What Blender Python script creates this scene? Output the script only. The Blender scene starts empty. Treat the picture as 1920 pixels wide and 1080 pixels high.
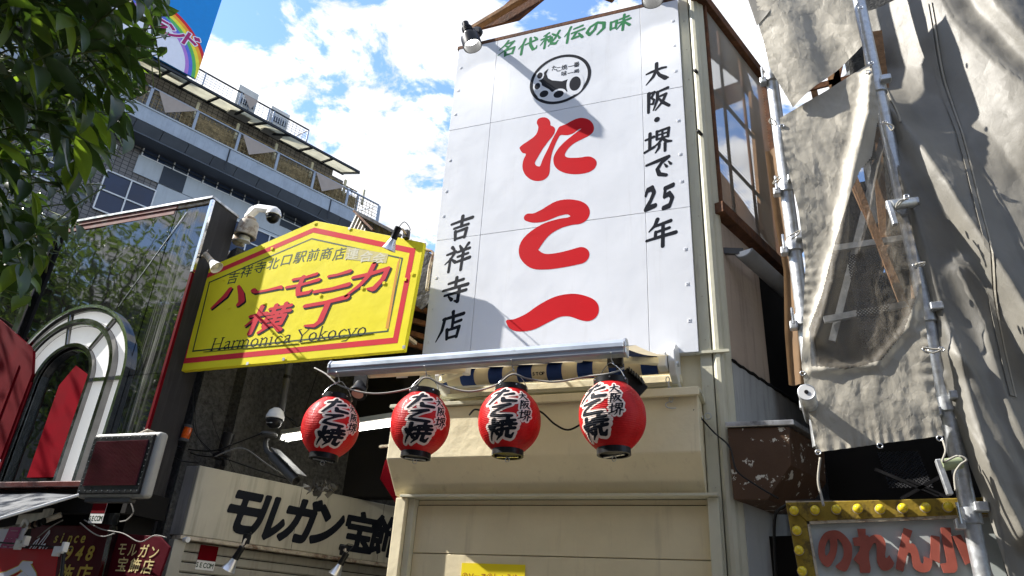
import bpy, bmesh, math, random
import numpy as np
from mathutils import Vector, Matrix

random.seed(7); rng = np.random.default_rng(7)
SC = bpy.context.scene
COL = SC.collection

# ------------------------------------------------------------------ camera
FPX = 1335.0                                   # focal length in pixels of a 1920 wide picture
def _n(v):
    v = np.array(v, float); return v / np.linalg.norm(v)
_Z = _n((177, 2740, -FPX)); _X = _n((3806, 407, FPX)); _X = _n(_X - _Z * (_X @ _Z)); _Y = np.cross(_Z, _X)
CAMP = np.array([0, 0, 1.6]); ROT = np.array([_X, _Y, _Z])
cam = bpy.data.cameras.new('camera'); camo = bpy.data.objects.new('camera', cam); COL.objects.link(camo)
cam.sensor_width = 36.0; cam.lens = FPX / 1920 * 36.0; cam.clip_start = 0.05; cam.clip_end = 2000
mw = Matrix.Identity(4)
for i in range(3):
    for j in range(3): mw[i][j] = ROT[i, j]
mw[0][3], mw[1][3], mw[2][3] = CAMP
camo.matrix_world = mw
SC.camera = camo

# ------------------------------------------------------------------ light
SUNV = _n((-1.58, -0.45, 1.5))                  # towards the sun
sun = bpy.data.lights.new('sun', 'SUN'); suno = bpy.data.objects.new('sun', sun); COL.objects.link(suno)
sun.energy = 5.0; sun.angle = math.radians(0.53); sun.color = (1.0, 0.955, 0.89)
suno.rotation_euler = Vector(SUNV).to_track_quat('Z', 'Y').to_euler(); suno.location = (-20, -8, 30)

W = bpy.data.worlds.new('World'); SC.world = W; W.use_nodes = True
nt = W.node_tree; nt.nodes.clear()
def wn(t, **k):
    n = nt.nodes.new(t)
    for a, b in k.items(): setattr(n, a, b)
    return n
out = wn('ShaderNodeOutputWorld'); bg = wn('ShaderNodeBackground'); sky = wn('ShaderNodeTexSky')
sky.sky_type = 'NISHITA'; sky.sun_disc = False
sky.sun_elevation = math.asin(SUNV[2]); sky.sun_rotation = math.atan2(SUNV[0], SUNV[1])
sky.air_density = 1.3; sky.dust_density = 0.4; sky.ozone_density = 1.5
tc = wn('ShaderNodeTexCoord'); sep = wn('ShaderNodeSeparateXYZ'); nt.links.new(tc.outputs['Generated'], sep.inputs[0])
mx = wn('ShaderNodeMath', operation='ADD'); mx.inputs[1].default_value = 0.12; nt.links.new(sep.outputs[2], mx.inputs[0])
mm = wn('ShaderNodeMath', operation='MAXIMUM'); mm.inputs[1].default_value = 0.08; nt.links.new(mx.outputs[0], mm.inputs[0])
dv = wn('ShaderNodeVectorMath', operation='SCALE'); iv = wn('ShaderNodeMath', operation='DIVIDE'); iv.inputs[0].default_value = 1.0
nt.links.new(mm.outputs[0], iv.inputs[1]); nt.links.new(tc.outputs['Generated'], dv.inputs[0]); nt.links.new(iv.outputs[0], dv.inputs['Scale'])
mp = wn('ShaderNodeMapping'); mp.inputs['Location'].default_value = (3.1, 1.7, 0.4); mp.inputs['Scale'].default_value = (1, 1, 0.25); nt.links.new(dv.outputs[0], mp.inputs[0])
n1 = wn('ShaderNodeTexNoise'); n1.inputs['Scale'].default_value = 5.2; n1.inputs['Detail'].default_value = 12; n1.inputs['Roughness'].default_value = 0.62; n1.inputs['Distortion'].default_value = 0.25
n2 = wn('ShaderNodeTexNoise'); n2.inputs['Scale'].default_value = 1.3; n2.inputs['Detail'].default_value = 3
nt.links.new(mp.outputs[0], n1.inputs['Vector']); nt.links.new(mp.outputs[0], n2.inputs['Vector'])
ad = wn('ShaderNodeMath', operation='MULTIPLY_ADD'); ad.inputs[1].default_value = 0.28
nt.links.new(n2.outputs[0], ad.inputs[0]); nt.links.new(n1.outputs[0], ad.inputs[2])
cr = wn('ShaderNodeValToRGB'); cr.color_ramp.elements[0].position = 0.605; cr.color_ramp.elements[1].position = 0.69
cr.color_ramp.interpolation = 'EASE'
nt.links.new(ad.outputs[0], cr.inputs[0])
skm = wn('ShaderNodeMix', data_type='RGBA', blend_type='MULTIPLY'); skm.inputs[0].default_value = 1.0
skm.inputs[7].default_value = (1.3, 1.5, 1.85, 1); nt.links.new(sky.outputs[0], skm.inputs[6])
cm = wn('ShaderNodeMix', data_type='RGBA'); cm.inputs[7].default_value = (9.0, 9.1, 9.4, 1)
n3 = wn('ShaderNodeTexNoise'); n3.inputs['Scale'].default_value = 9; n3.inputs['Detail'].default_value = 8; nt.links.new(mp.outputs[0], n3.inputs['Vector'])
m3 = wn('ShaderNodeMapRange'); m3.inputs[1].default_value = 0.35; m3.inputs[2].default_value = 0.6; m3.inputs[3].default_value = 0.72; m3.inputs[4].default_value = 1.06; nt.links.new(n3.outputs[0], m3.inputs[0])
v3 = wn('ShaderNodeVectorMath', operation='SCALE'); v3.inputs[0].default_value = (8.2, 8.3, 8.6); nt.links.new(m3.outputs[0], v3.inputs['Scale']); nt.links.new(v3.outputs[0], cm.inputs[7])
nt.links.new(cr.outputs[0], cm.inputs[0]); nt.links.new(skm.outputs[2], cm.inputs[6])
nt.links.new(cm.outputs[2], bg.inputs[0]); bg.inputs[1].default_value = 0.08
nt.links.new(bg.outputs[0], out.inputs[0])
SC.view_settings.view_transform = 'Standard'; SC.view_settings.look = 'None'; SC.view_settings.exposure = 1.15; SC.view_settings.gamma = 1.0
SC.render.engine = 'CYCLES'; SC.cycles.max_bounces = 8; SC.cycles.transparent_max_bounces = 12

# ------------------------------------------------------------------ measuring helpers
def ray(px, py): return ROT @ np.array([px - 960, 540 - py, -FPX])
def P(px, py, y):
    d = ray(px, py); return CAMP + d * (y / d[1])
def PX(px, py, x):
    d = ray(px, py); return CAMP + d * (x / d[0])
def PZ(px, py, z):
    d = ray(px, py); return CAMP + d * ((z - 1.6) / d[2])
def PN(px, py, o, nn):
    d = ray(px, py); return CAMP + d * (((np.array(o) - CAMP) @ nn) / (d @ nn))
def proj(p):
    c = ROT.T @ (np.array(p, float) - CAMP); return (960 + c[0] / -c[2] * FPX, 540 - c[1] / -c[2] * FPX)
D2 = np.array([0.363, 0.9318, 0.0]); N2 = np.array([0.9318, -0.363, 0.0])
D3 = ROT @ np.array([1492, -746, -FPX]); D3[2] = 0; D3 = _n(D3); N3 = np.array([D3[1], -D3[0], 0.0])

class Frame:
    """a vertical plane: s along u, z up, d out of it"""
    def __init__(s, o, u, nn): s.o = np.array(o, float); s.u = np.array(u, float); s.n = np.array(nn, float)
    def p(s, a, z, d=0.0):
        q = s.o + s.u * a + s.n * d; return np.array([q[0], q[1], z])
    def px(s, x, y, d=0.0):
        q = PN(x, y, s.o + s.n * d, s.n); return float((q - s.o) @ s.u), float(q[2])

# ------------------------------------------------------------------ materials
MATS = {}
def M(name, col, rough=0.6, metal=0.0, var=0.12, scale=5.0, bump=0.0, bscale=80.0, dirt=0.0, dirtcol=(0.06, 0.05, 0.04), streak=False,
      dlo=0.5, dhi=0.68, dscale=4.0, emit=None, estr=0.0, trans=0.0, coat=0.0, alpha=1.0, spec=0.22):
    if name in MATS: return MATS[name]
    m = bpy.data.materials.new(name); m.use_nodes = True; t = m.node_tree; nodes = t.nodes; L = t.links
    b = nodes['Principled BSDF']; b.inputs['Roughness'].default_value = rough; b.inputs['Metallic'].default_value = metal
    b.inputs['Specular IOR Level'].default_value = spec
    if coat: b.inputs['Coat Weight'].default_value = coat; b.inputs['Coat Roughness'].default_value = 0.08
    if emit: b.inputs['Emission Color'].default_value = (*emit, 1); b.inputs['Emission Strength'].default_value = estr
    if alpha < 1: b.inputs['Alpha'].default_value = alpha
    geo = nodes.new('ShaderNodeNewGeometry'); pos = geo.outputs['Position']
    nz = nodes.new('ShaderNodeTexNoise'); nz.inputs['Scale'].default_value = scale; nz.inputs['Detail'].default_value = 6; nz.inputs['Roughness'].default_value = 0.6; L.new(pos, nz.inputs['Vector'])
    mr = nodes.new('ShaderNodeMapRange'); mr.inputs[1].default_value = 0.3; mr.inputs[2].default_value = 0.7; mr.inputs[3].default_value = 1 - var; mr.inputs[4].default_value = 1 + var * 0.6
    L.new(nz.outputs[0], mr.inputs[0])
    vm = nodes.new('ShaderNodeVectorMath'); vm.operation = 'SCALE'; vm.inputs[0].default_value = col; L.new(mr.outputs[0], vm.inputs['Scale'])
    cur = vm.outputs[0]
    if dirt:
        mp = nodes.new('ShaderNodeMapping'); mp.inputs['Scale'].default_value = (dscale * (4 if streak else 1), dscale * (4 if streak else 1), dscale * (0.35 if streak else 1)); L.new(pos, mp.inputs[0])
        dn = nodes.new('ShaderNodeTexNoise'); dn.inputs['Scale'].default_value = 1.0; dn.inputs['Detail'].default_value = 8; dn.inputs['Roughness'].default_value = 0.65; L.new(mp.outputs[0], dn.inputs['Vector'])
        dr = nodes.new('ShaderNodeMapRange'); dr.inputs[1].default_value = dlo; dr.inputs[2].default_value = dhi; dr.inputs[3].default_value = 0; dr.inputs[4].default_value = dirt; L.new(dn.outputs[0], dr.inputs[0])
        mi = nodes.new('ShaderNodeMix'); mi.data_type = 'RGBA'; L.new(dr.outputs[0], mi.inputs[0]); L.new(cur, mi.inputs[6]); mi.inputs[7].default_value = (*dirtcol, 1); cur = mi.outputs[2]
    L.new(cur, b.inputs['Base Color'])
    rr = nodes.new('ShaderNodeMapRange'); rr.inputs[1].default_value = 0.3; rr.inputs[2].default_value = 0.7; rr.inputs[3].default_value = max(0.02, rough - 0.08); rr.inputs[4].default_value = min(1, rough + 0.1)
    L.new(nz.outputs[0], rr.inputs[0]); L.new(rr.outputs[0], b.inputs['Roughness'])
    if bump:
        bn = nodes.new('ShaderNodeTexNoise'); bn.inputs['Scale'].default_value = bscale; bn.inputs['Detail'].default_value = 5; L.new(pos, bn.inputs['Vector'])
        bp = nodes.new('ShaderNodeBump'); bp.inputs['Strength'].default_value = bump; bp.inputs['Distance'].default_value = 0.6 / bscale; L.new(bn.outputs[0], bp.inputs['Height']); L.new(bp.outputs[0], b.inputs['Normal'])
    if trans:
        tr = nodes.new('ShaderNodeBsdfTranslucent'); L.new(cur, tr.inputs[0]); ms = nodes.new('ShaderNodeMixShader'); ms.inputs[0].default_value = trans
        L.new(b.outputs[0], ms.inputs[1]); L.new(tr.outputs[0], ms.inputs[2]); L.new(ms.outputs[0], nodes['Material Output'].inputs[0])
    MATS[name] = m; return m

def links(m): return m.node_tree.nodes, m.node_tree.links

m_sign = M('sign_white', (0.74, 0.76, 0.79), 0.42, var=0.03, scale=2.5, bump=0.03, bscale=2.2, dirt=0.25, dirtcol=(0.45, 0.44, 0.42), streak=True, dlo=0.55, dhi=0.8, dscale=3)
m_red = M('print_red', (0.56, 0.006, 0.012), 0.6, spec=0.1, var=0.05)
m_blk = M('print_black', (0.012, 0.014, 0.02), 0.6, spec=0.1, var=0.1)
m_grn = M('print_green', (0.045, 0.22, 0.085), 0.6, spec=0.1, var=0.1)
m_beige = M('beige_paint', (0.72, 0.63, 0.42), 0.5, var=0.08, scale=3, bump=0.08, bscale=25, dirt=0.35, dirtcol=(0.28, 0.22, 0.14), streak=True, dlo=0.56, dhi=0.8, dscale=3)
m_cream = M('cream_paint', (0.82, 0.73, 0.50), 0.5, var=0.07, scale=3, bump=0.12, bscale=9, dirt=0.45, dirtcol=(0.34, 0.27, 0.16), streak=True, dlo=0.57, dhi=0.8, dscale=4)
m_pillar = M('pillar_cream', (0.58, 0.56, 0.43), 0.5, var=0.08, scale=4, bump=0.1, bscale=18, dirt=0.45, dirtcol=(0.24, 0.19, 0.12), streak=True, dlo=0.58, dhi=0.75, dscale=4)
m_sidewall = M('side_wall_paint', (0.46, 0.37, 0.29), 0.8, var=0.12, scale=2, bump=0.15, bscale=30, dirt=0.4, streak=True, dlo=0.52, dhi=0.75)
m_sidewall2 = M('side_wall_grey', (0.42, 0.43, 0.42), 0.8, var=0.12, scale=2, bump=0.15, bscale=30, dirt=0.4, streak=True, dlo=0.5, dhi=0.75)
m_yel = M('sign_yellow', (0.90, 0.78, 0.03), 0.6, spec=0.1, var=0.05, scale=3, bump=0.04, bscale=6, dirt=0.25, dirtcol=(0.5, 0.38, 0.05), dlo=0.6, dhi=0.8, dscale=6)
m_yred = M('yellow_sign_red', (0.68, 0.035, 0.05), 0.6, spec=0.1, var=0.1)
m_ygrn = M('yellow_sign_line', (0.03, 0.06, 0.03), 0.5, var=0.1)
m_oldpaper = M('faded_sticker', (0.62, 0.54, 0.22), 0.6, var=0.15, scale=30)
m_ghost = M('faded_letters', (0.70, 0.66, 0.48), 0.6, var=0.1)
m_steel = M('steel', (0.62, 0.63, 0.64), 0.28, 1.0, var=0.1, scale=12, dirt=0.4, dirtcol=(0.25, 0.23, 0.2), dlo=0.55, dhi=0.75, dscale=9)
m_chrome = M('chrome', (0.75, 0.74, 0.72), 0.12, 1.0, var=0.1, scale=8, bump=0.05, bscale=30)
m_darkchrome = M('dark_chrome', (0.28, 0.27, 0.26), 0.16, 1.0, var=0.2, scale=8, bump=0.05, bscale=20)
m_galv = M('galvanised_pipe', (0.56, 0.58, 0.59), 0.42, 0.75, var=0.25, scale=25, dirt=0.5, dirtcol=(0.3, 0.28, 0.24), dlo=0.5, dhi=0.7, dscale=14)
m_alu = M('awning_aluminium', (0.40, 0.45, 0.52), 0.38, 0.35, var=0.1, scale=6, dirt=0.5, dirtcol=(0.12, 0.11, 0.1), streak=False, dlo=0.58, dhi=0.72, dscale=12)
m_bplast = M('black_plastic', (0.012, 0.012, 0.013), 0.35, var=0.2, scale=20)
m_bmetal = M('black_metal', (0.02, 0.02, 0.022), 0.4, 0.3, var=0.3, scale=15)
m_wplast = M('white_plastic', (0.75, 0.75, 0.73), 0.35, var=0.06, scale=15, coat=0.3)
m_greyplast = M('grey_plastic', (0.09, 0.09, 0.09), 0.45, var=0.15)
m_dkgrey = M('dark_grey_plastic', (0.07, 0.07, 0.07), 0.5, var=0.2)
m_rust = M('rusty_enamel', (0.52, 0.46, 0.36), 0.6, var=0.15, scale=10, dirt=0.9, dirtcol=(0.13, 0.06, 0.03), dlo=0.46, dhi=0.62, dscale=9, bump=0.2, bscale=60)
m_wood = M('dark_wood', (0.15, 0.065, 0.03), 0.75, var=0.45, scale=14, bump=0.4, bscale=40, dirt=0.6, dirtcol=(0.03, 0.015, 0.01), dlo=0.45, dhi=0.7, dscale=8)
m_woodlt = M('weathered_wood', (0.30, 0.17, 0.085), 0.8, var=0.4, scale=18, bump=0.4, bscale=50)
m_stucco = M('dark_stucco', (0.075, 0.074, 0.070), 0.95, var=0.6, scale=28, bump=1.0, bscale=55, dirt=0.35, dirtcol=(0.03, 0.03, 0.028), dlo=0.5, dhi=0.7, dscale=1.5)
m_void = M('shade_black', (0.012, 0.011, 0.010), 0.9, var=0.3)  # near-black colour holds the shade of gaps, recesses and unlit interiors
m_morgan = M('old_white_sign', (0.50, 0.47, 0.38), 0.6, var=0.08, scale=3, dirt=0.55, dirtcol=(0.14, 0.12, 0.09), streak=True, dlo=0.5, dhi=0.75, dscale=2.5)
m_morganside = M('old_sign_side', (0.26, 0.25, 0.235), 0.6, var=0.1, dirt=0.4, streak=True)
m_shutter = M('shutter_slat', (0.40, 0.385, 0.33), 0.55, 0.1, var=0.1, dirt=0.4, dirtcol=(0.12, 0.1, 0.08), streak=True, dlo=0.5, dhi=0.75)
m_maroon = M('maroon_panel', (0.085, 0.004, 0.011), 0.5, var=0.2, spec=0.08)
m_redpan = M('red_panel', (0.13, 0.0015, 0.006), 0.6, var=0.2, spec=0.04)
m_redcurt = M('red_backing', (0.24, 0.002, 0.010), 0.8, spec=0.03, var=0.2, scale=3)
m_gold = M('gold_lettering', (0.60, 0.46, 0.06), 0.5, var=0.1)
m_goldw = M('cream_lettering', (0.72, 0.60, 0.28), 0.5, var=0.1)
m_opal = M('opal_panel', (0.80, 0.80, 0.77), 0.35, var=0.05, scale=3, dirt=0.15, dirtcol=(0.35, 0.34, 0.3), streak=True)
m_opalit = M('lit_opal_panel', (0.80, 0.80, 0.77), 0.35, var=0.05, scale=3, emit=(1.0, 0.99, 0.95), estr=0.16)
m_flag = M('red_banner', (0.48, 0.006, 0.012), 0.6, var=0.15)
m_cable_g = M('grey_cable', (0.28, 0.27, 0.25), 0.6)
m_cable_b = M('black_cable', (0.012, 0.012, 0.012), 0.5)
m_rope = M('rope', (0.35, 0.33, 0.28), 0.9)
m_brown = M('brown_enamel', (0.085, 0.048, 0.028), 0.5, var=0.15, scale=3, dirt=0.95, dirtcol=(0.58, 0.56, 0.48), dlo=0.60, dhi=0.61, dscale=11, bump=0.1, bscale=20)
m_capmetal = M('weathered_cap', (0.55, 0.56, 0.56), 0.35, 0.8, var=0.3, scale=14, dirt=0.7, dirtcol=(0.1, 0.1, 0.1), dlo=0.5, dhi=0.65, dscale=10)
m_orange = M('orange_lens', (0.85, 0.13, 0.01), 0.25, var=0.2, scale=60, coat=0.5, trans=0.3)
m_tube = M('lit_tube', (1, 1, 1), 0.4, emit=(1.0, 0.98, 0.92), estr=6.0)
m_lens = M('lit_lens', (1, 1, 1), 0.4, emit=(1.0, 0.99, 0.95), estr=5.0)
m_bulb = M('yellow_bulb', (0.80, 0.62, 0.03), 0.2, var=0.06, coat=0.8, trans=0.15)
m_yframe = M('yellow_frame', (0.30, 0.21, 0.03), 0.5, var=0.3, scale=12, dirt=0.8, dirtcol=(0.05, 0.035, 0.02), dlo=0.5, dhi=0.62, dscale=12, bump=0.2, bscale=60)
m_pinkl = M('pink_acrylic', (0.32, 0.085, 0.06), 0.4, var=0.25, scale=6, coat=0.1)
m_silver = M('silver_reflector', (0.62, 0.62, 0.62), 0.3, 0.9, var=0.1)
m_blue = M('awning_blue', (0.02, 0.05, 0.19), 0.75, var=0.1, bump=0.15, bscale=150)
m_canvas = M('awning_cream', (0.70, 0.62, 0.45), 0.8, var=0.06, bump=0.1, bscale=150, trans=0.35)
m_lantern = M('lantern_red', (0.68, 0.014, 0.016), 0.45, var=0.35, scale=9, trans=0.25, bump=0.25, bscale=45, coat=0.12, dirt=0.35, dirtcol=(0.40, 0.03, 0.02), dlo=0.5, dhi=0.7, dscale=9)
m_lwhite = M('lantern_white', (0.80, 0.66, 0.58), 0.5, var=0.06)
m_asphalt = M('asphalt', (0.05, 0.05, 0.05), 0.9, bump=0.3, bscale=120)
m_pave = M('pavement', (0.36, 0.34, 0.30), 0.85, var=0.2)
m_bark = M('bark', (0.09, 0.07, 0.05), 0.9, var=0.4, scale=25, bump=0.5, bscale=60)
m_twig = M('twig', (0.10, 0.13, 0.04), 0.7, var=0.3)
m_farwhite = M('far_white_panel', (0.40, 0.44, 0.48), 0.5, var=0.1, scale=1.0, dirt=0.35, dirtcol=(0.2, 0.21, 0.22), streak=True, dlo=0.5, dhi=0.75, dscale=1.2)
m_farledge = M('far_ledge', (0.33, 0.38, 0.45), 0.5, var=0.15, scale=2.5, dirt=0.3, dirtcol=(0.2, 0.22, 0.25), streak=True)
m_fardark = M('far_dark_strip', (0.085, 0.10, 0.125), 0.5, var=0.15, scale=2)
m_farnavy = M('far_navy_panel', (0.035, 0.045, 0.062), 0.5, var=0.1)
m_farframe = M('far_white_frame', (0.62, 0.64, 0.66), 0.4, var=0.05)
m_farblack = M('far_black_steel', (0.025, 0.03, 0.038), 0.5)
m_farpost = M('far_grey_post', (0.30, 0.34, 0.40), 0.4, 0.3)
m_farfence = M('bamboo_fence', (0.34, 0.26, 0.14), 0.8, var=0.5, scale=8, dirt=0.5, dirtcol=(0.06, 0.05, 0.03), dlo=0.4, dhi=0.6, dscale=3)
m_sail = M('beige_sail', (0.36, 0.31, 0.28), 0.85, var=0.08)
m_canopy = M('canopy_sheet', (0.72, 0.70, 0.60), 0.5, var=0.25, scale=1.2, trans=0.8)
m_acbox = M('ac_box', (0.52, 0.52, 0.50), 0.6)
m_farglass = M('far_glass', (0.03, 0.045, 0.085), 0.12, var=0.2, scale=1)
m_bblue = M('billboard_blue', (0.01, 0.23, 0.62), 0.5, var=0.05)
m_bwhite = M('billboard_white', (0.72, 0.74, 0.84), 0.5, var=0.05)
m_bplum = M('billboard_plum', (0.36, 0.02, 0.14), 0.5)
m_corr = M('corrugated_iron', (0.34, 0.33, 0.31), 0.5, 0.3, var=0.2, scale=6, dirt=0.6, dirtcol=(0.12, 0.07, 0.04), dlo=0.5, dhi=0.65, dscale=5)
m_tarp = M('black_tarp', (0.03, 0.03, 0.032), 0.35, var=0.2, bump=0.3, bscale=12)
m_bag = M('plastic_bag', (0.13, 0.125, 0.11), 0.35, var=0.2, bump=0.6, bscale=30)
m_yposter = M('yellow_poster', (0.85, 0.68, 0.02), 0.5, var=0.04)
m_trimred = M('weathered_red_trim', (0.20, 0.06, 0.045), 0.6, var=0.3, scale=10, dirt=0.7, dirtcol=(0.30, 0.24, 0.2), dlo=0.5, dhi=0.68, dscale=8)
m_sideblack = M('rain_stained_black', (0.028, 0.026, 0.026), 0.6, var=0.3, scale=3, dirt=0.35, dirtcol=(0.10, 0.09, 0.085), streak=True, dlo=0.5, dhi=0.75)

def brick_tex(name, c1, c2, mortar, sx, sz, frame_u):
    m = M(name, c1, 0.6); nodes, L = links(m); b = nodes['Principled BSDF']
    geo = nodes.new('ShaderNodeNewGeometry')
    du = nodes.new('ShaderNodeVectorMath'); du.operation = 'DOT_PRODUCT'; du.inputs[1].default_value = tuple(frame_u); L.new(geo.outputs['Position'], du.inputs[0])
    sp = nodes.new('ShaderNodeSeparateXYZ'); L.new(geo.outputs['Position'], sp.inputs[0])
    cb = nodes.new('ShaderNodeCombineXYZ'); L.new(du.outputs['Value'], cb.inputs[0]); L.new(sp.outputs[2], cb.inputs[1])
    br = nodes.new('ShaderNodeTexBrick'); br.offset = 0; br.inputs['Color1'].default_value = (*c1, 1); br.inputs['Color2'].default_value = (*c2, 1); br.inputs['Mortar'].default_value = (*mortar, 1)
    br.inputs['Scale'].default_value = 1; br.inputs['Brick Width'].default_value = sx; br.inputs['Row Height'].default_value = sz; br.inputs['Mortar Size'].default_value = 0.012
    L.new(cb.outputs[0], br.inputs['Vector']); L.new(br.outputs[0], b.inputs['Base Color'])
    return m
m_fartile = brick_tex('far_tiles', (0.17, 0.165, 0.165), (0.13, 0.125, 0.125), (0.03, 0.03, 0.035), 0.22, 0.16, D3)

def glass_dark():
    m = M('dark_mirror_glass', (0.008, 0.009, 0.008), 0.04, var=0.2, scale=2); nodes, L = links(m); b = nodes['Principled BSDF']
    b.inputs['Specular IOR Level'].default_value = 0.5; b.inputs['IOR'].default_value = 1.85
    for l in list(b.inputs['Roughness'].links): L.remove(l)
    b.inputs['Roughness'].default_value = 0.03
    # rain scratches: pale vertical streaks that dull the glass, strongest in one run-off band
    geo = nodes.new('ShaderNodeNewGeometry')
    mp = nodes.new('ShaderNodeMapping'); mp.inputs['Scale'].default_value = (38, 1, 0.35); L.new(geo.outputs['Position'], mp.inputs[0])
    nz = nodes.new('ShaderNodeTexNoise'); nz.inputs['Scale'].default_value = 1; nz.inputs['Detail'].default_value = 9; nz.inputs['Roughness'].default_value = 0.75; L.new(mp.outputs[0], nz.inputs['Vector'])
    sp = nodes.new('ShaderNodeSeparateXYZ'); L.new(geo.outputs['Position'], sp.inputs[0])
    wv = nodes.new('ShaderNodeMapRange'); wv.interpolation_type = 'SMOOTHSTEP'; wv.inputs[1].default_value = 0.0; wv.inputs[2].default_value = 0.20; wv.inputs[3].default_value = 1; wv.inputs[4].default_value = 0
    sb = nodes.new('ShaderNodeMath'); sb.operation = 'ADD'; sb.inputs[1].default_value = 5.27; L.new(sp.outputs[0], sb.inputs[0])
    ab = nodes.new('ShaderNodeMath'); ab.operation = 'ABSOLUTE'; L.new(sb.outputs[0], ab.inputs[0]); L.new(ab.outputs[0], wv.inputs[0])
    r = nodes.new('ShaderNodeMapRange'); r.inputs[1].default_value = 0.48; r.inputs[2].default_value = 0.66; r.inputs[3].default_value = 0.02; r.inputs[4].default_value = 0.75; L.new(nz.outputs[0], r.inputs[0])
    sc = nodes.new('ShaderNodeMath'); sc.operation = 'MULTIPLY_ADD'; sc.inputs[1].default_value = 1.0; sc.inputs[2].default_value = 0.03; L.new(wv.outputs[0], sc.inputs[0])
    f = nodes.new('ShaderNodeMath'); f.operation = 'MULTIPLY'; L.new(r.outputs[0], f.inputs[0]); L.new(sc.outputs[0], f.inputs[1])
    df = nodes.new('ShaderNodeBsdfDiffuse'); df.inputs[0].default_value = (0.42, 0.41, 0.38, 1)
    ms = nodes.new('ShaderNodeMixShader'); L.new(f.outputs[0], ms.inputs[0]); L.new(b.outputs[0], ms.inputs[1]); L.new(df.outputs[0], ms.inputs[2])
    L.new(ms.outputs[0], nodes['Material Output'].inputs[0])
    bn = nodes.new('ShaderNodeTexNoise'); bn.inputs['Scale'].default_value = 1.6; L.new(geo.outputs['Position'], bn.inputs['Vector'])
    bp = nodes.new('ShaderNodeBump'); bp.inputs['Strength'].default_value = 0.05; bp.inputs['Distance'].default_value = 0.1; L.new(bn.outputs[0], bp.inputs['Height']); L.new(bp.outputs[0], b.inputs['Normal'])
    return m
m_mirror = glass_dark()

def leafmat(name, col, tcol, tr):
    m = bpy.data.materials.new(name); m.use_nodes = True; nodes, L = links(m); b = nodes['Principled BSDF']; b.inputs['Roughness'].default_value = 0.38
    oi = nodes.new('ShaderNodeObjectInfo'); geo = nodes.new('ShaderNodeNewGeometry')
    nz = nodes.new('ShaderNodeTexNoise'); nz.inputs['Scale'].default_value = 9; L.new(geo.outputs['Position'], nz.inputs['Vector'])
    ad = nodes.new('ShaderNodeMath'); ad.operation = 'MULTIPLY_ADD'; ad.inputs[1].default_value = 0.5; L.new(oi.outputs['Random'], ad.inputs[0]); L.new(nz.outputs[0], ad.inputs[2])
    mr = nodes.new('ShaderNodeMapRange'); mr.inputs[1].default_value = 0.3; mr.inputs[2].default_value = 1.2; mr.inputs[3].default_value = 0.55; mr.inputs[4].default_value = 1.6; L.new(ad.outputs[0], mr.inputs[0])
    v = nodes.new('ShaderNodeVectorMath'); v.operation = 'SCALE'; v.inputs[0].default_value = col; L.new(mr.outputs[0], v.inputs['Scale']); L.new(v.outputs[0], b.inputs['Base Color'])
    t = nodes.new('ShaderNodeBsdfTranslucent'); t.inputs[0].default_value = (*tcol, 1)
    ms = nodes.new('ShaderNodeMixShader'); ms.inputs[0].default_value = tr; L.new(b.outputs[0], ms.inputs[1]); L.new(t.outputs[0], ms.inputs[2]); L.new(ms.outputs[0], nodes['Material Output'].inputs[0])
    return m
m_leaf = leafmat('leaf', (0.036, 0.064, 0.020), (0.07, 0.14, 0.012), 0.26)
m_leaf2 = leafmat('leaf_young', (0.055, 0.10, 0.018), (0.28, 0.44, 0.03), 0.42)

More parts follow.
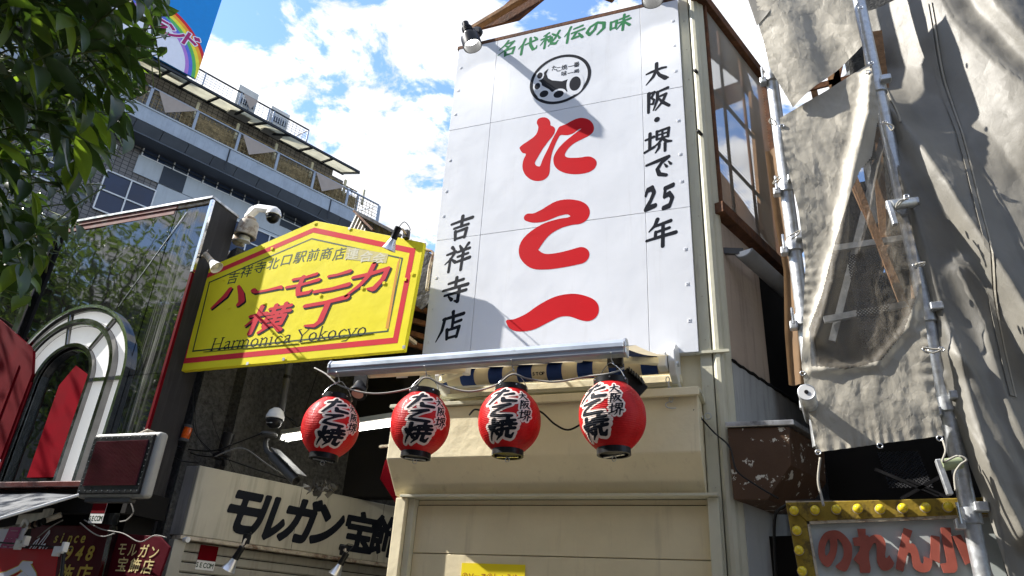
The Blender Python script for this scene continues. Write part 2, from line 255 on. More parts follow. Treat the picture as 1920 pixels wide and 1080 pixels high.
def sheetmat(name, col, trans, alpha=1.0, crease=1.0):
    m = bpy.data.materials.new(name); m.use_nodes = True; nodes, L = links(m); b = nodes['Principled BSDF']; b.inputs['Roughness'].default_value = 0.55
    geo = nodes.new('ShaderNodeNewGeometry')
    nz = nodes.new('ShaderNodeTexNoise'); nz.inputs['Scale'].default_value = 3; nz.inputs['Detail'].default_value = 5; L.new(geo.outputs['Position'], nz.inputs['Vector'])
    mr = nodes.new('ShaderNodeMapRange'); mr.inputs[1].default_value = 0.3; mr.inputs[2].default_value = 0.7; mr.inputs[3].default_value = 0.85; mr.inputs[4].default_value = 1.1; L.new(nz.outputs[0], mr.inputs[0])
    v = nodes.new('ShaderNodeVectorMath'); v.operation = 'SCALE'; v.inputs[0].default_value = col; L.new(mr.outputs[0], v.inputs['Scale']); L.new(v.outputs[0], b.inputs['Base Color'])
    # creases: voronoi edges at two sizes, warped
    wz = nodes.new('ShaderNodeTexNoise'); wz.inputs['Scale'].default_value = 6; L.new(geo.outputs['Position'], wz.inputs['Vector'])
    av = nodes.new('ShaderNodeVectorMath'); av.operation = 'MULTIPLY_ADD'; av.inputs[1].default_value = (0.12, 0.12, 0.12); L.new(wz.outputs['Color'], av.inputs[0]); L.new(geo.outputs['Position'], av.inputs[2])
    st_ = nodes.new('ShaderNodeVectorMath'); st_.operation = 'MULTIPLY'; st_.inputs[1].default_value = (1.25, 1.0, 0.55); L.new(av.outputs[0], st_.inputs[0]); av = st_
    acc = None
    for sc_, am in ((3.0, 0.7), (8.0, 0.7), (20.0, 0.55), (50.0, 0.28)):      # flat tilted facets with sharp creases between them
        vo = nodes.new('ShaderNodeTexVoronoi'); vo.inputs['Scale'].default_value = sc_; vo.inputs['Randomness'].default_value = 1.0; L.new(av.outputs[0], vo.inputs['Vector'])
        df = nodes.new('ShaderNodeVectorMath'); df.operation = 'SUBTRACT'; L.new(av.outputs[0], df.inputs[0]); L.new(vo.outputs['Position'], df.inputs[1])
        cc = nodes.new('ShaderNodeVectorMath'); cc.operation = 'SUBTRACT'; cc.inputs[1].default_value = (0.5, 0.5, 0.5); L.new(vo.outputs['Color'], cc.inputs[0])
        dt = nodes.new('ShaderNodeVectorMath'); dt.operation = 'DOT_PRODUCT'; L.new(df.outputs[0], dt.inputs[0]); L.new(cc.outputs[0], dt.inputs[1])
        mu = nodes.new('ShaderNodeMath'); mu.operation = 'MULTIPLY_ADD'; mu.inputs[1].default_value = am; L.new(dt.outputs['Value'], mu.inputs[0])
        if acc is None: mu.inputs[2].default_value = 0
        else: L.new(acc.outputs[0], mu.inputs[2])
        acc = mu
    spx = nodes.new('ShaderNodeSeparateXYZ'); L.new(av.outputs[0], spx.inputs[0])      # fold lines left from packing
    for o_, w_ in ((0, 0.085), (2, 0.11)):
        pg = nodes.new('ShaderNodeMath'); pg.operation = 'PINGPONG'; pg.inputs[1].default_value = w_; L.new(spx.outputs[o_], pg.inputs[0])
        mu = nodes.new('ShaderNodeMath'); mu.operation = 'MULTIPLY_ADD'; mu.inputs[1].default_value = 0.16; L.new(pg.outputs[0], mu.inputs[0]); L.new(acc.outputs[0], mu.inputs[2]); acc = mu
    fz = nodes.new('ShaderNodeTexNoise'); fz.inputs['Scale'].default_value = 70; fz.inputs['Detail'].default_value = 6; L.new(geo.outputs['Position'], fz.inputs['Vector'])
    a2 = nodes.new('ShaderNodeMath'); a2.operation = 'MULTIPLY_ADD'; a2.inputs[1].default_value = 0.004; L.new(fz.outputs[0], a2.inputs[0]); L.new(acc.outputs[0], a2.inputs[2])
    bp = nodes.new('ShaderNodeBump'); bp.inputs['Strength'].default_value = min(1.0, 0.8 * crease); bp.inputs['Distance'].default_value = 0.45; L.new(a2.outputs[0], bp.inputs['Height']); L.new(bp.outputs[0], b.inputs['Normal'])
    t = nodes.new('ShaderNodeBsdfTranslucent'); L.new(v.outputs[0], t.inputs[0]); L.new(bp.outputs[0], t.inputs[1])
    ms = nodes.new('ShaderNodeMixShader'); ms.inputs[0].default_value = trans; L.new(b.outputs[0], ms.inputs[1]); L.new(t.outputs[0], ms.inputs[2]); o = ms.outputs[0]
    if alpha < 1:
        tp = nodes.new('ShaderNodeBsdfTransparent'); m2 = nodes.new('ShaderNodeMixShader'); m2.inputs[0].default_value = 1 - alpha; L.new(o, m2.inputs[1]); L.new(tp.outputs[0], m2.inputs[2]); o = m2.outputs[0]
    L.new(o, nodes['Material Output'].inputs[0]); return m
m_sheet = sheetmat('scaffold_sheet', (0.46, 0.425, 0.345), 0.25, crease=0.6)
m_sheet2 = sheetmat('scaffold_sheet_smooth', (0.205, 0.192, 0.160), 0.05, crease=0.26)  # same sheeting, darker: the large drape's shade is put into its base colour
m_sheetthin = sheetmat('scaffold_sheet_thin', (0.26, 0.23, 0.18), 0.30, 0.50, crease=0.8)

def polymat():
    m = bpy.data.materials.new('corrugated_polycarbonate'); m.use_nodes = True; nodes, L = links(m); b = nodes['Principled BSDF']
    b.inputs['Base Color'].default_value = (0.50, 0.47, 0.40, 1); b.inputs['Roughness'].default_value = 0.35
    tp = nodes.new('ShaderNodeBsdfTransparent'); tp.inputs[0].default_value = (0.86, 0.86, 0.86, 1); ms = nodes.new('ShaderNodeMixShader')
    ms.inputs[0].default_value = 0.58; L.new(b.outputs[0], ms.inputs[1]); L.new(tp.outputs[0], ms.inputs[2]); L.new(ms.outputs[0], nodes['Material Output'].inputs[0]); return m
m_poly = polymat()

# ------------------------------------------------------------------ mesh builder
OFF = {}
class MB:
    def __init__(s): s.v = []; s.f = []
    def add(s, vs, fs):
        k = len(s.v); s.v += [tuple(float(c) for c in p) for p in vs]; s.f += [tuple(i + k for i in f) for f in fs]; return s
    def quad(s, a, b, c, d): return s.add([a, b, c, d], [(0, 1, 2, 3)])
    def box(s, x0, x1, y0, y1, z0, z1):
        vs = [(x, y, z) for z in (z0, z1) for y in (y0, y1) for x in (x0, x1)]
        return s.add(vs, [(0, 2, 3, 1), (4, 5, 7, 6), (0, 1, 5, 4), (2, 6, 7, 3), (0, 4, 6, 2), (1, 3, 7, 5)])
    def fbox(s, fr, s0, s1, z0, z1, d0, d1):
        vs = [fr.p(a, z, d) for z in (z0, z1) for d in (d0, d1) for a in (s0, s1)]
        return s.add(vs, [(0, 2, 3, 1), (4, 5, 7, 6), (0, 1, 5, 4), (2, 6, 7, 3), (0, 4, 6, 2), (1, 3, 7, 5)])
    def prism(s, pts, vec):
        n = len(pts); vec = np.array(vec, float); vs = [np.array(p, float) for p in pts]; vs2 = [p + vec for p in vs]
        fs = [tuple(range(n))[::-1], tuple(range(n, 2 * n))] + [(i, (i + 1) % n, n + (i + 1) % n, n + i) for i in range(n)]
        return s.add(vs + vs2, fs)
    def bar(s, a, b, w, h=None, up=(0, 0, 1)):
        h = h or w; a = np.array(a, float); b = np.array(b, float); d = _n(b - a); r = np.cross(d, up)
        if np.linalg.norm(r) < 1e-4: r = np.cross(d, (1, 0, 0))
        r = _n(r) * w / 2; u = _n(np.cross(r, d)) * h / 2
        return s.prism([a - r - u, a + r - u, a + r + u, a - r + u], b - a)
    def tube(s, pts, r, n=8, cap=True):
        pts = [np.array(p, float) for p in pts]; m = len(pts); rs = r if hasattr(r, '__len__') else [r] * m; vs = []; fs = []
        ref = None
        for i, p in enumerate(pts):
            d = _n(pts[min(i + 1, m - 1)] - pts[max(i - 1, 0)])
            if ref is None: ref = np.array((0, 0, 1.0)) if abs(d[2]) < 0.9 else np.array((1.0, 0, 0))
            a = _n(np.cross(d, ref)); b = np.cross(d, a); ref = -b if False else ref
            for k in range(n):
                t = 2 * math.pi * k / n; vs.append(p + (a * math.cos(t) + b * math.sin(t)) * rs[i])
        for i in range(m - 1):
            for k in range(n): fs.append((i * n + k, i * n + (k + 1) % n, (i + 1) * n + (k + 1) % n, (i + 1) * n + k))
        if cap: fs.append(tuple(range(n))[::-1]); fs.append(tuple(range((m - 1) * n, m * n)))
        return s.add(vs, fs)
    def lathe(s, prof, o, axis=(0, 0, 1), n=24, capend=True):
        ax = _n(axis); ref = np.array((1.0, 0, 0)) if abs(ax[0]) < 0.8 else np.array((0, 1.0, 0)); a = _n(np.cross(ax, ref)); b = np.cross(ax, a); o = np.array(o, float)
        vs = []; fs = []; m = len(prof)
        for r, h in prof:
            for k in range(n):
                t = 2 * math.pi * k / n; vs.append(o + ax * h + (a * math.cos(t) + b * math.sin(t)) * r)
        for i in range(m - 1):
            for k in range(n): fs.append((i * n + k, i * n + (k + 1) % n, (i + 1) * n + (k + 1) % n, (i + 1) * n + k))
        if capend: fs.append(tuple(range(n))[::-1]); fs.append(tuple(range((m - 1) * n, m * n)))
        return s.add(vs, fs)
    def build(s, name, mat, parent=None, smooth=False, bevel=0.0, solid=0.0, segs=1, **props):
        vs = np.array(s.v)
        if parent is not None: off = OFF[parent.name]
        else:
            off = np.array([(vs[:, 0].min() + vs[:, 0].max()) / 2, (vs[:, 1].min() + vs[:, 1].max()) / 2, vs[:, 2].min()])
        me = bpy.data.meshes.new(name); me.from_pydata([tuple(p) for p in vs - off], [], s.f); me.update()
        if smooth:
            me.polygons.foreach_set('use_smooth', [True] * len(me.polygons))
            if smooth == 'auto': me.set_sharp_from_angle(angle=math.radians(35))
        me.materials.append(mat)
        o = bpy.data.objects.new(name, me); COL.objects.link(o)
        if parent is not None: o.parent = parent
        else: o.location = tuple(off)
        OFF[o.name] = off
        if bevel:
            b = o.modifiers.new('bevel', 'BEVEL'); b.width = bevel; b.segments = segs; b.limit_method = 'ANGLE'; b.angle_limit = math.radians(40)
        if solid:
            b = o.modifiers.new('solid', 'SOLIDIFY'); b.thickness = solid; b.offset = 0
        for k, v_ in props.items(): o[k] = v_
        return o
def tag(o, label, cat=None, group=None, kind=None):
    o['label'] = label
    if cat: o['category'] = cat
    if group: o['group'] = group
    if kind: o['kind'] = kind
    return o
def thing(name, label, cat, loc, group=None):
    o = bpy.data.objects.new(name, None); COL.objects.link(o); o.location = tuple(float(c) for c in loc); o.empty_display_size = 0.1
    OFF[o.name] = np.array(loc, float); return tag(o, label, cat, group)
def structure(o, label=None):
    o['kind'] = 'structure'
    if label: o['label'] = label
    return o
def copy_tree(root, loc, label, rot=None):
    r = root.copy(); COL.objects.link(r); r.location = tuple(loc); r['label'] = label
    if rot is not None: r.rotation_euler = rot
    OFF[r.name] = np.array(loc, float)
    for c in root.children:
        d = c.copy(); COL.objects.link(d); d.parent = r
        for g in c.children:
            e = g.copy(); COL.objects.link(e); e.parent = d
    return r
def sag(a, b, drop, n=12, wob=0.0):
    a = np.array(a, float); b = np.array(b, float)
    return [a + (b - a) * t + np.array([0, 0, -4 * drop * t * (1 - t)]) + (rng.normal(0, wob, 3) if 0 < t < 1 and wob else 0) for t in np.linspace(0, 1, n)]
def spline(pts, k=6):
    pts = [np.array(p, float) for p in pts]; P_ = [pts[0]] + pts + [pts[-1]]; r = []
    for i in range(1, len(P_) - 2):
        for t in np.linspace(0, 1, k, endpoint=False):
            a, b, c, d = P_[i - 1:i + 3]
            r.append(0.5 * ((2 * b) + (c - a) * t + (2 * a - 5 * b + 4 * c - d) * t * t + (3 * b - a - 3 * c + d) * t ** 3))
    r.append(pts[-1]); return r

# ------------------------------------------------------------------ lettering: distance fields cut into meshes
def sdf_strokes(strokes, xs, ys, k=1.0):
    X, Y = np.meshgrid(xs, ys); D = np.full(X.shape, 1e9)
    for st in strokes:
        if len(st) == 1: D = np.minimum(D, np.hypot(X - st[0][0], Y - st[0][1]) - st[0][2] * k)
        for (ax, ay, ar), (bx, by, br) in zip(st[:-1], st[1:]):
            dx, dy = bx - ax, by - ay; l2 = dx * dx + dy * dy + 1e-9
            t = np.clip(((X - ax) * dx + (Y - ay) * dy) / l2, 0, 1)
            D = np.minimum(D, np.hypot(X - ax - t * dx, Y - ay - t * dy) - (ar + t * (br - ar)) * k)
    return D
_gl = {}
def glyph_edges(ch):
    if ch in _gl: return _gl[ch]
    c = bpy.data.curves.new('g', 'FONT'); c.body = ch; c.resolution_u = 4; o = bpy.data.objects.new('g', c); COL.objects.link(o)
    dg = bpy.context.evaluated_depsgraph_get(); me = o.evaluated_get(dg).to_mesh()
    cnt = {}
    for p in me.polygons:
        for e in p.edge_keys: cnt[e] = cnt.get(e, 0) + 1
    co = [v.co.copy() for v in me.vertices]
    E_ = np.array([(co[a].x, co[a].y, co[b].x, co[b].y) for (a, b), k in cnt.items() if k == 1])
    bpy.data.objects.remove(o); bpy.data.curves.remove(c)
    w = E_[:, [0, 2]].max() if len(E_) else 0.5
    _gl[ch] = (E_, w); return _gl[ch]
def sdf_glyph(ch, xs, ys):
    """xs, ys on 0..100 with y down; the em square fills it"""
    E_, w = glyph_edges(ch); X, Y = np.meshgrid(xs, ys); D = np.full(X.shape, 1e9); ins = np.zeros(X.shape, int)
    for ax, ay, bx, by in E_:
        ax, ay, bx, by = ax * 100, 88 - ay * 100, bx * 100, 88 - by * 100
        dx, dy = bx - ax, by - ay; t = np.clip(((X - ax) * dx + (Y - ay) * dy) / (dx * dx + dy * dy + 1e-9), 0, 1)
        D = np.minimum(D, np.hypot(X - ax - t * dx, Y - ay - t * dy))
        c = ((ay > Y) != (by > Y)) & (X < (bx - ax) * (Y - ay) / (by - ay + 1e-12) + ax); ins += c
    return np.where(ins % 2 == 1, -D, D)
def cut(D, xs, ys, thr=0.0, maxrun=200):
    """marching squares: polygons where D < thr"""
    F = D - thr; I = F < 0; n = I[:-1, :-1].astype(int) + I[1:, :-1] + I[:-1, 1:] + I[1:, 1:]
    vs = []; fs = []; key = {}
    def vid(x, y):
        k = (round(x, 3), round(y, 3))
        if k not in key: key[k] = len(vs); vs.append((x, y))
        return key[k]
    R, Cc = n.shape
    for r in range(R):
        row = n[r]; c = 0
        if not row.any(): continue
        while c < Cc:
            if row[c] == 0: c += 1; continue
            if row[c] == 4:
                e = c
                while e < Cc and row[e] == 4 and e - c < maxrun: e += 1
                fs.append((vid(xs[c], ys[r]), vid(xs[e], ys[r]), vid(xs[e], ys[r + 1]), vid(xs[c], ys[r + 1]))); c = e; continue
            q = [(r, c), (r, c + 1), (r + 1, c + 1), (r + 1, c)]; poly = []
            for i in range(4):
                a, b = q[i], q[(i + 1) % 4]; fa, fb = F[a], F[b]
                if fa < 0: poly.append(vid(xs[a[1]], ys[a[0]]))
                if (fa < 0) != (fb < 0):
                    t = fa / (fa - fb); poly.append(vid(xs[a[1]] + t * (xs[b[1]] - xs[a[1]]), ys[a[0]] + t * (ys[b[0]] - ys[a[0]])))
            pp = [p for i, p in enumerate(poly) if p != poly[i - 1]]
            if len(pp) > 2: fs.append(tuple(pp))
            c += 1
    return vs, fs
GRID = {}
def char_mesh(ch, bold=0.0, res=72, k=1.0, hand=True, maxrun=200, pad=8):
    key = (ch, bold, res, k, hand, maxrun)
    if key in GRID: return GRID[key]
    xs = np.linspace(-pad, 100 + pad, res); ys = np.linspace(-pad, 100 + pad, res)
    D = sdf_strokes(STROKES[ch], xs, ys, k) if hand and ch in STROKES else sdf_glyph(ch, xs, ys)
    GRID[key] = cut(D, xs, ys, bold, maxrun); return GRID[key]
def letter(ch, fn, mat, parent, name='letter', mb=None, **kw):
    vs, fs = char_mesh(ch, **kw); m = mb or MB(); m.add([fn(x, y) for x, y in vs], [f[::-1] for f in fs])
    if mb is None and vs: return m.build(name, mat, parent)
def plane_fn(c, u, v, w, h, shear=0.0, rise=0.0):
    """centre c, unit u right, unit v up, size w x h; grid 0..100 with y down"""
    c = np.array(c, float); u = np.array(u, float); v = np.array(v, float)
    def f(x, y):
        a = (x - 50) / 100; b = (50 - y) / 100
        return c + u * (a + shear * b) * w + v * (b + rise * a) * h
    return f
UX = (1, 0, 0); UZ = (0, 0, 1)

STROKES = {
 '大': [[(12,42,3.5),(30,38,5.5),(70,33,5.5),(86,35,4.5)],[(50,6,7),(50,36,6.5),(38,62,6),(12,90,2)],[(50,38,4),(62,62,6.5),(84,82,9),(95,84,3)]],
 '阪': [[(18,12,7),(18,94,5)],[(18,14,4.5),(38,12,5.5),(28,34,4),(38,46,4.5),(34,62,4.5),(25,60,3)],[(48,16,4.5),(88,9,6)],[(50,16,6),(50,50,5.5),(36,90,2.5)],[(54,38,4),(82,33,5.5),(70,62,5.5),(44,92,2.5)],[(56,46,3.5),(70,66,6.5),(93,87,6)]],
 '・': [[(50,50,10)]],
 '堺': [[(5,34,4),(35,29,5.5)],[(21,12,6),(21,76,5.5)],[(3,84,4.5),(37,71,5.5)],[(46,10,5),(46,44,4.5)],[(46,12,4.5),(89,8,5),(86,42,5)],[(66,10,4),(66,44,4)],[(48,27,3.5),(86,25,3.5)],[(48,43,4),(86,41,4)],[(66,44,4.5),(54,60,5),(34,72,2)],[(68,46,4.5),(80,60,6.5),(98,65,4)],[(56,66,5),(54,80,5),(42,96,2.5)],[(76,66,5.5),(76,97,5)]],
 'で': [[(8,28,4.5),(45,22,6.5),(86,15,6.5),(60,34,5.5),(47,54,6.5),(54,75,7.5),(78,85,6)],[(72,40,2.5),(80,52,5)],[(86,34,2.5),(94,45,5)]],
 '2': [[(20,32,6),(30,14,8),(60,11,9),(72,30,9),(52,58,8),(20,86,7)],[(20,86,7),(50,83,8),(84,81,7)]],
 '5': [[(30,14,7),(84,9,7)],[(34,14,7),(28,44,7),(60,38,8),(78,58,9),(62,84,8),(22,87,7)]],
 '年': [[(38,4,6.5),(30,24,5.5),(12,40,2.5)],[(32,26,4.5),(80,19,6)],[(34,47,4.5),(76,42,5)],[(33,46,5),(32,66,5)],[(5,69,4.5),(50,65,5.5),(96,62,6.5)],[(56,22,5.5),(56,98,6)]],
 '吉': [[(9,25,4.5),(50,20,5.5),(90,17,6.5)],[(50,2,6.5),(50,43,5.5)],[(22,45,4.5),(77,40,5.5)],[(29,58,6),(33,92,5)],[(30,61,4.5),(73,56,6),(69,90,5.5)],[(34,89,4.5),(69,87,5)]],
 '祥': [[(24,3,6),(33,14,4.5)],[(7,28,4),(39,23,6),(24,48,4.5),(4,64,2)],[(23,46,5),(23,96,5)],[(28,50,3.5),(41,61,6)],[(53,3,3.5),(61,16,6)],[(87,1,6),(76,16,3.5)],[(47,27,4.5),(93,21,5.5)],[(51,45,4.5),(89,40,5)],[(43,65,4.5),(98,58,6.5)],[(70,22,5.5),(70,98,5.5)]],
 '寺': [[(22,17,4.5),(77,12,5.5)],[(50,0,6),(50,34,5.5)],[(4,39,4.5),(96,34,6.5)],[(13,59,4.5),(92,54,6)],[(66,40,5.5),(66,90,6.5),(53,85,3)],[(29,66,3.5),(42,79,6.5)]],
 '店': [[(52,0,6.5),(54,14,5)],[(19,21,5),(92,14,6.5)],[(24,20,6),(19,60,5.5),(2,95,2)],[(56,26,6),(56,57,5)],[(56,41,4.5),(86,36,5.5)],[(38,60,6),(42,93,5)],[(38,63,4.5),(82,57,6),(77,91,5.5)],[(42,90,4.5),(77,88,5)]],
 '名': [[(48,2,5.5),(34,24,5.5),(8,46,2.5)],[(42,20,4.5),(80,16,6),(52,50,5.5),(6,80,2.5)],[(38,30,3.5),(51,41,6)],[(42,60,6),(46,96,5.5)],[(42,62,5),(88,56,6),(83,93,6)],[(46,93,5),(82,91,5)]],
 '代': [[(30,2,6),(22,30,5.5),(2,54,2.5)],[(21,36,6),(21,96,6)],[(34,39,4.5),(92,27,6)],[(56,4,6),(62,50,7),(80,85,7),(95,82,4.5),(97,66,2)],[(75,6,3.5),(87,18,6)]],
 '秘': [[(38,4,5),(14,16,3.5)],[(3,35,4.5),(45,28,6)],[(26,12,5.5),(26,96,5.5)],[(24,36,4.5),(3,68,2.5)],[(28,38,3.5),(43,53,6)],[(57,18,4.5),(69,29,6)],[(56,38,5.5),(58,78,7),(80,86,7),(91,70,3)],[(91,10,6),(74,50,5.5),(45,90,2.5)],[(50,42,6),(45,62,4.5)],[(88,40,3.5),(97,57,6)]],
 '伝': [[(28,2,6),(20,30,5.5),(2,52,2.5)],[(20,34,6),(20,96,6)],[(45,20,4.5),(86,14,6)],[(36,45,4.5),(96,38,6.5)],[(62,44,6),(43,80,6),(86,75,6)],[(73,58,4.5),(93,88,7)]],
 'の': [[(52,20,5.5),(46,52,7),(24,76,8),(9,56,7),(22,28,6),(54,12,6),(88,28,8),(90,60,8),(62,88,4.5)]],
 '味': [[(7,26,6),(10,72,5.5)],[(7,28,5),(35,25,6),(33,70,5.5)],[(10,68,5),(33,67,5)],[(47,24,4.5),(89,19,6)],[(41,45,4.5),(98,37,6.5)],[(68,2,6),(68,96,6)],[(66,46,5.5),(38,82,2.5)],[(70,46,4.5),(98,76,7)]],
 '焼': [[(9,32,6),(13,50,5)],[(40,26,6),(31,44,3.5)],[(25,4,6.5),(24,50,6),(2,94,2.5)],[(27,54,5),(39,73,6.5)],[(50,18,5),(92,13,6)],[(71,2,5.5),(71,30,5.5)],[(42,37,5),(98,31,6.5)],[(56,26,5),(56,50,5)],[(83,24,5),(83,48,5)],[(42,56,5.5),(98,51,6.5)],[(58,58,6),(54,78,6),(32,97,2.5)],[(76,56,6),(76,84,7),(93,90,6.5),(99,74,3)]],
 'た': [[(6,28,6),(58,17,7.5)],[(38,4,7.5),(28,50,8),(6,92,4.5)],[(52,46,5),(84,38,7.5)],[(50,66,6),(56,83,8),(96,86,7)]],
 'こ': [[(16,20,5),(40,20,7),(78,12,8),(60,26,6),(22,58,6),(18,74,7),(50,84,8),(94,88,8)]],
}
SERIF = {  # thin latin letters with thick verticals and small serifs
 'H': [[(14,10,3.6),(14,90,3.6)],[(74,10,3.6),(74,90,3.6)],[(14,48,1.6),(74,48,1.6)],[(2,10,1.5),(28,10,1.5)],[(2,90,1.5),(28,90,1.5)],[(62,10,1.5),(88,10,1.5)],[(62,90,1.5),(88,90,1.5)]],
 'a': [[(16,46,2.5),(30,38,2),(48,42,3.4),(50,84,3.4),(60,90,1.6)],[(50,56,1.6),(24,66,2.6),(16,80,3.2),(28,90,2.2),(50,80,1.6)]],
 'r': [[(20,40,3.4),(20,90,3.2)],[(20,52,1.6),(38,38,2.4),(50,42,3.2)],[(8,40,1.4),(20,40,1.4)],[(8,90,1.4),(34,90,1.4)]],
 'm': [[(14,40,3.2),(14,90,3.2)],[(14,52,1.5),(34,38,2.4),(46,48,3.2),(46,90,3.2)],[(46,52,1.5),(66,38,2.4),(80,48,3.2),(80,90,3.2)],[(4,90,1.3),(24,90,1.3)],[(36,90,1.3),(56,90,1.3)],[(70,90,1.3),(92,90,1.3)],[(4,40,1.3),(14,40,1.3)]],
 'o': [[(38,38,1.8),(18,50,3.4),(14,66,3.6),(22,84,3),(38,91,1.8),(58,80,3.2),(62,64,3.6),(56,48,3.2),(38,38,1.8)]],
 'n': [[(16,40,3.2),(16,90,3.2)],[(16,52,1.5),(40,38,2.4),(54,48,3.2),(54,90,3.2)],[(4,90,1.3),(28,90,1.3)],[(42,90,1.3),(66,90,1.3)],[(4,40,1.3),(16,40,1.3)]],
 'i': [[(20,40,3.2),(20,90,3.2)],[(20,20,3.6)],[(8,90,1.3),(34,90,1.3)],[(8,40,1.3),(20,40,1.3)]],
 'c': [[(58,48,3),(42,38,1.8),(22,48,3.2),(14,64,3.6),(22,84,3),(40,91,1.8),(60,82,1.6)]],
 'Y': [[(6,12,3.6),(40,52,3.4),(40,90,3.6)],[(78,12,1.8),(40,52,1.8)],[(0,10,1.4),(24,10,1.4)],[(62,10,1.4),(88,10,1.4)],[(26,90,1.4),(54,90,1.4)]],
 'k': [[(16,4,3.2),(16,90,3.2)],[(52,40,1.6),(18,64,1.6)],[(26,60,2),(46,82,3.4),(60,90,2.4)],[(4,90,1.3),(28,90,1.3)],[(40,40,1.3),(62,40,1.3)]],
 'y': [[(8,42,3.2),(34,86,3)],[(60,42,1.8),(34,86,1.8),(10,112,2.6),(-30,112,1)],[(0,40,1.3),(20,40,1.3)],[(50,40,1.3),(70,40,1.3)]],
}
STROKES.update({'_' + k: v for k, v in SERIF.items()})
SW = {'H': 90, 'a': 62, 'r': 50, 'm': 92, 'o': 72, 'n': 68, 'i': 38, 'c': 64, 'Y': 80, 'k': 62, 'y': 64, ' ': 36}

# ================================================================== ground and street
g = MB().box(-60, 60, -60, 60, -0.25, -0.02).build('street', m_asphalt); structure(g)
g = MB().box(-60, 60, 3.9, 4.6, -0.015, 0.12).build('pavement', m_pave); structure(g)

# ================================================================== the takoyaki shop
FX0, FX1 = -2.74, -0.26
shop = thing('takoyaki_shop', 'narrow cream takoyaki shop behind the tall white signboard', 'shop', (-1.5, 5.3, 0))
mb = MB().box(FX0, -0.47, 5.0, 5.3, 0, 6.93); mb.build('front_wall', m_cream, shop)
# corner post: rounded cream trim in three steps to the right of the signboard
mb = MB().box(-0.468, -0.385, 4.955, 5.2, 0, 7.3); mb.build('corner_flashing', m_pillar, shop, bevel=0.004)
prof = [(-0.383, 4.985), (-0.375, 4.955), (-0.355, 4.94), (-0.33, 4.94), (-0.305, 4.955), (-0.29, 4.985), (-0.27, 5.0), (-0.255, 5.02), (-0.255, 5.2), (-0.383, 5.2)]
MB().prism([(x, y, 0) for x, y in prof], (0, 0, 7.3)).build('corner_post', m_pillar, shop)
MB().box(-0.50, -0.262, 4.93, 4.953, 3.49, 3.51).build('trim_strip', m_pillar, shop)
for k in range(14):
    MB().lathe([(0.004, 0), (0.004, 0.004)], (-0.42 + rng.normal(0, 0.006), 4.955, 2.2 + 0.35 * k), (0, -1, 0), 6).build('screw', m_rust, shop)
# shutter housing with sloping underside
zs = [(4.98, 3.12), (4.72, 3.12), (4.72, 2.735), (4.93, 2.50), (4.98, 2.50)]
MB().prism([(-2.786, y, z) for y, z in zs], (2.786 - 0.475, 0, 0)).build('shutter_housing', m_cream, shop, bevel=0.006)
MB().box(-2.80, -0.45, 4.69, 4.99, 3.122, 3.15).build('housing_cap', m_pillar, shop, bevel=0.003)
MB().box(-2.0, -0.46, 4.66, 4.688, 3.10, 3.155).build('cap_flashing', m_cream, shop, bevel=0.003)
MB().box(-2.70, -0.40, 4.84, 4.975, 2.478, 2.497).build('shutter_rail', m_pillar, shop, bevel=0.002)
MB().box(-2.74, -2.655, 4.86, 4.99, 0, 2.476).build('door_jamb', m_cream, shop, bevel=0.004)
MB().box(-0.47, -0.40, 4.88, 4.953, 0, 2.476).build('door_jamb', m_pillar, shop, bevel=0.004)
MB().box(-2.65, -2.60, 4.90, 4.995, 0, 2.476).build('shutter_guide', m_pillar, shop, bevel=0.002)
z = 2.476
for h in (0.04, 0.34, 0.33, 0.33, 0.33, 0.33, 0.33, 0.33):
    MB().box(-2.598, -0.472, 4.955 + (0.01 if h < 0.1 else 0), 4.98, z - h + 0.004, z - 0.002).build('shutter_panel', m_beige, shop, bevel=0.003)
    z -= h
MB().box(-2.60, -0.49, 4.97, 4.978, 2.40, 2.476).build('shutter_slot', m_void, shop)
# left side of the shop, the alley wall of it and the upper body behind the signboard
MB().box(FX0, FX0 + 0.12, 5.302, 9.0, 0, 6.6).build('alley_side_wall', m_sidewall2, shop)
# wall running back to the right (seen through the gap)
FS = Frame((-0.262, 5.02, 0), D2, N2)
mb = MB().fbox(FS, 0.0, 0.68, 3.46, 4.62, -0.12, 0.0); mb.build('upper_side_wall', m_sidewall, shop)
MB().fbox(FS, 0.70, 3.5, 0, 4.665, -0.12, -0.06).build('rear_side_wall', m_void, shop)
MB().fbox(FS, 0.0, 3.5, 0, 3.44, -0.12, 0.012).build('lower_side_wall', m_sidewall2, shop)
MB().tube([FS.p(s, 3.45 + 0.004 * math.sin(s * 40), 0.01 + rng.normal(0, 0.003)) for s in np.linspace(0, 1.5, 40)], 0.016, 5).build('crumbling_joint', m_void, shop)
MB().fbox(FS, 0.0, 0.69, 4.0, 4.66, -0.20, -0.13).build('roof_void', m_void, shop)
# terrace screen above
scr = thing('terrace_screen', 'brown timber framed screen of corrugated clear sheet above the gap beside the cream shop', 'screen', FS.p(0.6, 4.6))
def fbeam(s0, z0, s1, z1, w, d0, d1, name, mat=m_wood, parent=scr):
    a, b = np.array([s0, z0]), np.array([s1, z1]); t = (b - a) / np.linalg.norm(b - a); nn = np.array([-t[1], t[0]]) * w / 2
    q = [a - nn, b - nn, b + nn, a + nn]
    return MB().prism([FS.p(x, y, d0) for x, y in q], FS.n * (d1 - d0)).build(name, mat, parent, bevel=0.004)
fbeam(-0.25, 7.02, 1.42, 7.02, 0.11, -0.05, 0.06, 'top_rail')
fbeam(-0.04, 4.72, 1.42, 4.72, 0.10, -0.05, 0.06, 'bottom_rail')
fbeam(1.34, 4.78, 1.34, 6.96, 0.09, -0.05, 0.05, 'corner_post')
fbeam(0.02, 4.78, 0.02, 6.96, 0.03, -0.05, 0.03, 'corner_post')
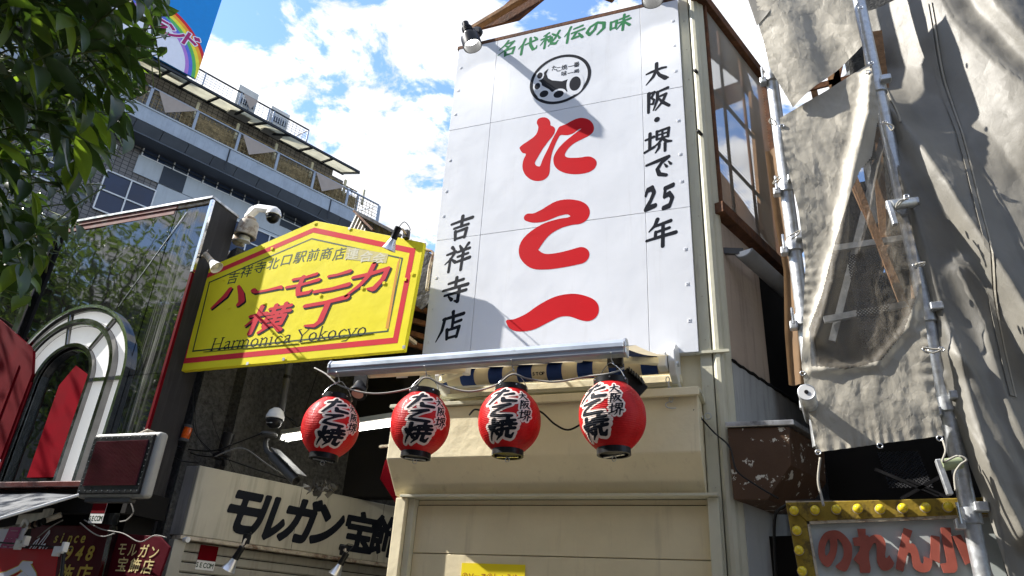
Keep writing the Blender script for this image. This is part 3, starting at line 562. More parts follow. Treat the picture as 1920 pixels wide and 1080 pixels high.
for s in (0.36, 0.83): fbeam(s, 4.77, s, 6.96, 0.026, -0.035, -0.012, 'upright', m_wood)
for (a, b, c, d) in ((*FS.px(1312, 126), *FS.px(1424, 255)), (*FS.px(1318, 240), *FS.px(1440, 372))): fbeam(a, b, c, d, 0.026, -0.062, -0.038, 'brace', m_bmetal)
mb = MB(); N_ = 120
for k in range(N_):      # corrugation as real ridges
    z0 = 4.77 + (6.96 - 4.77) * k / N_; z1 = 4.77 + (6.96 - 4.77) * (k + 1) / N_
    d0 = 0.014 * (k % 2); d1 = 0.014 * ((k + 1) % 2)
    mb.quad(FS.p(0.03, z0, d0 - 0.003), FS.p(1.30, z0, d0 - 0.003), FS.p(1.30, z1, d1 - 0.003), FS.p(0.03, z1, d1 - 0.003))
mb.build('corrugated_sheet', m_poly, scr)
def fpoly(pts, d, nm, mat): MB().prism([FS.p(*FS.px(x, y, d), d) for x, y in pts], FS.n * -0.04).build(nm, mat, scr)
fpoly([(1300, 182), (1392, 150), (1397, 186), (1300, 222)], -0.9, 'inner_beam', m_woodlt)
fpoly([(1290, 0), (1310, 5), (1400, 130), (1420, 200), (1388, 148), (1345, 112), (1290, 70)], -0.7, 'inner_board', m_wood)
fpoly([(1300, 330), (1350, 320), (1392, 375), (1450, 460), (1450, 560), (1300, 420)], -1.0, 'inner_block', m_sidewall)
fpoly([(1408, 170), (1440, 210), (1462, 480), (1430, 430)], -0.6, 'inner_board', m_woodlt)
# timbers over the signboard
rf = thing('roof_timbers', 'brown roof timbers rising over the top edge of the white signboard', 'roof frame', (-1.6, 5.0, 6.9))
def rpx(a, b, y, w, h, nm):
    MB().bar(P(*a, y), P(*b, y), w, h, up=(0, 1, 0)).build(nm, m_wood if nm != 'rafter' else m_woodlt, rf, bevel=0.005)
rpx((884, 56), (1010, -20), 5.02, 0.055, 0.07, 'rafter')
MB().box(-2.72, -0.49, 4.925, 5.06, 7.012, 7.06).build('wall_plate', m_wood, rf, bevel=0.004)
MB().prism([P(896, 54, 5.08), P(972, 35, 5.08), P(1045, -25, 5.08), P(1000, -40, 5.08)], (0, 0.03, 0)).build('soffit_board', m_wood, rf)
MB().bar(P(1150, -6, 5.3), P(1010, -60, 5.3), 0.08, 0.1, up=(0, 1, 0)).build('rafter', m_wood, rf)

# ------------------------------------------------------------------ signboard
SY = 4.93; SX0, SX1, SZ0, SZ1 = -2.702, -0.470, 3.50, 7.01
sg = thing('signboard', 'huge white vertical signboard with three red brush characters over the striped awning', 'signboard', ((SX0 + SX1) / 2, SY, SZ0))
MB().box(SX0, SX1, SY + 0.004, 4.99, SZ0, SZ1).build('backing_box', m_wplast, sg)
cols = [SX0, -2.268, -0.822, SX1]; rows = [SZ0, 4.728, 5.960, SZ1]
for i in range(3):
    for j in range(3):
        MB().box(cols[i] + 0.002, cols[i + 1] - 0.002, SY - 0.006 + 0.0003 * ((i + j) % 2), SY + 0.002, rows[j] + 0.002, rows[j + 1] - 0.002).build('sheet_panel', m_sign, sg, bevel=0.0015)
for x in (SX0 + 0.05, SX1 - 0.055):
    for z in (3.75, 4.05, 4.35, 4.98, 5.25, 5.6, 6.15, 6.45, 6.75):
        MB().box(x - 0.012, x + 0.012, SY - 0.0085, SY - 0.0062, z - 0.014, z + 0.014).build('fixing_plate', m_sign, sg, bevel=0.003)
        MB().lathe([(0.005, 0), (0.005, 0.002)], (x, SY - 0.0085, z), (0, -1, 0), 8).build('bolt', m_steel, sg)
LY = SY - 0.0068
def pxstrokes(strokes, zoom, ox, oy, y=LY, k=1.0):
    """strokes traced on the signboard -> metres on its own plane"""
    r = []
    for st in strokes:
        q = []
        for (x, yy, w) in st:
            c = P(ox + x / zoom, oy + yy / zoom, y); e = P(ox + (x + w) / zoom, oy + yy / zoom, y); e2 = P(ox + x / zoom, oy + (yy + w) / zoom, y)
            q.append((c[0], -c[2], 0.5 * (np.linalg.norm(e - c) + np.linalg.norm(e2 - c)) * k))
        q2 = []
        for i in range(len(q) - 1):
            for t in (0,): q2.append(q[i])
        q2.append(q[-1]); r.append([tuple(p) for p in spline(q2, 5)] if len(q2) > 2 else q2)
    return r
def big(strokes, mat, name='letter', zoom=3, ox=780, oy=0, res=150, label=None):
    st = pxstrokes(strokes, zoom, ox, oy); xsA = [p[0] for s_ in st for p in s_]; ysA = [p[1] for s_ in st for p in s_]; rm = max(p[2] for s_ in st for p in s_) + 0.02
    xs = np.linspace(min(xsA) - rm, max(xsA) + rm, res); ys = np.linspace(min(ysA) - rm, max(ysA) + rm, res)
    vs, fs = cut(sdf_strokes(st, xs, ys), xs, ys)
    m = MB(); m.add([(x, LY, -y) for x, y in vs], [f[::-1] for f in fs]); return m.build(name, mat, sg)
def edges_sdf(polys, X, Y):
    D = np.full(X.shape, 1e9); ins = np.zeros(X.shape, int)
    for pl in polys:
        for (ax, ay), (bx, by) in zip(pl, pl[1:] + pl[:1]):
            dx, dy = bx - ax, by - ay; t = np.clip(((X - ax) * dx + (Y - ay) * dy) / (dx * dx + dy * dy + 1e-9), 0, 1)
            D = np.minimum(D, np.hypot(X - ax - t * dx, Y - ay - t * dy)); ins += ((ay > Y) != (by > Y)) & (X < (bx - ax) * (Y - ay) / (by - ay + 1e-12) + ax)
    return np.where(ins % 2 == 1, -D, D)
def closed_spline(pl, k=4):
    n = len(pl); r = []
    for i in range(n):
        p0, p1, p2, p3 = (np.array(pl[(i + j - 1) % n], float) for j in range(4))
        for t in np.linspace(0, 1, k, endpoint=False): r.append(tuple(0.5 * ((2 * p1) + (p2 - p0) * t + (2 * p0 - 5 * p1 + 4 * p2 - p3) * t * t + (3 * p1 - p0 - 3 * p2 + p3) * t ** 3)))
    return r
def traced(polys, zoom, ox, oy, yy, mat, parent, smooth=True, res=130, maxrun=200, name='letter'):
    """an outline followed on its own flat board, at depth yy"""
    pl = [[(lambda c: (c[0], -c[2]))(P(ox + x / zoom, oy + y / zoom, yy)) for x, y in (closed_spline(q) if smooth else q)] for q in polys]
    ax = [p[0] for q in pl for p in q]; ay = [p[1] for q in pl for p in q]; e = 0.01
    xs = np.linspace(min(ax) - e, max(ax) + e, res); ys_ = np.linspace(min(ay) - e, max(ay) + e, res); X, Y = np.meshgrid(xs, ys_)
    vs, fs = cut(edges_sdf(pl, X, Y), xs, ys_, 0, maxrun); return MB().add([(x, yy, -y) for x, y in vs], [f[::-1] for f in fs]).build(name, mat, parent)
traced([[(380,215),(358,160),(375,105),(430,78),(490,80),(540,115),(555,165),(558,192),(605,215),(622,260),(600,330),(520,430),(440,540),(370,660),(332,730),(345,770),(390,787),(412,770),(450,670),(520,530),(580,400),(640,290),(680,220),(740,190),(790,170),(860,130),(940,95),(1020,85),(1110,110),(1170,170),(1187,240),(1165,300),(1100,350),(1020,390),(920,440),(840,500),(785,570),(765,620),(785,650),(850,662),(980,658),(1090,642),(1160,655),(1215,700),(1222,760),(1180,830),(1080,880),(940,900),(800,890),(690,850),(620,785),(598,700),(610,630),(660,540),(740,450),(840,365),(930,295),(1005,240),(960,255),(890,305),(820,332),(760,335),(700,335),(665,385),(620,480),(580,590),(560,690),(550,770),(545,860),(520,930),(460,980),(380,998),(290,985),(210,930),(165,860),(150,780),(165,690),(200,610),(150,590),(115,540),(112,510),(150,475),(230,420),(320,355),(365,290)]], 7.717, 960, 210, LY, m_red, sg, res=190)
big([[(630,202,22),(665,205,28),(720,190,38),(800,152,46),(868,144,44),(916,165,50),(922,196,44),(870,222,26),(800,240,30),(720,278,42),(650,345,56),(632,398,50),(670,440,50),(730,452,45),(820,441,46),(922,417,50)]], m_red, oy=340)
big([[(516,788,10),(560,806,34),(640,788,52),(720,742,60),(800,704,62),(880,696,66),(950,716,68),(968,730,58)]], m_red, oy=340)
# circle emblem
def sgp(x, y, zoom=3, ox=780, oy=0): c = P(ox + x / zoom, oy + y / zoom, LY); return c[0], c[2]
ex = [sgp(640, 480), sgp(985, 410)]; ey = [sgp(850, 303), sgp(775, 588)]
ecx = (ex[0][0] + ex[1][0]) / 2; ecz = (ey[0][1] + ey[1][1]) / 2; era = (ex[1][0] - ex[0][0]) / 2; erb = (ey[0][1] - ey[1][1]) / 2
def ringmesh(cx, cz, a0, b0, a1, b1, mat, nm, yy=LY, n=64, tilt=0.0):
    m = MB(); ct, st_ = math.cos(tilt), math.sin(tilt)
    def q(a, b, t): u, v = a * math.cos(t), b * math.sin(t); return (cx + u * ct - v * st_, yy, cz + u * st_ + v * ct)
    for k in range(n):
        t0, t1 = 2 * math.pi * k / n, 2 * math.pi * (k + 1) / n
        if a0 > 0: m.quad(q(a0, b0, t0), q(a1, b1, t0), q(a1, b1, t1), q(a0, b0, t1))
        else: m.add([(cx, yy, cz), q(a1, b1, t0), q(a1, b1, t1)], [(0, 1, 2)])
    return m.build(nm, mat, sg)
ringmesh(ecx, ecz, era * 0.895, erb * 0.895, era, erb, m_blk, 'emblem_ring')
poly = [(745,385),(733,415),(742,440),(765,452),(820,457),(858,444),(846,480),(852,515),(800,505),(765,518),(745,500),(705,478),(690,452),(715,430),(722,405)]
MB().add([(sgp(*q)[0], LY, sgp(*q)[1]) for q in poly], [tuple(range(len(poly)))[::-1]]).build('emblem_arm', m_blk, sg)
for (x, y, rx, ry) in ((697,425,16,18),(683,485,17,19),(720,528,26,20),(802,530,30,21),(895,470,34,42)):
    c = sgp(x, y); c2 = sgp(x + rx, y); c3 = sgp(x, y + ry); a_, b_ = abs(c2[0] - c[0]), abs(c[1] - c3[1])
    ringmesh(c[0], c[1], 0, 0, a_ * 1.45, b_ * 1.45, m_sign, 'sucker_rim', LY - 0.0004, 28)
    ringmesh(c[0], c[1], 0, 0, a_ * 0.95, b_ * 0.95, m_blk, 'sucker', LY - 0.0008, 28)
def on_sign(ch, px, py, w, h, mat, rise=0.0, k=1.0, shear=0.0, zoom=3, ox=780, oy=0, bold=0.0, res=72, hand=True, **kw):
    c = P(ox + px / zoom, oy + py / zoom, LY); letter(ch, plane_fn(c, UX, UZ, w, h, shear, rise), mat, sg, k=k, bold=bold, res=res, hand=hand, **kw)
for ch, x, y in (('た',778,382),('こ',802,388),('焼',834,378),('一',872,372),('番',903,362),('味',833,413),('一',869,410),('番',903,403)):
    on_sign(ch, x, y, 0.062, 0.068, m_blk, res=34, hand=False, bold=1.0)
def chars_px(lst, mat, w, h, oy=0, rise=0.12, shear=0.05, k=1.05):
    for ch, x, y in lst: on_sign(ch, x, y, w, h, mat, rise=rise, shear=shear, k=k, oy=oy, res=84)
chars_px([('名',513,272),('代',630,256),('秘',755,222),('伝',890,188),('の',1010,162),('味',1145,132)], m_grn, 0.205, 0.205, rise=0.10, shear=0.10, k=1.08)
chars_px([('大',1352,412),('阪',1357,562),('・',1355,672),('堺',1360,792),('で',1362,945)], m_blk, 0.235, 0.255)
chars_px([('年',1378,285)], m_blk, 0.25, 0.27, oy=340)
on_sign('2', 1318, 98, 0.13, 0.25, m_blk, rise=0.1, shear=0.1, oy=340, k=1.3); on_sign('5', 1416, 88, 0.13, 0.25, m_blk, rise=0.1, shear=0.1, oy=340, k=1.3)
chars_px([('吉',253,263),('祥',232,432),('寺',218,618),('店',195,815)], m_blk, 0.245, 0.26, oy=340)

# ------------------------------------------------------------------ lamps on the signboard
def spot(loc, aim, foot, label, s=1.5, group='black spotlights on the white signboard'):
    a = _n(aim); t = thing('spotlight', label, 'lamp', loc, group); loc = np.array(loc)
    MB().lathe([(r_ * s, h_ * s) for r_, h_ in ((0.012, -0.172), (0.024, -0.170), (0.024, -0.140), (0.020, -0.138), (0.020, -0.128), (0.034, -0.126), (0.034, -0.07), (0.042, -0.05), (0.064, -0.03), (0.066, -0.02), (0.066, 0.055), (0.061, 0.055), (0.058, -0.012))], loc, a, 36).build('housing', m_bplast, t, smooth='auto')
    MB().lathe([(r_ * s, h_ * s) for r_, h_ in ((0.057, -0.012), (0.045, -0.004), (0.03, 0.0), (0.002, 0.002))], loc, a, 24).build('lens', m_lens, t, smooth=True)
    for h in (-0.118, -0.104, -0.090): MB().lathe([(0.034 * s, h * s), (0.038 * s, h * s), (0.038 * s, (h + 0.006) * s), (0.034 * s, (h + 0.006) * s)], loc, a, 24).build('cooling_fin', m_bplast, t)
    ld_ = bpy.data.lights.new('lamp_light', 'SPOT'); ld_.energy = 1.6; ld_.spot_size = math.radians(130); ld_.spot_blend = 0.9; ld_.shadow_soft_size = 0.05; ld_.color = (1.0, 0.97, 0.92)
    lo_ = bpy.data.objects.new('lamp_light', ld_); COL.objects.link(lo_); lo_.parent = t; lo_.location = tuple(a * 0.075 * s); lo_.rotation_euler = Vector(_n((0.05, 0.75, -0.8))).to_track_quat('-Z', 'Y').to_euler()
    foot = np.array(foot); k = loc - a * 0.06 * s
    MB().tube([k, k + (foot - k) * 0.5 + np.array([0, 0, 0.02]), foot], 0.034, 12).build('arm', m_bmetal, t, smooth=True)
    MB().lathe([(0.075, 0), (0.075, 0.03), (0.05, 0.045)], foot, (0, -1, 0), 18).build('base', m_bmetal, t)
    MB().tube(spline([loc - a * 0.17 * s, loc - a * 0.19 * s + np.array([0.02, 0.12, 0.02]), k + (foot - k) * 0.6 + np.array([0, 0, 0.07]), foot + np.array([-0.03, 0, 0.04])]), 0.006, 6).build('cable', m_cable_b, t, smooth=True)
    return t
spot(P(883, 76, 4.66), (0.30, 0.10, -0.95), P(893, 64, 4.918), 'black spotlight at the upper left corner of the white signboard', 1.42)
spot(P(1222, -12, 4.62), (0.08, 0.10, -0.95), P(1232, -10, 4.918), 'black spotlight cut off by the top edge near the upper right corner of the signboard')

# ------------------------------------------------------------------ awning
aw = thing('awning', 'half rolled blue and cream striped awning with a grey aluminium front bar', 'awning', (-1.6, 4.8, 3.2))
BA, BB = P(626, 686, 3.5), P(1172, 657, 3.5); bz = (BA[2] + BB[2]) / 2
bx0, bx1 = BA[0], BB[0]
bprof = [(0.045, 0.012), (0.03, 0.034), (0.0, 0.044), (-0.028, 0.036), (-0.044, 0.012), (-0.046, -0.012), (-0.040, -0.018), (-0.038, -0.040), (-0.03, -0.046), (0.03, -0.046), (0.04, -0.03)]
MB().prism([(bx0, 3.5 + a, bz + b) for a, b in bprof], (bx1 - bx0, 0, 0)).build('front_bar', m_alu, aw, bevel=0.003)
for x in (bx0 - 0.012, bx1): MB().prism([(x, 3.5 + a * 1.12, bz + b * 1.12) for a, b in bprof], (0.012, 0, 0)).build('end_cap', m_steel, aw, bevel=0.002)
rx0, rx1 = -2.40, -0.66; ry, rz, rr = 4.80, 3.372, 0.064
# the cloth: alternate strips from the roller to the bar
w = 0.116; k = 0; x = rx0 + 0.02
stopx = P(1010, 696, ry - rr)[0]
edges = [rx0]; 
x = stopx - w / 2
while x > rx0: x -= w
x += w; first = x
bands = [(rx0, first)]; x = first
while x < rx1 - 0.01: bands.append((x, min(x + w, rx1))); x += w
istop = min(range(len(bands)), key=lambda i: abs((bands[i][0] + bands[i][1]) / 2 - stopx))
for i, (a, b) in enumerate(bands):
    mat = m_canvas if (i - istop) % 2 == 0 else m_blue
    m = MB(); n = 26
    ring = [(ry + rr * math.cos(t), rz + rr * math.sin(t)) for t in np.linspace(math.radians(60), math.radians(60 + 330), n)]
    for (y0, z0), (y1, z1) in zip(ring[:-1], ring[1:]): m.quad((a, y0, z0), (b, y0, z0), (b, y1, z1), (a, y1, z1))
    m.build('roller_stripe', mat, aw, smooth=True)
    m = MB(); pts = [(ry - 0.01 + (3.52 - ry) * t, rz + rr + (bz + 0.012 - rz - rr) * t - 0.015 * math.sin(math.pi * t)) for t in np.linspace(0, 1, 10)]
    for (y0, z0), (y1, z1) in zip(pts[:-1], pts[1:]): m.quad((a, y0, z0), (b, y0, z0), (b, y1, z1), (a, y1, z1))
    m.build('cloth_stripe', mat, aw, smooth=True)
cx = (bands[istop][0] + bands[istop][1]) / 2
for j, ch in enumerate('STOP'):
    def f(x, y, j=j):
        th = math.radians(180 + 24) + (y - 50) / 100 * 0.52
        return np.array([cx + (j - 1.5) * 0.025 + (x - 32) / 100 * 0.034, ry + (rr + 0.0015) * math.cos(th), rz + (rr + 0.0015) * math.sin(th)])
    letter(ch, f, m_blk, aw, bold=3.0, res=40, hand=False)
MB().tube([(rx0 - 0.05, ry, rz), (rx1 + 0.06, ry, rz)], 0.02, 12).build('roller_tube', m_steel, aw)
MB().box(-2.50, -0.60, 4.90, 4.99, 3.27, 3.33).build('wall_rail', m_cream, aw, bevel=0.004)
MB().box(-2.45, -0.62, 4.86, 4.898, 3.235, 3.268).build('wall_rail', m_pillar, aw, bevel=0.003)
# right end bracket
q = [(4.99, 3.56), (4.78, 3.52), (4.70, 3.45), (4.69, 3.36), (4.75, 3.27), (4.99, 3.22)]
MB().prism([(-0.66, y, z) for y, z in q], (0.05, 0, 0)).build('end_bracket', m_wplast, aw, bevel=0.008, segs=2)
MB().prism([(-2.44, y, z) for y, z in q], (0.04, 0, 0)).build('end_bracket', m_wplast, aw, bevel=0.008, segs=2)
MB().box(-0.73, -0.665, 4.66, 4.78, 3.31, 3.42).build('arm_shoulder', m_wplast, aw, bevel=0.01, segs=2)
for sh, el, fr in (((-0.72, 4.7, 3.36), (-1.12, 4.05, 3.19), (-0.86, 3.55, bz - 0.02)), ((-2.38, 4.7, 3.33), (-1.9, 4.1, 3.17), (-2.30, 3.55, bz - 0.035))):
    MB().bar(sh, el, 0.045, 0.05).build('folding_arm', m_canvas if False else m_cream, aw, bevel=0.008)
    MB().bar(el, fr, 0.038, 0.042).build('folding_arm', m_cream, aw, bevel=0.008)
    MB().lathe([(0.028, -0.035), (0.028, 0.035)], el, (0, 0, 1), 14).build('elbow_joint', m_wplast, aw)

# ------------------------------------------------------------------ lanterns
RIBS = 34; LZ0, LZ1 = -0.172, 0.172
def lr(z):
    t = (z - LZ0) / (LZ1 - LZ0); base = 0.172 * (1 - 0.53 * abs(2 * t - 1) ** 2.35)
    return base + 0.0016 * (1 - abs((t * RIBS) % 1 - 0.5) * 2)
lan = thing('paper_lantern', '', 'paper lantern', (0, 0, 0), 'red lanterns hanging from the awning bar')
m = MB(); nz_, na = RIBS * 4, 72
vs = []; fs = []
for i in range(nz_ + 1):
    z = LZ0 + (LZ1 - LZ0) * i / nz_; r = lr(z)
    for k in range(na): t = 2 * math.pi * k / na; vs.append((r * math.cos(t), r * math.sin(t), z))
for i in range(nz_):
    for k in range(na): fs.append((i * na + k, i * na + (k + 1) % na, (i + 1) * na + (k + 1) % na, (i + 1) * na + k))
m.add(vs, fs).build('paper_shade', m_lantern, lan, smooth=True)
rt = lr(LZ1)
MB().lathe([(rt - 0.004, LZ1 - 0.006), (rt + 0.010, LZ1 - 0.004), (rt + 0.010, LZ1 + 0.028), (rt - 0.006, LZ1 + 0.028), (rt - 0.006, LZ1 + 0.012), (0.01, LZ1 + 0.012)], (0, 0, 0), n=40).build('top_ring', m_bplast, lan, smooth='auto')
rb = lr(LZ0)
MB().lathe([(rb - 0.004, LZ0 + 0.006), (rb + 0.006, LZ0 + 0.004), (rb + 0.006, LZ0 - 0.028), (rb - 0.006, LZ0 - 0.028), (rb - 0.006, LZ0 - 0.014), (0.01, LZ0 - 0.014)], (0, 0, 0), n=40).build('bottom_ring', m_bplast, lan, smooth='auto')
MB().box(-0.06, 0.06, -0.008, 0.008, LZ0 - 0.034, LZ0 - 0.028).build('cross_bar', m_steel, lan)
MB().tube([(0.012 * math.cos(t), 0, LZ0 - 0.047 + 0.012 * math.sin(t)) for t in np.linspace(0, 2 * math.pi, 16)], 0.002, 6, False).build('pull_ring', m_steel, lan)
for a in range(0, 360, 60):
    t = math.radians(a); MB().lathe([(0.005, 0), (0.004, 0.004)], ((rt + 0.010) * math.cos(t), (rt + 0.010) * math.sin(t), LZ1 + 0.016), (math.cos(t), math.sin(t), 0), 8).build('rivet', m_steel, lan)
MB().tube(spline([(-rt - 0.012, 0, LZ1 + 0.015), (-rt * 0.8, 0, LZ1 + 0.07), (-0.02, 0, LZ1 + 0.115), (0, 0, LZ1 + 0.125), (0.02, 0, LZ1 + 0.115), (rt * 0.8, 0, LZ1 + 0.07), (rt + 0.012, 0, LZ1 + 0.015)]), 0.0022, 6).build('wire_handle', m_steel, lan, smooth=True)
def lfn(cu, cz, w, h, off, rise=0.10, shear=0.1):
    def f(x, y):
        a = (x - 50) / 100; b = (50 - y) / 100; u = cu + (a + shear * b) * w; z = cz + (b + rise * a) * h
        r = lr(z) + off; t = -math.pi / 2 + u / 0.150; return (r * math.cos(t), r * math.sin(t), z)
    return f
LCH = [('た', -0.005, 0.098, 0.145, 0.105), ('こ', -0.012, 0.006, 0.125, 0.086), ('焼', -0.012, -0.088, 0.150, 0.105)]
LCH2 = [('大', 0.103, 0.105, 0.062, 0.062), ('阪', 0.105, 0.050, 0.062, 0.060), ('堺', 0.106, -0.010, 0.066, 0.064)]
for lst, kb, bo in ((LCH, 1.25, 11), (LCH2, 1.05, 14)):
    for ch, cu, cz, w, h in lst:
        letter(ch, lfn(cu, cz, w, h, 0.0016), m_lwhite, lan, 'letter_outline', bold=float(bo), res=64, k=kb, maxrun=3, pad=20)
        letter(ch, lfn(cu, cz, w, h, 0.0030), m_blk, lan, 'letter', bold=0.0, res=72, k=kb, maxrun=3)
lpos = [((620, 800), 'first hanging red lantern, beside the lit tube lamp and off the cream shop front', 7), ((788, 796), 'red lantern hanging at the left end of the cream shutter housing', 0),
        ((955, 794), 'red lantern hanging below the STOP stripe of the awning', -13), ((1148, 792), 'red lantern at the right end of the awning bar, turned so its writing faces away', -34)]
lab = []
for i, ((x, y), lb, rz_) in enumerate(lpos):
    c = P(x, y, 3.5); c[2] = 2.63 + (0.005 if i < 2 else 0)
    yaw = math.radians(rz_) + math.atan2(-c[0], c[1])
    if i == 0: pass
    lab.append((c, yaw, lb))
for i in (3, 2, 1):
    o_ = copy_tree(lan, lab[i][0], lab[i][2], (math.radians((0, 1.0, -1.2, 0.8)[i]), math.radians((0, 1.6, -0.6, -2.2)[i]), lab[i][1])); k_ = (1, 0.96, 0.97, 0.985)[i]; o_.scale = (k_, k_, k_ * (1.0, 1.01, 0.985, 1.0)[i])
lan.location = tuple(lab[0][0]); lan.scale = (0.965, 0.965, 0.965); lan['label'] = lab[0][2]; lan.rotation_euler = (0.0, math.radians(3), lab[0][1])
for i, (c, yaw, lb) in enumerate(lab):
    o = tag(MB().tube(spline([(c[0], c[1], c[2] + LZ1 + 0.118), (c[0] + 0.008, 3.5, bz - 0.09), (c[0] - 0.006, 3.5, bz - 0.055), (c[0] + 0.004, 3.46, bz - 0.04)]), 0.0035, 6).build('hanging_hook', m_steel, smooth=True),
            'thin steel hook above the ' + ('far left', 'second', 'third', 'far right')[i] + ' red lantern', 'hook', 'hooks holding the lanterns')
# power cable swinging from lantern to lantern
m = MB()
pts = [P(590, 690, 3.55), P(612, 702, 3.52), P(640, 724, 3.5), P(700, 738, 3.5), P(770, 728, 3.5), P(798, 708, 3.48), P(830, 722, 3.5), P(880, 734, 3.5), P(930, 722, 3.5), P(960, 702, 3.48), P(990, 710, 3.5), P(1040, 716, 3.5), P(1100, 706, 3.5), P(1145, 700, 3.48), P(1170, 690, 3.6)]
m.tube(spline(pts, 6), 0.0055, 7)
tag(m.build('power_cable', m_cable_g, smooth=True), 'grey cable slung along the awning bar from lantern to lantern', 'cable')
m = MB().tube(spline([P(880, 778, 4.68), P(890, 768, 4.64), P(905, 770, 4.63), P(930, 772, 4.67), P(970, 768, 4.66), P(1010, 770, 4.63), P(1040, 795, 4.65), P(1065, 806, 4.66), P(1090, 795, 4.67)], 6), 0.007, 7)
tag(m.build('loose_cable', m_cable_b, smooth=True), 'black cable looping on the cream housing behind the third lantern', 'cable')
# two work lamps under the awning
c = P(672, 735, 3.9); t = thing('work_lamp', 'black round work lamp with a pinkish lens behind the far left lantern', 'lamp', c)
MB().lathe([(0.03, -0.09), (0.045, -0.07), (0.05, -0.02), (0.06, 0.0), (0.06, 0.02), (0.053, 0.02)], c, (0.1, -0.5, -0.85), 24).build('housing', m_bplast, t, smooth='auto')
MB().lathe([(0.052, 0.012), (0.04, 0.02), (0.002, 0.024)], c, (0.1, -0.5, -0.85), 24).build('lens', M('pink_lens', (0.62, 0.40, 0.32), 0.3), t, smooth=True)
MB().box(c[0] - 0.05, c[0] + 0.05, c[1], c[1] + 0.02, c[2] + 0.03, c[2] + 0.12).build('bracket', m_bmetal, t)
MB().bar(c + np.array([0, 0.02, 0.1]), c + np.array([0, 0.02, 0.2]), 0.03).build('stem', m_bmetal, t)
c = P(1178, 716, 3.95); t = thing('flood_lamp', 'black box flood lamp tucked behind the far right lantern', 'lamp', c)
MB().bar(c + np.array([-0.05, 0, 0.04]), c + np.array([0.06, 0.05, -0.07]), 0.10, 0.11).build('housing', m_bplast, t, bevel=0.006)
for k in range(6): 
    q = c + np.array([-0.02 + 0.014 * k, 0.0, 0.015 - 0.013 * k]) ; MB().bar(q + np.array([0.035, -0.05, 0.045]), q + np.array([0.035, 0.05, 0.045]), 0.004, 0.03).build('cooling_fin', m_bmetal, t)
MB().bar(c + np.array([-0.06, 0, 0.07]), c + np.array([-0.06, 0, 0.22]), 0.02).build('stem', m_bmetal, t)
MB().box(c[0] - 0.12, c[0] - 0.03, c[1] - 0.03, c[1] + 0.02, c[2] + 0.10, c[2] + 0.16).build('clamp', m_bmetal, t, bevel=0.004)
tag(MB().prism([P(746, 692, 3.8), P(768, 690, 3.8), P(764, 708, 3.8), P(743, 709, 3.8)], (0, 0.002, 0)).build('paper_tag', m_wplast), 'small white tag pinned behind the awning bar above the second lantern', 'tag')
# chain, ring bolt and cable at the right end
t = thing('chain_hook', 'short steel chain and hook hanging from the right awning bracket', 'chain', (-0.64, 4.7, 3.2))
c0 = P(1252, 712, 4.70)
for k in range(5):
    cc = c0 + np.array([0.004 * k, 0, -0.035 * k]); a = (k % 2) * math.pi / 2
    MB().tube([cc + np.array([0.012 * math.cos(u) * math.cos(a), 0.012 * math.cos(u) * math.sin(a), 0.022 * math.sin(u)]) for u in np.linspace(0, 2 * math.pi, 14)], 0.0035, 6, False).build('chain_link', m_galv, t, smooth=True)
MB().tube(spline([c0 + np.array([0.02, 0, -0.15]), c0 + np.array([-0.02, 0, -0.17]), c0 + np.array([0.01, 0, -0.2]), P(1300, 762, 4.8)]), 0.004, 6).build('hook', m_galv, t, smooth=True)
c = P(1325, 782, 4.93); t = thing('ring_bolt', 'steel eye ring screwed to the cream corner post', 'ring', c)
MB().lathe([(0.008, -0.03), (0.012, 0.0)], c + np.array([-0.03, 0.0, 0.004]), (1, -0.6, 0), 10).build('shank', m_wplast, t)
MB().tube([c + np.array([0.01 + 0.022 * math.cos(u), -0.02, 0.022 * math.sin(u)]) for u in np.linspace(0, 2 * math.pi, 22)], 0.004, 6, False).build('ring', m_galv, t, smooth=True)
tag(MB().tube(spline([P(1300, 768, 4.72), P(1320, 790, 4.9), P(1340, 812, 4.9), P(1368, 838, 4.86), P(1380, 880, 4.8), P(1410, 905, 4.8), P(1460, 935, 4.8)]), 0.006, 6).build('sagging_cable', m_cable_b, smooth=True), 'black cable drooping from the corner post across the brown hood', 'cable')
# yellow menu sheet on the shutter
c = P(925, 1068, 4.95); mn = thing('menu_sheet', 'yellow handwritten menu sheet stuck to the cream shutter', 'menu', (c[0], 4.95, 1.5))
mx0, mx1 = P(866, 1060, 4.95)[0], P(985, 1060, 4.95)[0]; mz1 = P(920, 1057, 4.95)[2]
MB().box(mx0, mx1, 4.948, 4.952, mz1 - 0.30, mz1).build('sheet', m_yposter, mn)
for j, ch in enumerate('①ソース②しょうゆ'):
    letter(ch, plane_fn((mx0 + 0.03 + j * 0.047, 4.946, mz1 - 0.085), UX, UZ, 0.048, 0.05, 0.1), M('menu_ink', (0.35, 0.10, 0.01), 0.6), mn, bold=1.5, res=36, hand=False)

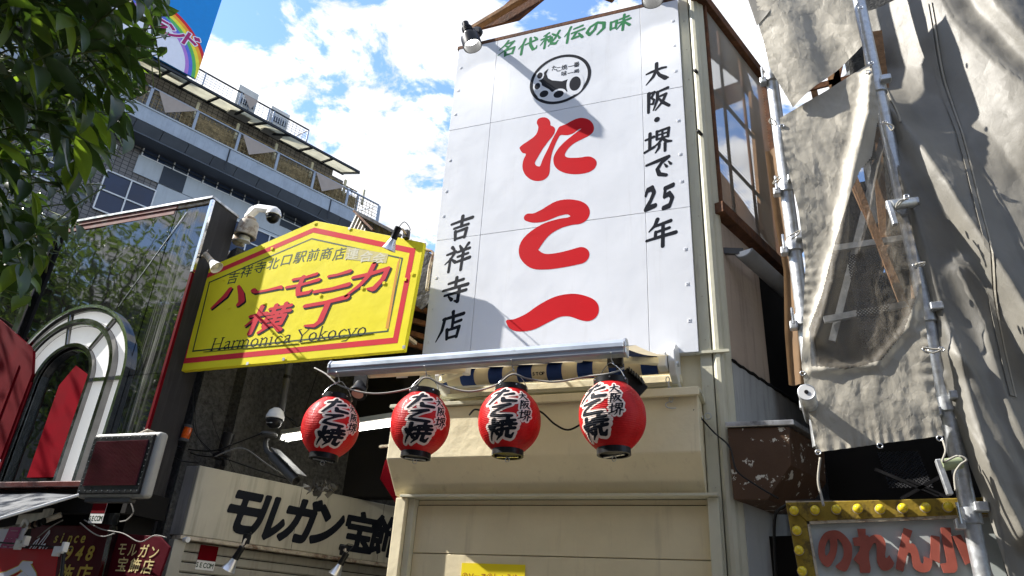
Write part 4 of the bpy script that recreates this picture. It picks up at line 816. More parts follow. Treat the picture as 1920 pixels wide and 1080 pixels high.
# ================================================================== yellow arcade sign
YY = 4.72
ys = thing('arcade_sign', 'yellow house shaped arcade sign with a red border and slanting red katakana', 'sign', (-4.0, YY, 3.6))
corner = [P(323, 697, YY), P(370, 510, YY), P(592, 414, YY), P(795, 455, YY), P(757, 657, YY)]
MB().prism(corner, (0, 0.05, 0)).build('board', m_yel, ys, bevel=0.003)
cen = sum(corner) / 5
def inset(pts, d):
    """shift every edge inwards by d (x, z polygon)"""
    P2 = [(p[0], p[2]) for p in pts]; n = len(P2); c = np.mean(P2, axis=0); L_ = []
    for i in range(n):
        a, b = np.array(P2[i]), np.array(P2[(i + 1) % n]); t = (b - a) / np.linalg.norm(b - a); nn = np.array([-t[1], t[0]])
        if nn @ (c - a) < 0: nn = -nn
        L_.append((a + nn * d, t))
    r = []
    for i in range(n):
        (a, t), (b, u) = L_[i - 1], L_[i]; A_ = np.array([t, -u]).T; k = np.linalg.solve(A_, b - a); r.append(a + t * k[0])
    return r
def border(d0, d1, mat, nm, y):
    A_, B_ = inset(corner, d0), inset(corner, d1); m = MB()
    for i in range(5):
        j = (i + 1) % 5; m.quad((A_[i][0], y, A_[i][1]), (A_[j][0], y, A_[j][1]), (B_[j][0], y, B_[j][1]), (B_[i][0], y, B_[i][1]))
    return m.build(nm, mat, ys)
border(0.070, 0.122, m_yred, 'red_border', YY - 0.0008); border(0.178, 0.192, m_ygrn, 'thin_border', YY - 0.0008)
def Yc(zx, zy, d=0.001): return P(300 + zx / 3, 360 + zy / 3, YY - d)
for ch, x, y in (('吉',412,482),('祥',487,447),('寺',563,423),('北',637,402),('口',712,380),('駅',788,365),('前',862,353),('商',935,347),('店',1010,347)):
    letter(ch, plane_fn(Yc(x, y), UX, UZ, 0.135, 0.135, 0.12, 0.05), m_ygrn, ys, bold=0.6, res=56, hand=False)
q = [Yc(1052, 308, 0.0014), Yc(1285, 348, 0.0014), Yc(1272, 400, 0.0014), Yc(1038, 378, 0.0014)]
MB().quad(*q).build('faded_sticker', m_oldpaper, ys)
for ch, x, y in (('連',1083,348),('合',1160,362),('会',1232,372)): letter(ch, plane_fn(Yc(x, y, 0.0022), UX, UZ, 0.135, 0.115, 0.1), m_ghost, ys, bold=2.0, res=50, hand=False)
YB = {'ハ': [[(34,22,6),(28,50,8),(2,92,4)],[(58,16,4),(78,50,8),(90,80,9),(84,92,6)]],
      'ー': [[(2,40,8),(12,52,5),(50,50,5),(90,44,7),(98,52,3)]],
      'モ': [[(14,18,5),(50,18,5),(84,12,6)],[(2,46,5),(50,46,5),(98,38,7)],[(44,14,6.5),(42,60,7),(50,84,7),(82,84,6.5),(90,76,3)]],
      'ニ': [[(26,22,5),(50,22,5),(84,16,7)],[(0,76,6),(50,76,6),(96,70,8)]],
      'カ': [[(2,36,5),(50,34,6),(92,26,6),(88,60,7),(72,88,8),(54,84,3)],[(48,2,6.5),(44,40,6.5),(30,66,6),(0,96,4)]],
      '横': [[(2,34,5),(40,30,6)],[(22,2,6),(20,96,6)],[(22,36,5),(0,66,3)],[(24,42,3),(38,56,5)],[(46,16,4.5),(96,12,5.5)],[(58,4,5),(58,34,5)],[(82,2,5),(82,34,5)],[(40,34,4.5),(99,30,5.5)],[(48,46,5),(48,76,5)],[(48,46,4.5),(92,44,5),(90,74,5)],[(70,34,4.5),(69,74,4.5)],[(50,60,4),(90,58,4)],[(48,75,4.5),(90,73,4.5)],[(58,80,5),(42,96,4)],[(78,80,4),(94,94,7)]],
      '丁': [[(2,18,6),(50,16,6),(98,8,8)],[(58,16,6.5),(56,80,7),(46,92,6),(22,88,3)]]}
for k_, v_ in YB.items(): STROKES['y' + k_] = v_
for ch, x, y, w_, h_, rs in (('ハ',405,580,0.37,0.26,0.02),('ー',602,552,0.34,0.22,0.04),('モ',796,526,0.34,0.25,0.08),('ニ',980,506,0.35,0.25,0.08),('カ',1178,486,0.37,0.29,0.08),('横',604,712,0.43,0.28,0.03),('丁',906,678,0.42,0.28,0.06)):
    for mat, dx, dz, dd, nm in ((m_blk, 0.016, -0.016, 0.0014, 'letter_shadow'), (m_yred, 0, 0, 0.0022, 'letter')):
        c = Yc(x, y, dd) + np.array([dx, 0, dz]); letter('y' + ch, plane_fn(c, UX, UZ, w_, h_, 0.16, rs), mat, ys, nm, res=84, k=1.08 if mat is m_yred else 1.2)
txt = 'Harmonica Yokocyo'; tot = sum(SW[c] for c in txt); A0, A1 = Yc(288, 868), Yc(1165, 778); cur = 0
for ch in txt:
    if ch != ' ':
        t_ = cur / tot; c = A0 + (A1 - A0) * t_ ; sc_ = (A1[0] - A0[0]) / tot * 100
        letter('_' + ch, plane_fn(c + np.array([0.5 * sc_, 0, 0.016]), UX, UZ, sc_, 0.145, 0.1, 0.02), m_blk, ys, 'letter', res=64, pad=22, k=1.35)
    cur += SW[ch]
MB().bar(Yc(245, 900), Yc(780, 853), 0.004, 0.007, up=(0, 1, 0)).build('underline', m_ygrn, ys)
MB().bar(Yc(790, 850), Yc(1200, 795), 0.004, 0.007, up=(0, 1, 0)).build('underline', m_ygrn, ys)
MB().quad(Yc(1335, 400), Yc(1352, 360), Yc(1285, 770), Yc(1268, 765)).build('rust_stain', M('rust_stain', (0.75, 0.33, 0.03), 0.6), ys)
for x, y in ((1372, 872), (695, 940), (492, 965), (1378, 492), (1418, 460), (572, 310), (1260, 512), (900, 580), (360, 490), (388, 650), (1138, 540), (585, 625), (1065, 205), (870, 175), (630, 318), (430, 370)):
    c = Yc(x, y, 0.004); MB().box(c[0] - 0.014, c[0] + 0.014, c[1] - 0.003, c[1], c[2] - 0.014, c[2] + 0.014).build('fixing_clip', m_capmetal if x in (1372, 695, 492, 1065) else m_yel, ys, bevel=0.002)
MB().tube([corner[1] + np.array([0, 0.03, 0.0]), corner[2] + np.array([0, 0.03, 0.0]), corner[3] + np.array([0, 0.03, 0.0])], 0.012, 6).build('rear_frame', m_rust, ys)
for x in (-4.8, -3.9, -3.1): MB().bar((x, YY + 0.05, 4.0), (x, 5.5, 4.0), 0.03).build('support_bar', m_rust, ys)
# lamps of the yellow sign
def bell(c, aim, back, label, mat=m_silver, s=1.0, g='silver bell lamps over the yellow sign'):
    c = np.array(c); a = _n(aim); t = thing('bell_lamp', label, 'lamp', c, g)
    MB().lathe([(0.024 * s, -0.02 * s), (0.03 * s, 0.0), (0.04 * s, 0.03 * s), (0.058 * s, 0.075 * s), (0.062 * s, 0.08 * s), (0.055 * s, 0.078 * s), (0.03 * s, 0.02 * s)], c, a, 28).build('reflector', mat, t, smooth='auto')
    MB().lathe([(0.002, 0.012 * s), (0.02 * s, 0.02 * s), (0.034 * s, 0.045 * s), (0.03 * s, 0.062 * s), (0.002, 0.07 * s)], c, a, 20).build('bulb', m_opal, t, smooth=True)
    MB().lathe([(0.022 * s, -0.13 * s), (0.028 * s, -0.125 * s), (0.028 * s, -0.09 * s), (0.025 * s, -0.085 * s), (0.03 * s, -0.02 * s), (0.024 * s, -0.015 * s)], c, a, 18).build('socket', m_rust if mat is m_opal else m_bplast, t, smooth='auto')
    bk = np.array(back); MB().tube([c - a * 0.11 * s, (c - a * 0.12 * s + bk) / 2 + np.array([0, 0, 0.02]), bk], 0.010 * s, 8).build('arm', m_rust, t, smooth=True)
    MB().bar(bk + np.array([0, 0, -0.04]), bk + np.array([0, 0, 0.04]), 0.05 * s).build('clamp', m_bmetal, t, bevel=0.004)
    MB().tube(spline([c - a * 0.12 * s, c - a * 0.16 * s + np.array([0.02, 0.03, 0.03]), bk + np.array([0.03, 0, 0.05]), bk]), 0.004, 6).build('cable', m_cable_b, t, smooth=True)
    return t
bell(P(736, 452, 4.42), (-0.35, 0.15, -0.75), P(762, 440, 4.70), 'bell lamp at the right shoulder of the yellow sign')
bell(P(398, 492, 4.40), (0.55, 0.15, -0.55), P(376, 486, 4.66), 'bell lamp at the left shoulder of the yellow sign', m_opal)

# ------------------------------------------------------------------ cameras
def dome_cam(c, label, s=1.0, stem=None):
    c = np.array(c); t = thing('dome_camera', label, 'security camera', c)
    MB().lathe([(0.002, 0.095 * s), (0.035 * s, 0.09 * s), (0.07 * s, 0.06 * s), (0.088 * s, 0.01 * s), (0.09 * s, -0.02 * s), (0.084 * s, -0.022 * s), (0.002, -0.018 * s)], c, (0, 0, 1), 32).build('shell', m_wplast, t, smooth='auto')
    MB().lathe([(0.080 * s, -0.023 * s), (0.080 * s, -0.045 * s), (0.066 * s, -0.085 * s), (0.035 * s, -0.11 * s), (0.002, -0.115 * s)], c, (0, 0, 1), 28).build('dark_dome', m_bplast, t, smooth=True)
    for k in range(5): MB().lathe([(0.004 * s, 0), (0.003 * s, 0.004)], c + np.array([(-0.03 + 0.015 * k) * s, -0.070 * s, -0.075 * s]), (0, -1, -0.5), 6).build('led', m_wplast, t)
    return t
c = P(513, 402, 4.95); dc = dome_cam(c, 'white dome camera over the yellow sign, above the rusty horn', 0.86)
arm = spline([c + np.array([-0.0, 0.03, 0.06]), P(492, 390, 5.0), P(470, 395, 5.05), P(462, 420, 5.1)])
MB().tube(arm, 0.030, 10).build('bracket', m_wplast, dc, smooth=True)
m = MB(); m.tube([arm[2] + rng.normal(0, 0.003, 3) + np.array([0, 0, 0]), arm[8]], 0.042, 9); m.tube([arm[8], arm[15]], 0.045, 7); m.build('tape_wrap', m_opal, dc)
c = P(464, 430, 4.98); hn = thing('horn_speaker', 'rusty cream drum loudspeaker strapped beside the dome camera above the yellow sign', 'loudspeaker', c)
MB().lathe([(0.04, 0.10), (0.085, 0.09), (0.10, 0.06), (0.108, -0.05), (0.112, -0.06), (0.112, -0.085), (0.104, -0.085)], c, (0.12, 0.0, 1), 32).build('drum', m_rust, hn, smooth='auto')
MB().lathe([(0.10, -0.075), (0.09, -0.085), (0.002, -0.088)], c, (0.12, 0.0, 1), 24).build('black_ring', m_bplast, hn)
MB().lathe([(0.055, -0.082), (0.06, -0.12), (0.075, -0.135), (0.03, -0.15), (0.002, -0.14)], c, (0.2, -0.1, 1), 20).build('cone', m_opal, hn, smooth='auto')
MB().tube(spline([c + np.array([-0.05, 0.05, -0.14]), c + np.array([-0.13, 0.02, -0.12]), c + np.array([-0.19, 0.06, -0.03])]), 0.035, 10).build('bracket', m_rust, hn, smooth=True)
MB().lathe([(0.05, 0.095), (0.055, 0.13), (0.02, 0.15)], c, (0.12, 0, 1), 16).build('neck', m_rust, hn, smooth='auto')
c = P(516, 782, 5.0); dc = dome_cam(c, 'white dome camera hanging below the yellow sign in front of the dark wall', 0.88)
MB().tube([c + np.array([0.005, 0.06, 0.07]), P(533, 735, 5.05), P(543, 682, 5.06)], 0.030, 12).build('drop_pipe', m_dkgrey, dc, smooth=True)
MB().lathe([(0.034, 0), (0.034, 0.03)], P(537, 710, 5.055), (0.1, 0, 1), 14).build('collar', m_bmetal, dc)
c = P(528, 872, 5.05); bc = thing('bullet_camera', 'dark grey bullet camera aimed down right below the hanging dome camera', 'security camera', c)
a = P(512, 855, 5.0); b = P(556, 902, 4.95)
MB().tube([a, b], [0.045, 0.042], 16).build('barrel', m_greyplast, bc, smooth='auto')
MB().lathe([(0.036, 0), (0.03, -0.02)], b, _n(np.array(b) - a), 16).build('lens', m_bplast, bc)
MB().bar(a + np.array([0.02, -0.02, 0.055]), b + np.array([0.06, -0.02, 0.04]), 0.11, 0.010).build('sun_shield', m_greyplast, bc, bevel=0.003)
MB().tube(spline([a, P(500, 845, 5.05), P(498, 828, 5.08), P(506, 815, 5.1)]), 0.022, 10).build('bracket', m_dkgrey, bc, smooth=True)
MB().lathe([(0.07, 0), (0.075, -0.02), (0.06, -0.035)], P(505, 812, 5.05), (0, 0, 1), 20).build('mount_plate', m_greyplast, bc, smooth='auto')

# ================================================================== alley side: jeweller's sign, shutter, dark wall
C0 = P(375, 872, 5.0); FM = Frame(C0, D2, N2)
al = thing('alley_building', 'dark rough stucco building running back behind the yellow sign', 'building', (C0[0], 5.3, 0))
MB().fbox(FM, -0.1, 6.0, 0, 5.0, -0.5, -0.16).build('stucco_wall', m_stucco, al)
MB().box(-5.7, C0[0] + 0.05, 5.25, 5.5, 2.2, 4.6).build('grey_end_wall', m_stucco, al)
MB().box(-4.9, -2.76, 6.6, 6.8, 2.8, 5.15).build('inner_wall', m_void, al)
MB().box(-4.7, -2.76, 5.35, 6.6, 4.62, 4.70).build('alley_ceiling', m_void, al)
js = thing('jeweller_sign', 'long grimy white sign box with black slanted katakana above the grey roller shutter', 'sign', (C0[0], 5.0, 2.2))
tz, bz2 = 2.785, 2.200
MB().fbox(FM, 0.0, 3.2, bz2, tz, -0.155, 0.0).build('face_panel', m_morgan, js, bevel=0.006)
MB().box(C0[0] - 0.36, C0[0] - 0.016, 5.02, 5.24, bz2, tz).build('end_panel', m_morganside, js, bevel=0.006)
MB().fbox(FM, -0.02, 3.2, bz2 - 0.035, bz2 - 0.004, -0.15, 0.015).build('bottom_lip', m_rust, js, bevel=0.003)
for s in (1.06, 2.1): MB().fbox(FM, s, s + 0.004, bz2, tz, 0.0, 0.0015).build('panel_joint', m_dkgrey, js)
STROKES['jモ'] = [[(22,14,8),(84,14,8)],[(12,46,8),(84,46,8)],[(50,14,8),(44,66,8.5),(52,84,8.5),(82,84,8.5)]]
STROKES['jル'] = [[(36,14,8),(28,60,8),(6,88,6)],[(66,10,8.5),(56,84,8.5),(70,80,8),(96,60,7)]]
STROKES['jガ'] = [[(10,32,8),(82,32,8),(74,84,8.5),(56,88,6)],[(46,8,8),(38,50,8),(10,90,7)],[(78,2,5),(84,16,5)],[(94,0,5),(99,14,5)]]
STROKES['jン'] = [[(16,18,8),(34,34,8)],[(88,14,8),(76,56,8.5),(44,84,9),(16,86,9)]]
def Jc(x, y): s_, z_ = FM.px(400 + x / 2.57, 660 + y / 2.57, 0.002); return s_, z_
for ch, x, y, w_, h_ in (('モ',148,765,0.37,0.46),('ル',268,795,0.38,0.46),('ガ',420,812,0.42,0.46),('ン',552,830,0.40,0.46)):
    s_, z_ = Jc(x, y); letter(ch, plane_fn(FM.p(s_, z_, 0.003), FM.u, UZ, w_, h_, 0.22), m_blk, js, res=96, bold=4.6, hand=False)
for ch, x, y, w_, h_ in (('宝',705,870,0.44,0.42),('飾',830,888,0.42,0.42)):
    s_, z_ = Jc(x, y); letter(ch, plane_fn(FM.p(s_, z_, 0.003), FM.u, UZ, w_, h_, 0.12), m_blk, js, bold=3.6, res=84, hand=False)
rs_ = thing('roller_shutter', 'closed grey roller shutter beneath the jeweller sign box', 'shutter', FM.p(1.5, 0))
z = bz2 - 0.04
while z > 1.1:
    MB().fbox(FM, 0.06, 3.2, z - 0.078, z - 0.004, -0.10, -0.07).build('slat', m_shutter, rs_, bevel=0.01); z -= 0.082
MB().fbox(FM, -0.05, 0.055, 0.9, bz2 - 0.04, -0.12, -0.02).build('guide_rail', m_shutter, rs_, bevel=0.003)
MB().fbox(FM, 0.05, 3.2, 0.9, bz2 - 0.04, -0.15, -0.11).build('backing', m_void, rs_)
def sticker(fr_pt, u, v, w_, h_, label, nn):
    t = thing('security_sticker', label, 'sticker', fr_pt, 'red and white alarm stickers'); fr_pt = np.array(fr_pt); u = np.array(u); v = np.array(v); nn = np.array(nn)
    def q(a, b, d=0): return fr_pt + u * a * w_ + v * b * h_ + nn * d
    MB().prism([q(-.5, -.5), q(.5, -.5), q(.5, .5), q(-.5, .5)], nn * 0.002).build('plate', m_wplast, t)
    MB().quad(q(-.5, -.12, .003), q(.5, -.12, .003), q(.5, .5, .003), q(-.5, .5, .003)).build('red_field', m_redpan, t)
    for j, ch in enumerate('SECOM'):
        letter(ch, plane_fn(q(-0.36 + 0.185 * j, -0.30, 0.003), u, v, w_ * 0.26, h_ * 0.28), m_ygrn, t, bold=2.4, res=40, hand=False)
s_, z_ = FM.px(388, 1046, -0.065); sticker(FM.p(s_, z_, -0.066), FM.u, UZ, 0.17, 0.20, 'red and white alarm sticker on the roller shutter', FM.n)
# bell lamps in front of the shutter
s_, z_ = FM.px(458, 1012, 0.10); bell(P(438, 1052, 4.9), (-0.35, -0.1, -0.85), P(462, 1010, 5.02), 'silver bell lamp hanging below the katakana sign, nearer the alarm sticker', m_silver, 0.95, 'silver lamps below the jeweller sign')
bell(P(636, 1062, 5.3), (-0.35, -0.1, -0.85), P(644, 1032, 5.42), 'silver bell lamp hanging below the katakana sign, nearer the cream shop', m_silver, 0.9, 'silver lamps below the jeweller sign')
c = P(349, 1012, 4.9); tag(MB().lathe([(0.02, -0.03), (0.024, 0.0), (0.022, 0.03)], c, (1, -0.3, 0), 16).build('small_camera', m_wplast, smooth='auto'), 'small white capsule sensor below the left end of the katakana sign', 'sensor')
# beacon, bracket lamp, cables on the dark wall
c = P(350, 812, 4.92); t = thing('warning_beacon', 'orange ribbed warning lamp on the dark wall left of the jeweller sign', 'beacon', c)
MB().lathe([(0.036, -0.05), (0.038, 0.0), (0.036, 0.05), (0.03, 0.056)], c, (0.12, 0, 1), 20).build('lens', m_orange, t, smooth='auto')
MB().lathe([(0.042, 0.05), (0.042, 0.075)], c, (0.12, 0, 1), 18).build('cap', m_dkgrey, t); MB().lathe([(0.045, -0.075), (0.042, -0.05)], c, (0.12, 0, 1), 18).build('base', m_dkgrey, t)
c = P(424, 830, 5.16); t = thing('black_floodlight', 'black cylindrical lamp standing on the jeweller sign amid cables', 'lamp', c)
MB().lathe([(0.05, -0.09), (0.055, 0.0), (0.055, 0.085), (0.05, 0.09)], c, (0.1, 0, 1), 20).build('can', m_bplast, t, smooth='auto')
MB().bar(c + np.array([0, 0, -0.09]), c + np.array([0, 0.05, -0.2]), 0.03).build('stem', m_bmetal, t)
MB().bar(c + np.array([-0.08, 0, -0.13]), c + np.array([0.05, 0, -0.10]), 0.10, 0.05).build('base', m_bmetal, t, bevel=0.006)
cabs = [([(352, 690), (340, 740), (322, 780), (318, 812)], 4.90, m_cable_g, 0.008, 'grey cable coming down left of the orange beacon'),
        ([(362, 690), (362, 760), (366, 810), (395, 845)], 4.93, m_cable_b, 0.005, 'black cable falling right of the orange beacon'),
        ([(382, 692), (366, 760), (372, 820), (398, 850)], 4.94, m_cable_b, 0.003, 'thin black wire looping beside the orange beacon'),
        ([(392, 692), (398, 760), (402, 800), (440, 885)], 5.12, m_cable_b, 0.003, 'thin black wire straight down the dark wall'),
        ([(312, 832), (350, 842), (400, 845), (440, 832), (492, 812)], 4.98, m_cable_b, 0.007, 'black cable running right to the hanging dome camera'),
        ([(315, 815), (360, 850), (420, 860), (480, 880), (560, 905)], 5.0, m_cable_b, 0.006, 'black cable lying along the top of the jeweller sign'),
        ([(400, 858), (430, 845), (460, 842), (500, 870), (530, 890)], 5.06, m_cable_g, 0.006, 'grey cable curving over the jeweller sign'),
        ([(300, 825), (330, 860), (372, 868)], 4.94, m_cable_b, 0.006, 'black cable entering the left end of the jeweller sign'),
        ([(600, 684), (575, 760), (560, 800), (530, 772)], 5.5, m_cable_b, 0.005, 'black wire hanging behind the far left lantern'),
        ([(535, 780), (552, 790), (560, 800), (585, 778)], 5.2, m_cable_b, 0.007, 'short black lead at the dome camera shoulder')]
for pts, y, mat, r, lb in cabs: tag(MB().tube(spline([P(a, b, y + rng.normal(0, 0.015)) for a, b in pts], 7), r, 6).build('wall_cable', mat, smooth=True), lb, 'cable', 'cables on the dark alley wall')
m = MB(); cc = P(604, 915, 5.3)
for k in range(40):
    o = cc + np.array([rng.uniform(-0.12, 0.1), rng.normal(0, 0.02), rng.normal(0, 0.012)]); a, b, c = (rng.normal(0, 0.03, 3) for _ in range(3)); m.add([o, o + a, o + a + b, o + b + c * 0.3], [(0, 1, 2), (0, 2, 3)])
tag(m.build('plastic_bag', m_bag, smooth=True), 'crumpled grey plastic bag lying on top of the jeweller sign', 'plastic bag')
# fluorescent batten
fa, fb = P(528, 822, 5.22), P(858, 762, 4.93)
fb[2] = fa[2] = 0.5 * (fa[2] + fb[2]); fa = PZ(528, 822, fa[2]); fb = PZ(842, 776, fb[2])
fl = thing('tube_light', 'white twin tube light glowing behind the far left lanterns', 'tube light', (fa + fb) / 2)
d_ = _n(fb - fa); up_ = np.array([0, 0, 1.0]); sd = np.cross(d_, up_)
MB().bar(fa + up_ * 0.05 + sd * -0.03, fb + up_ * 0.05 + sd * -0.03 + d_ * 0.05, 0.12, 0.05).build('batten', M('batten_white', (0.42, 0.42, 0.38), 0.5), fl, bevel=0.006)
for q in (-0.055, 0.012):
    MB().tube([fa + sd * q + d_ * 0.03, fb + sd * q - d_ * 0.03], 0.0155, 12).build('lit_tube', m_tube, fl, smooth='auto')
    for e, sgn in ((fa, 1), (fb, -1)): MB().bar(e + sd * q, e + sd * q + d_ * sgn * 0.028, 0.035, 0.05).build('tube_holder', m_wplast, fl, bevel=0.003)
# maroon sign edge in the alley
MB_ = MB().prism([P(722, 862, 5.35), P(712, 898, 5.35), P(742, 944, 5.35), P(800, 944, 5.35), P(800, 862, 5.35)], (0, 0.12, 0)).build('alley_sign_panel', m_redpan, bevel=0.004)
tag(MB_, 'dark red chamfered sign panel peeping out behind the shutter housing', 'sign')
c = P(716, 838, 5.2); tag(MB().bar(c + np.array([-0.02, 0, 0]), c + np.array([0.08, 0, 0.01]), 0.03, 0.02).build('conduit_clip', m_rust), 'small rusty clip just above the dark red alley panel', 'clip')
# roofs behind the yellow sign
cr_ = thing('corrugated_roof', 'corrugated iron lean-to roof rising behind the yellow sign', 'roof', P(690, 430, 5.6))
m = MB(); A_, B_, Cq, Dq = P(668, 397, 5.5), P(750, 440, 5.5), P(835, 520, 5.9), P(690, 470, 5.9); n = 44
for k in range(n):
    t0, t1 = k / n, (k + 1) / n; o0 = np.array([0, 0, 0.014 * (k % 2)]); o1 = np.array([0, 0, 0.014 * ((k + 1) % 2)])
    m.quad(A_ + (B_ - A_) * t0 + o0, A_ + (B_ - A_) * t1 + o1, A_ + (B_ - A_) * t1 + (Dq - A_) + o1, A_ + (B_ - A_) * t0 + (Dq - A_) + o0)
m.build('dark_slope', m_corr, cr_)
m = MB(); A2, B2 = P(668, 400, 5.48), P(640, 432, 5.48); E_ = P(700, 455, 5.48) - A2
n = 16
for k in range(n):
    t0, t1 = k / n, (k + 1) / n; o0 = np.array([0, -0.010 * (k % 2), 0]); o1 = np.array([0, -0.010 * ((k + 1) % 2), 0])
    m.quad(A2 + E_ * t0 + o0, A2 + E_ * t1 + o1, B2 + E_ * t1 + o1 + np.array([0, 0, -.3]), B2 + E_ * t0 + o0 + np.array([0, 0, -.3]))
m.build('light_gable', M('corrugated_light', (0.55, 0.52, 0.46), 0.5, dirt=0.5, dirtcol=(0.3, 0.15, 0.07), dlo=0.5, dhi=0.65), cr_)
MB().bar(P(664, 396, 5.46), P(752, 442, 5.46), 0.02, 0.03).build('ridge_edge', m_bmetal, cr_)
MB().bar(P(664, 396, 5.46), P(700, 432, 5.4), 0.03, 0.02).build('gable_board', m_wood, cr_)
br = thing('alley_roof_frame', 'dark timbers and torn black tarp between the yellow sign and the white signboard', 'roof frame', P(785, 560, 5.4))
MB().prism([P(770, 448, 5.3), P(800, 470, 5.3), P(812, 478, 5.3), P(812, 560, 5.3), P(790, 580, 5.3), P(762, 560, 5.3)], (0, 0.02, 0)).build('tarp', m_tarp, br)
for k, yy in enumerate((540, 575, 600, 625, 645)): MB().bar(P(740, yy - 8, 5.6), P(820, yy + 14, 5.6), 0.05, 0.05).build('batten', m_wood, br, bevel=0.003)
MB().tube(spline([P(775, 455, 5.0), P(800, 468, 4.98), P(812, 475, 4.97), P(806, 500, 4.97), P(800, 545, 4.97)]), 0.014, 6).build('cord', m_rust, br, smooth=True)
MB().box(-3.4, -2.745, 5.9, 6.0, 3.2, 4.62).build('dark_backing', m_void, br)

# ================================================================== mirror glass building on the left
GY = 4.54
gb = thing('mirror_building', 'shop building clad in dark mirror glass with an arched window', 'building', (-6.0, GY, 0))
AX, AZ, RO, RM, RI = -6.215, 3.48, 0.775, 0.60, 0.355; AB = 2.545
def gx(px, py): return P(px, py, GY)
zt = 5.27
# glass sheets, tiled around the arch: each sheet is cut to the arch outline
def arch_out(x):       # lowest z of the glass above the arch for a given x
    dx = abs(x - AX); return AZ + math.sqrt(RO * RO - dx * dx) if dx < RO else None
def glass_sheet(x0, x1, z0, z1, y=GY):
    m = MB(); top = []; bot = []; n = 24
    for i in range(n + 1):
        x = x0 + (x1 - x0) * i / n; a = arch_out(x); lo = z0 if a is None else max(z0, a); bot.append((x, y, min(lo, z1))); top.append((x, y, z1))
    for i in range(n):
        if bot[i][2] >= z1 - 1e-4 and bot[i + 1][2] >= z1 - 1e-4: continue
        m.quad(bot[i], bot[i + 1], top[i + 1], top[i])
    if not m.f: return
    o = m.build('glass_sheet', m_mirror, gb, solid=0.006); return o
g1, g2, g3 = -6.42, -5.47, -5.06
glass_sheet(-6.985, g1 - 0.003, 3.4, zt - 0.02, GY + 0.003); glass_sheet(g1 + 0.003, g2 - 0.003, 3.4, zt - 0.02, GY - 0.004); glass_sheet(g2 + 0.003, g3, 3.50, zt - 0.02, GY); glass_sheet(-5.435, g3, 2.4, 3.494, GY - 0.002)
# diagonal joint from the top right of the middle pane to the arch
MB().bar(P(350, 398, GY - 0.011), P(222, 575, GY - 0.011), 0.004, 0.005, up=(0, 1, 0)).build('glass_joint', m_steel, gb)
MB().box(-7.6, g3 + 0.04, GY - 0.03, GY + 0.37, zt + 0.045, zt + 0.075).build('roof_cap', m_capmetal, gb, bevel=0.004)
MB().box(-7.6, g2, GY - 0.02, GY + 0.03, zt, zt + 0.04).build('red_trim', m_trimred, gb, bevel=0.003)
MB().box(-7.6, g2 - 0.02, GY - 0.012, GY + 0.02, zt - 0.06, zt - 0.004).build('red_trim', m_trimred, gb, bevel=0.003)
MB().box(g2, g3 + 0.03, GY - 0.01, GY + 0.03, zt - 0.0, zt + 0.04).build('wood_trim', m_rust, gb, bevel=0.003)
MB().box(g3 + 0.002, g3 + 0.036, GY - 0.014, GY + 0.02, 4.50, zt + 0.043).build('chrome_edge', m_chrome, gb, bevel=0.003)
MB().box(g3 + 0.002, g3 + 0.034, GY - 0.010, GY + 0.02, 2.4, 4.497).build('red_edge', m_redpan, gb, bevel=0.003)
MB().box(-7.5, g3 + 0.030, GY + 0.022, GY + 0.36, 2.4, zt + 0.043).build('side_body', m_sideblack, gb)
# dark post at the left and the pane beyond it
MB().box(-7.16, -7.06, GY - 0.06, GY + 0.02, 2.3, zt - 0.06).build('dark_post', m_darkchrome, gb, bevel=0.01)
MB().box(-7.9, -7.17, GY - 0.004, GY + 0.003, 2.3, zt - 0.03).build('glass_sheet', m_mirror, gb)
MB().prism([P(-60, 560, GY - 0.08), P(0, 600, GY - 0.08), P(62, 655, GY - 0.08), P(60, 700, GY - 0.08), P(0, 860, GY - 0.08), P(-60, 860, GY - 0.08)], (0, 0.03, 0)).build('red_gable_panel', m_redpan, gb)
# the arch: rings of chrome, opal panes, crossbars
aw_ = MB().box(AX - RO, AX + RO, GY + 0.03, GY + 0.05, AB, AZ + RO).build('arch_window', m_void, gb)
def archpts(r, y, n=28, z0=AB): return [(AX - r, y, z0)] + [(AX - r * math.cos(t), y, AZ + r * math.sin(t)) for t in np.linspace(0, math.pi, n)] + [(AX + r, y, z0)]
def archrib(r, w_, y0, y1, mat, nm):
    m = MB(); a = archpts(r - w_ / 2, 0); b = archpts(r + w_ / 2, 0)
    for i in range(len(a) - 1):
        q = [a[i], a[i + 1], b[i + 1], b[i]]; F_ = [(p[0], y0, p[2]) for p in q]; B_ = [(p[0], y1, p[2]) for p in q]
        m.add(F_ + B_, [(0, 1, 2, 3), (7, 6, 5, 4), (0, 4, 5, 1), (3, 2, 6, 7)])
    return m.build(nm, mat, aw_, smooth='auto')
archrib(RO - 0.015, 0.030, GY - 0.06, GY + 0.028, m_chrome, 'outer_rib'); archrib(RO - 0.045, 0.022, GY - 0.03, GY + 0.028, m_darkchrome, 'outer_rib')
archrib(RM, 0.040, GY - 0.075, GY + 0.028, m_darkchrome, 'middle_rib'); archrib(RM - 0.030, 0.018, GY - 0.055, GY + 0.028, m_chrome, 'middle_rib'); archrib(RI, 0.035, GY - 0.06, GY + 0.028, m_darkchrome, 'inner_rib'); archrib(RI - 0.04, 0.012, GY - 0.02, GY + 0.02, m_chrome, 'inner_rib')
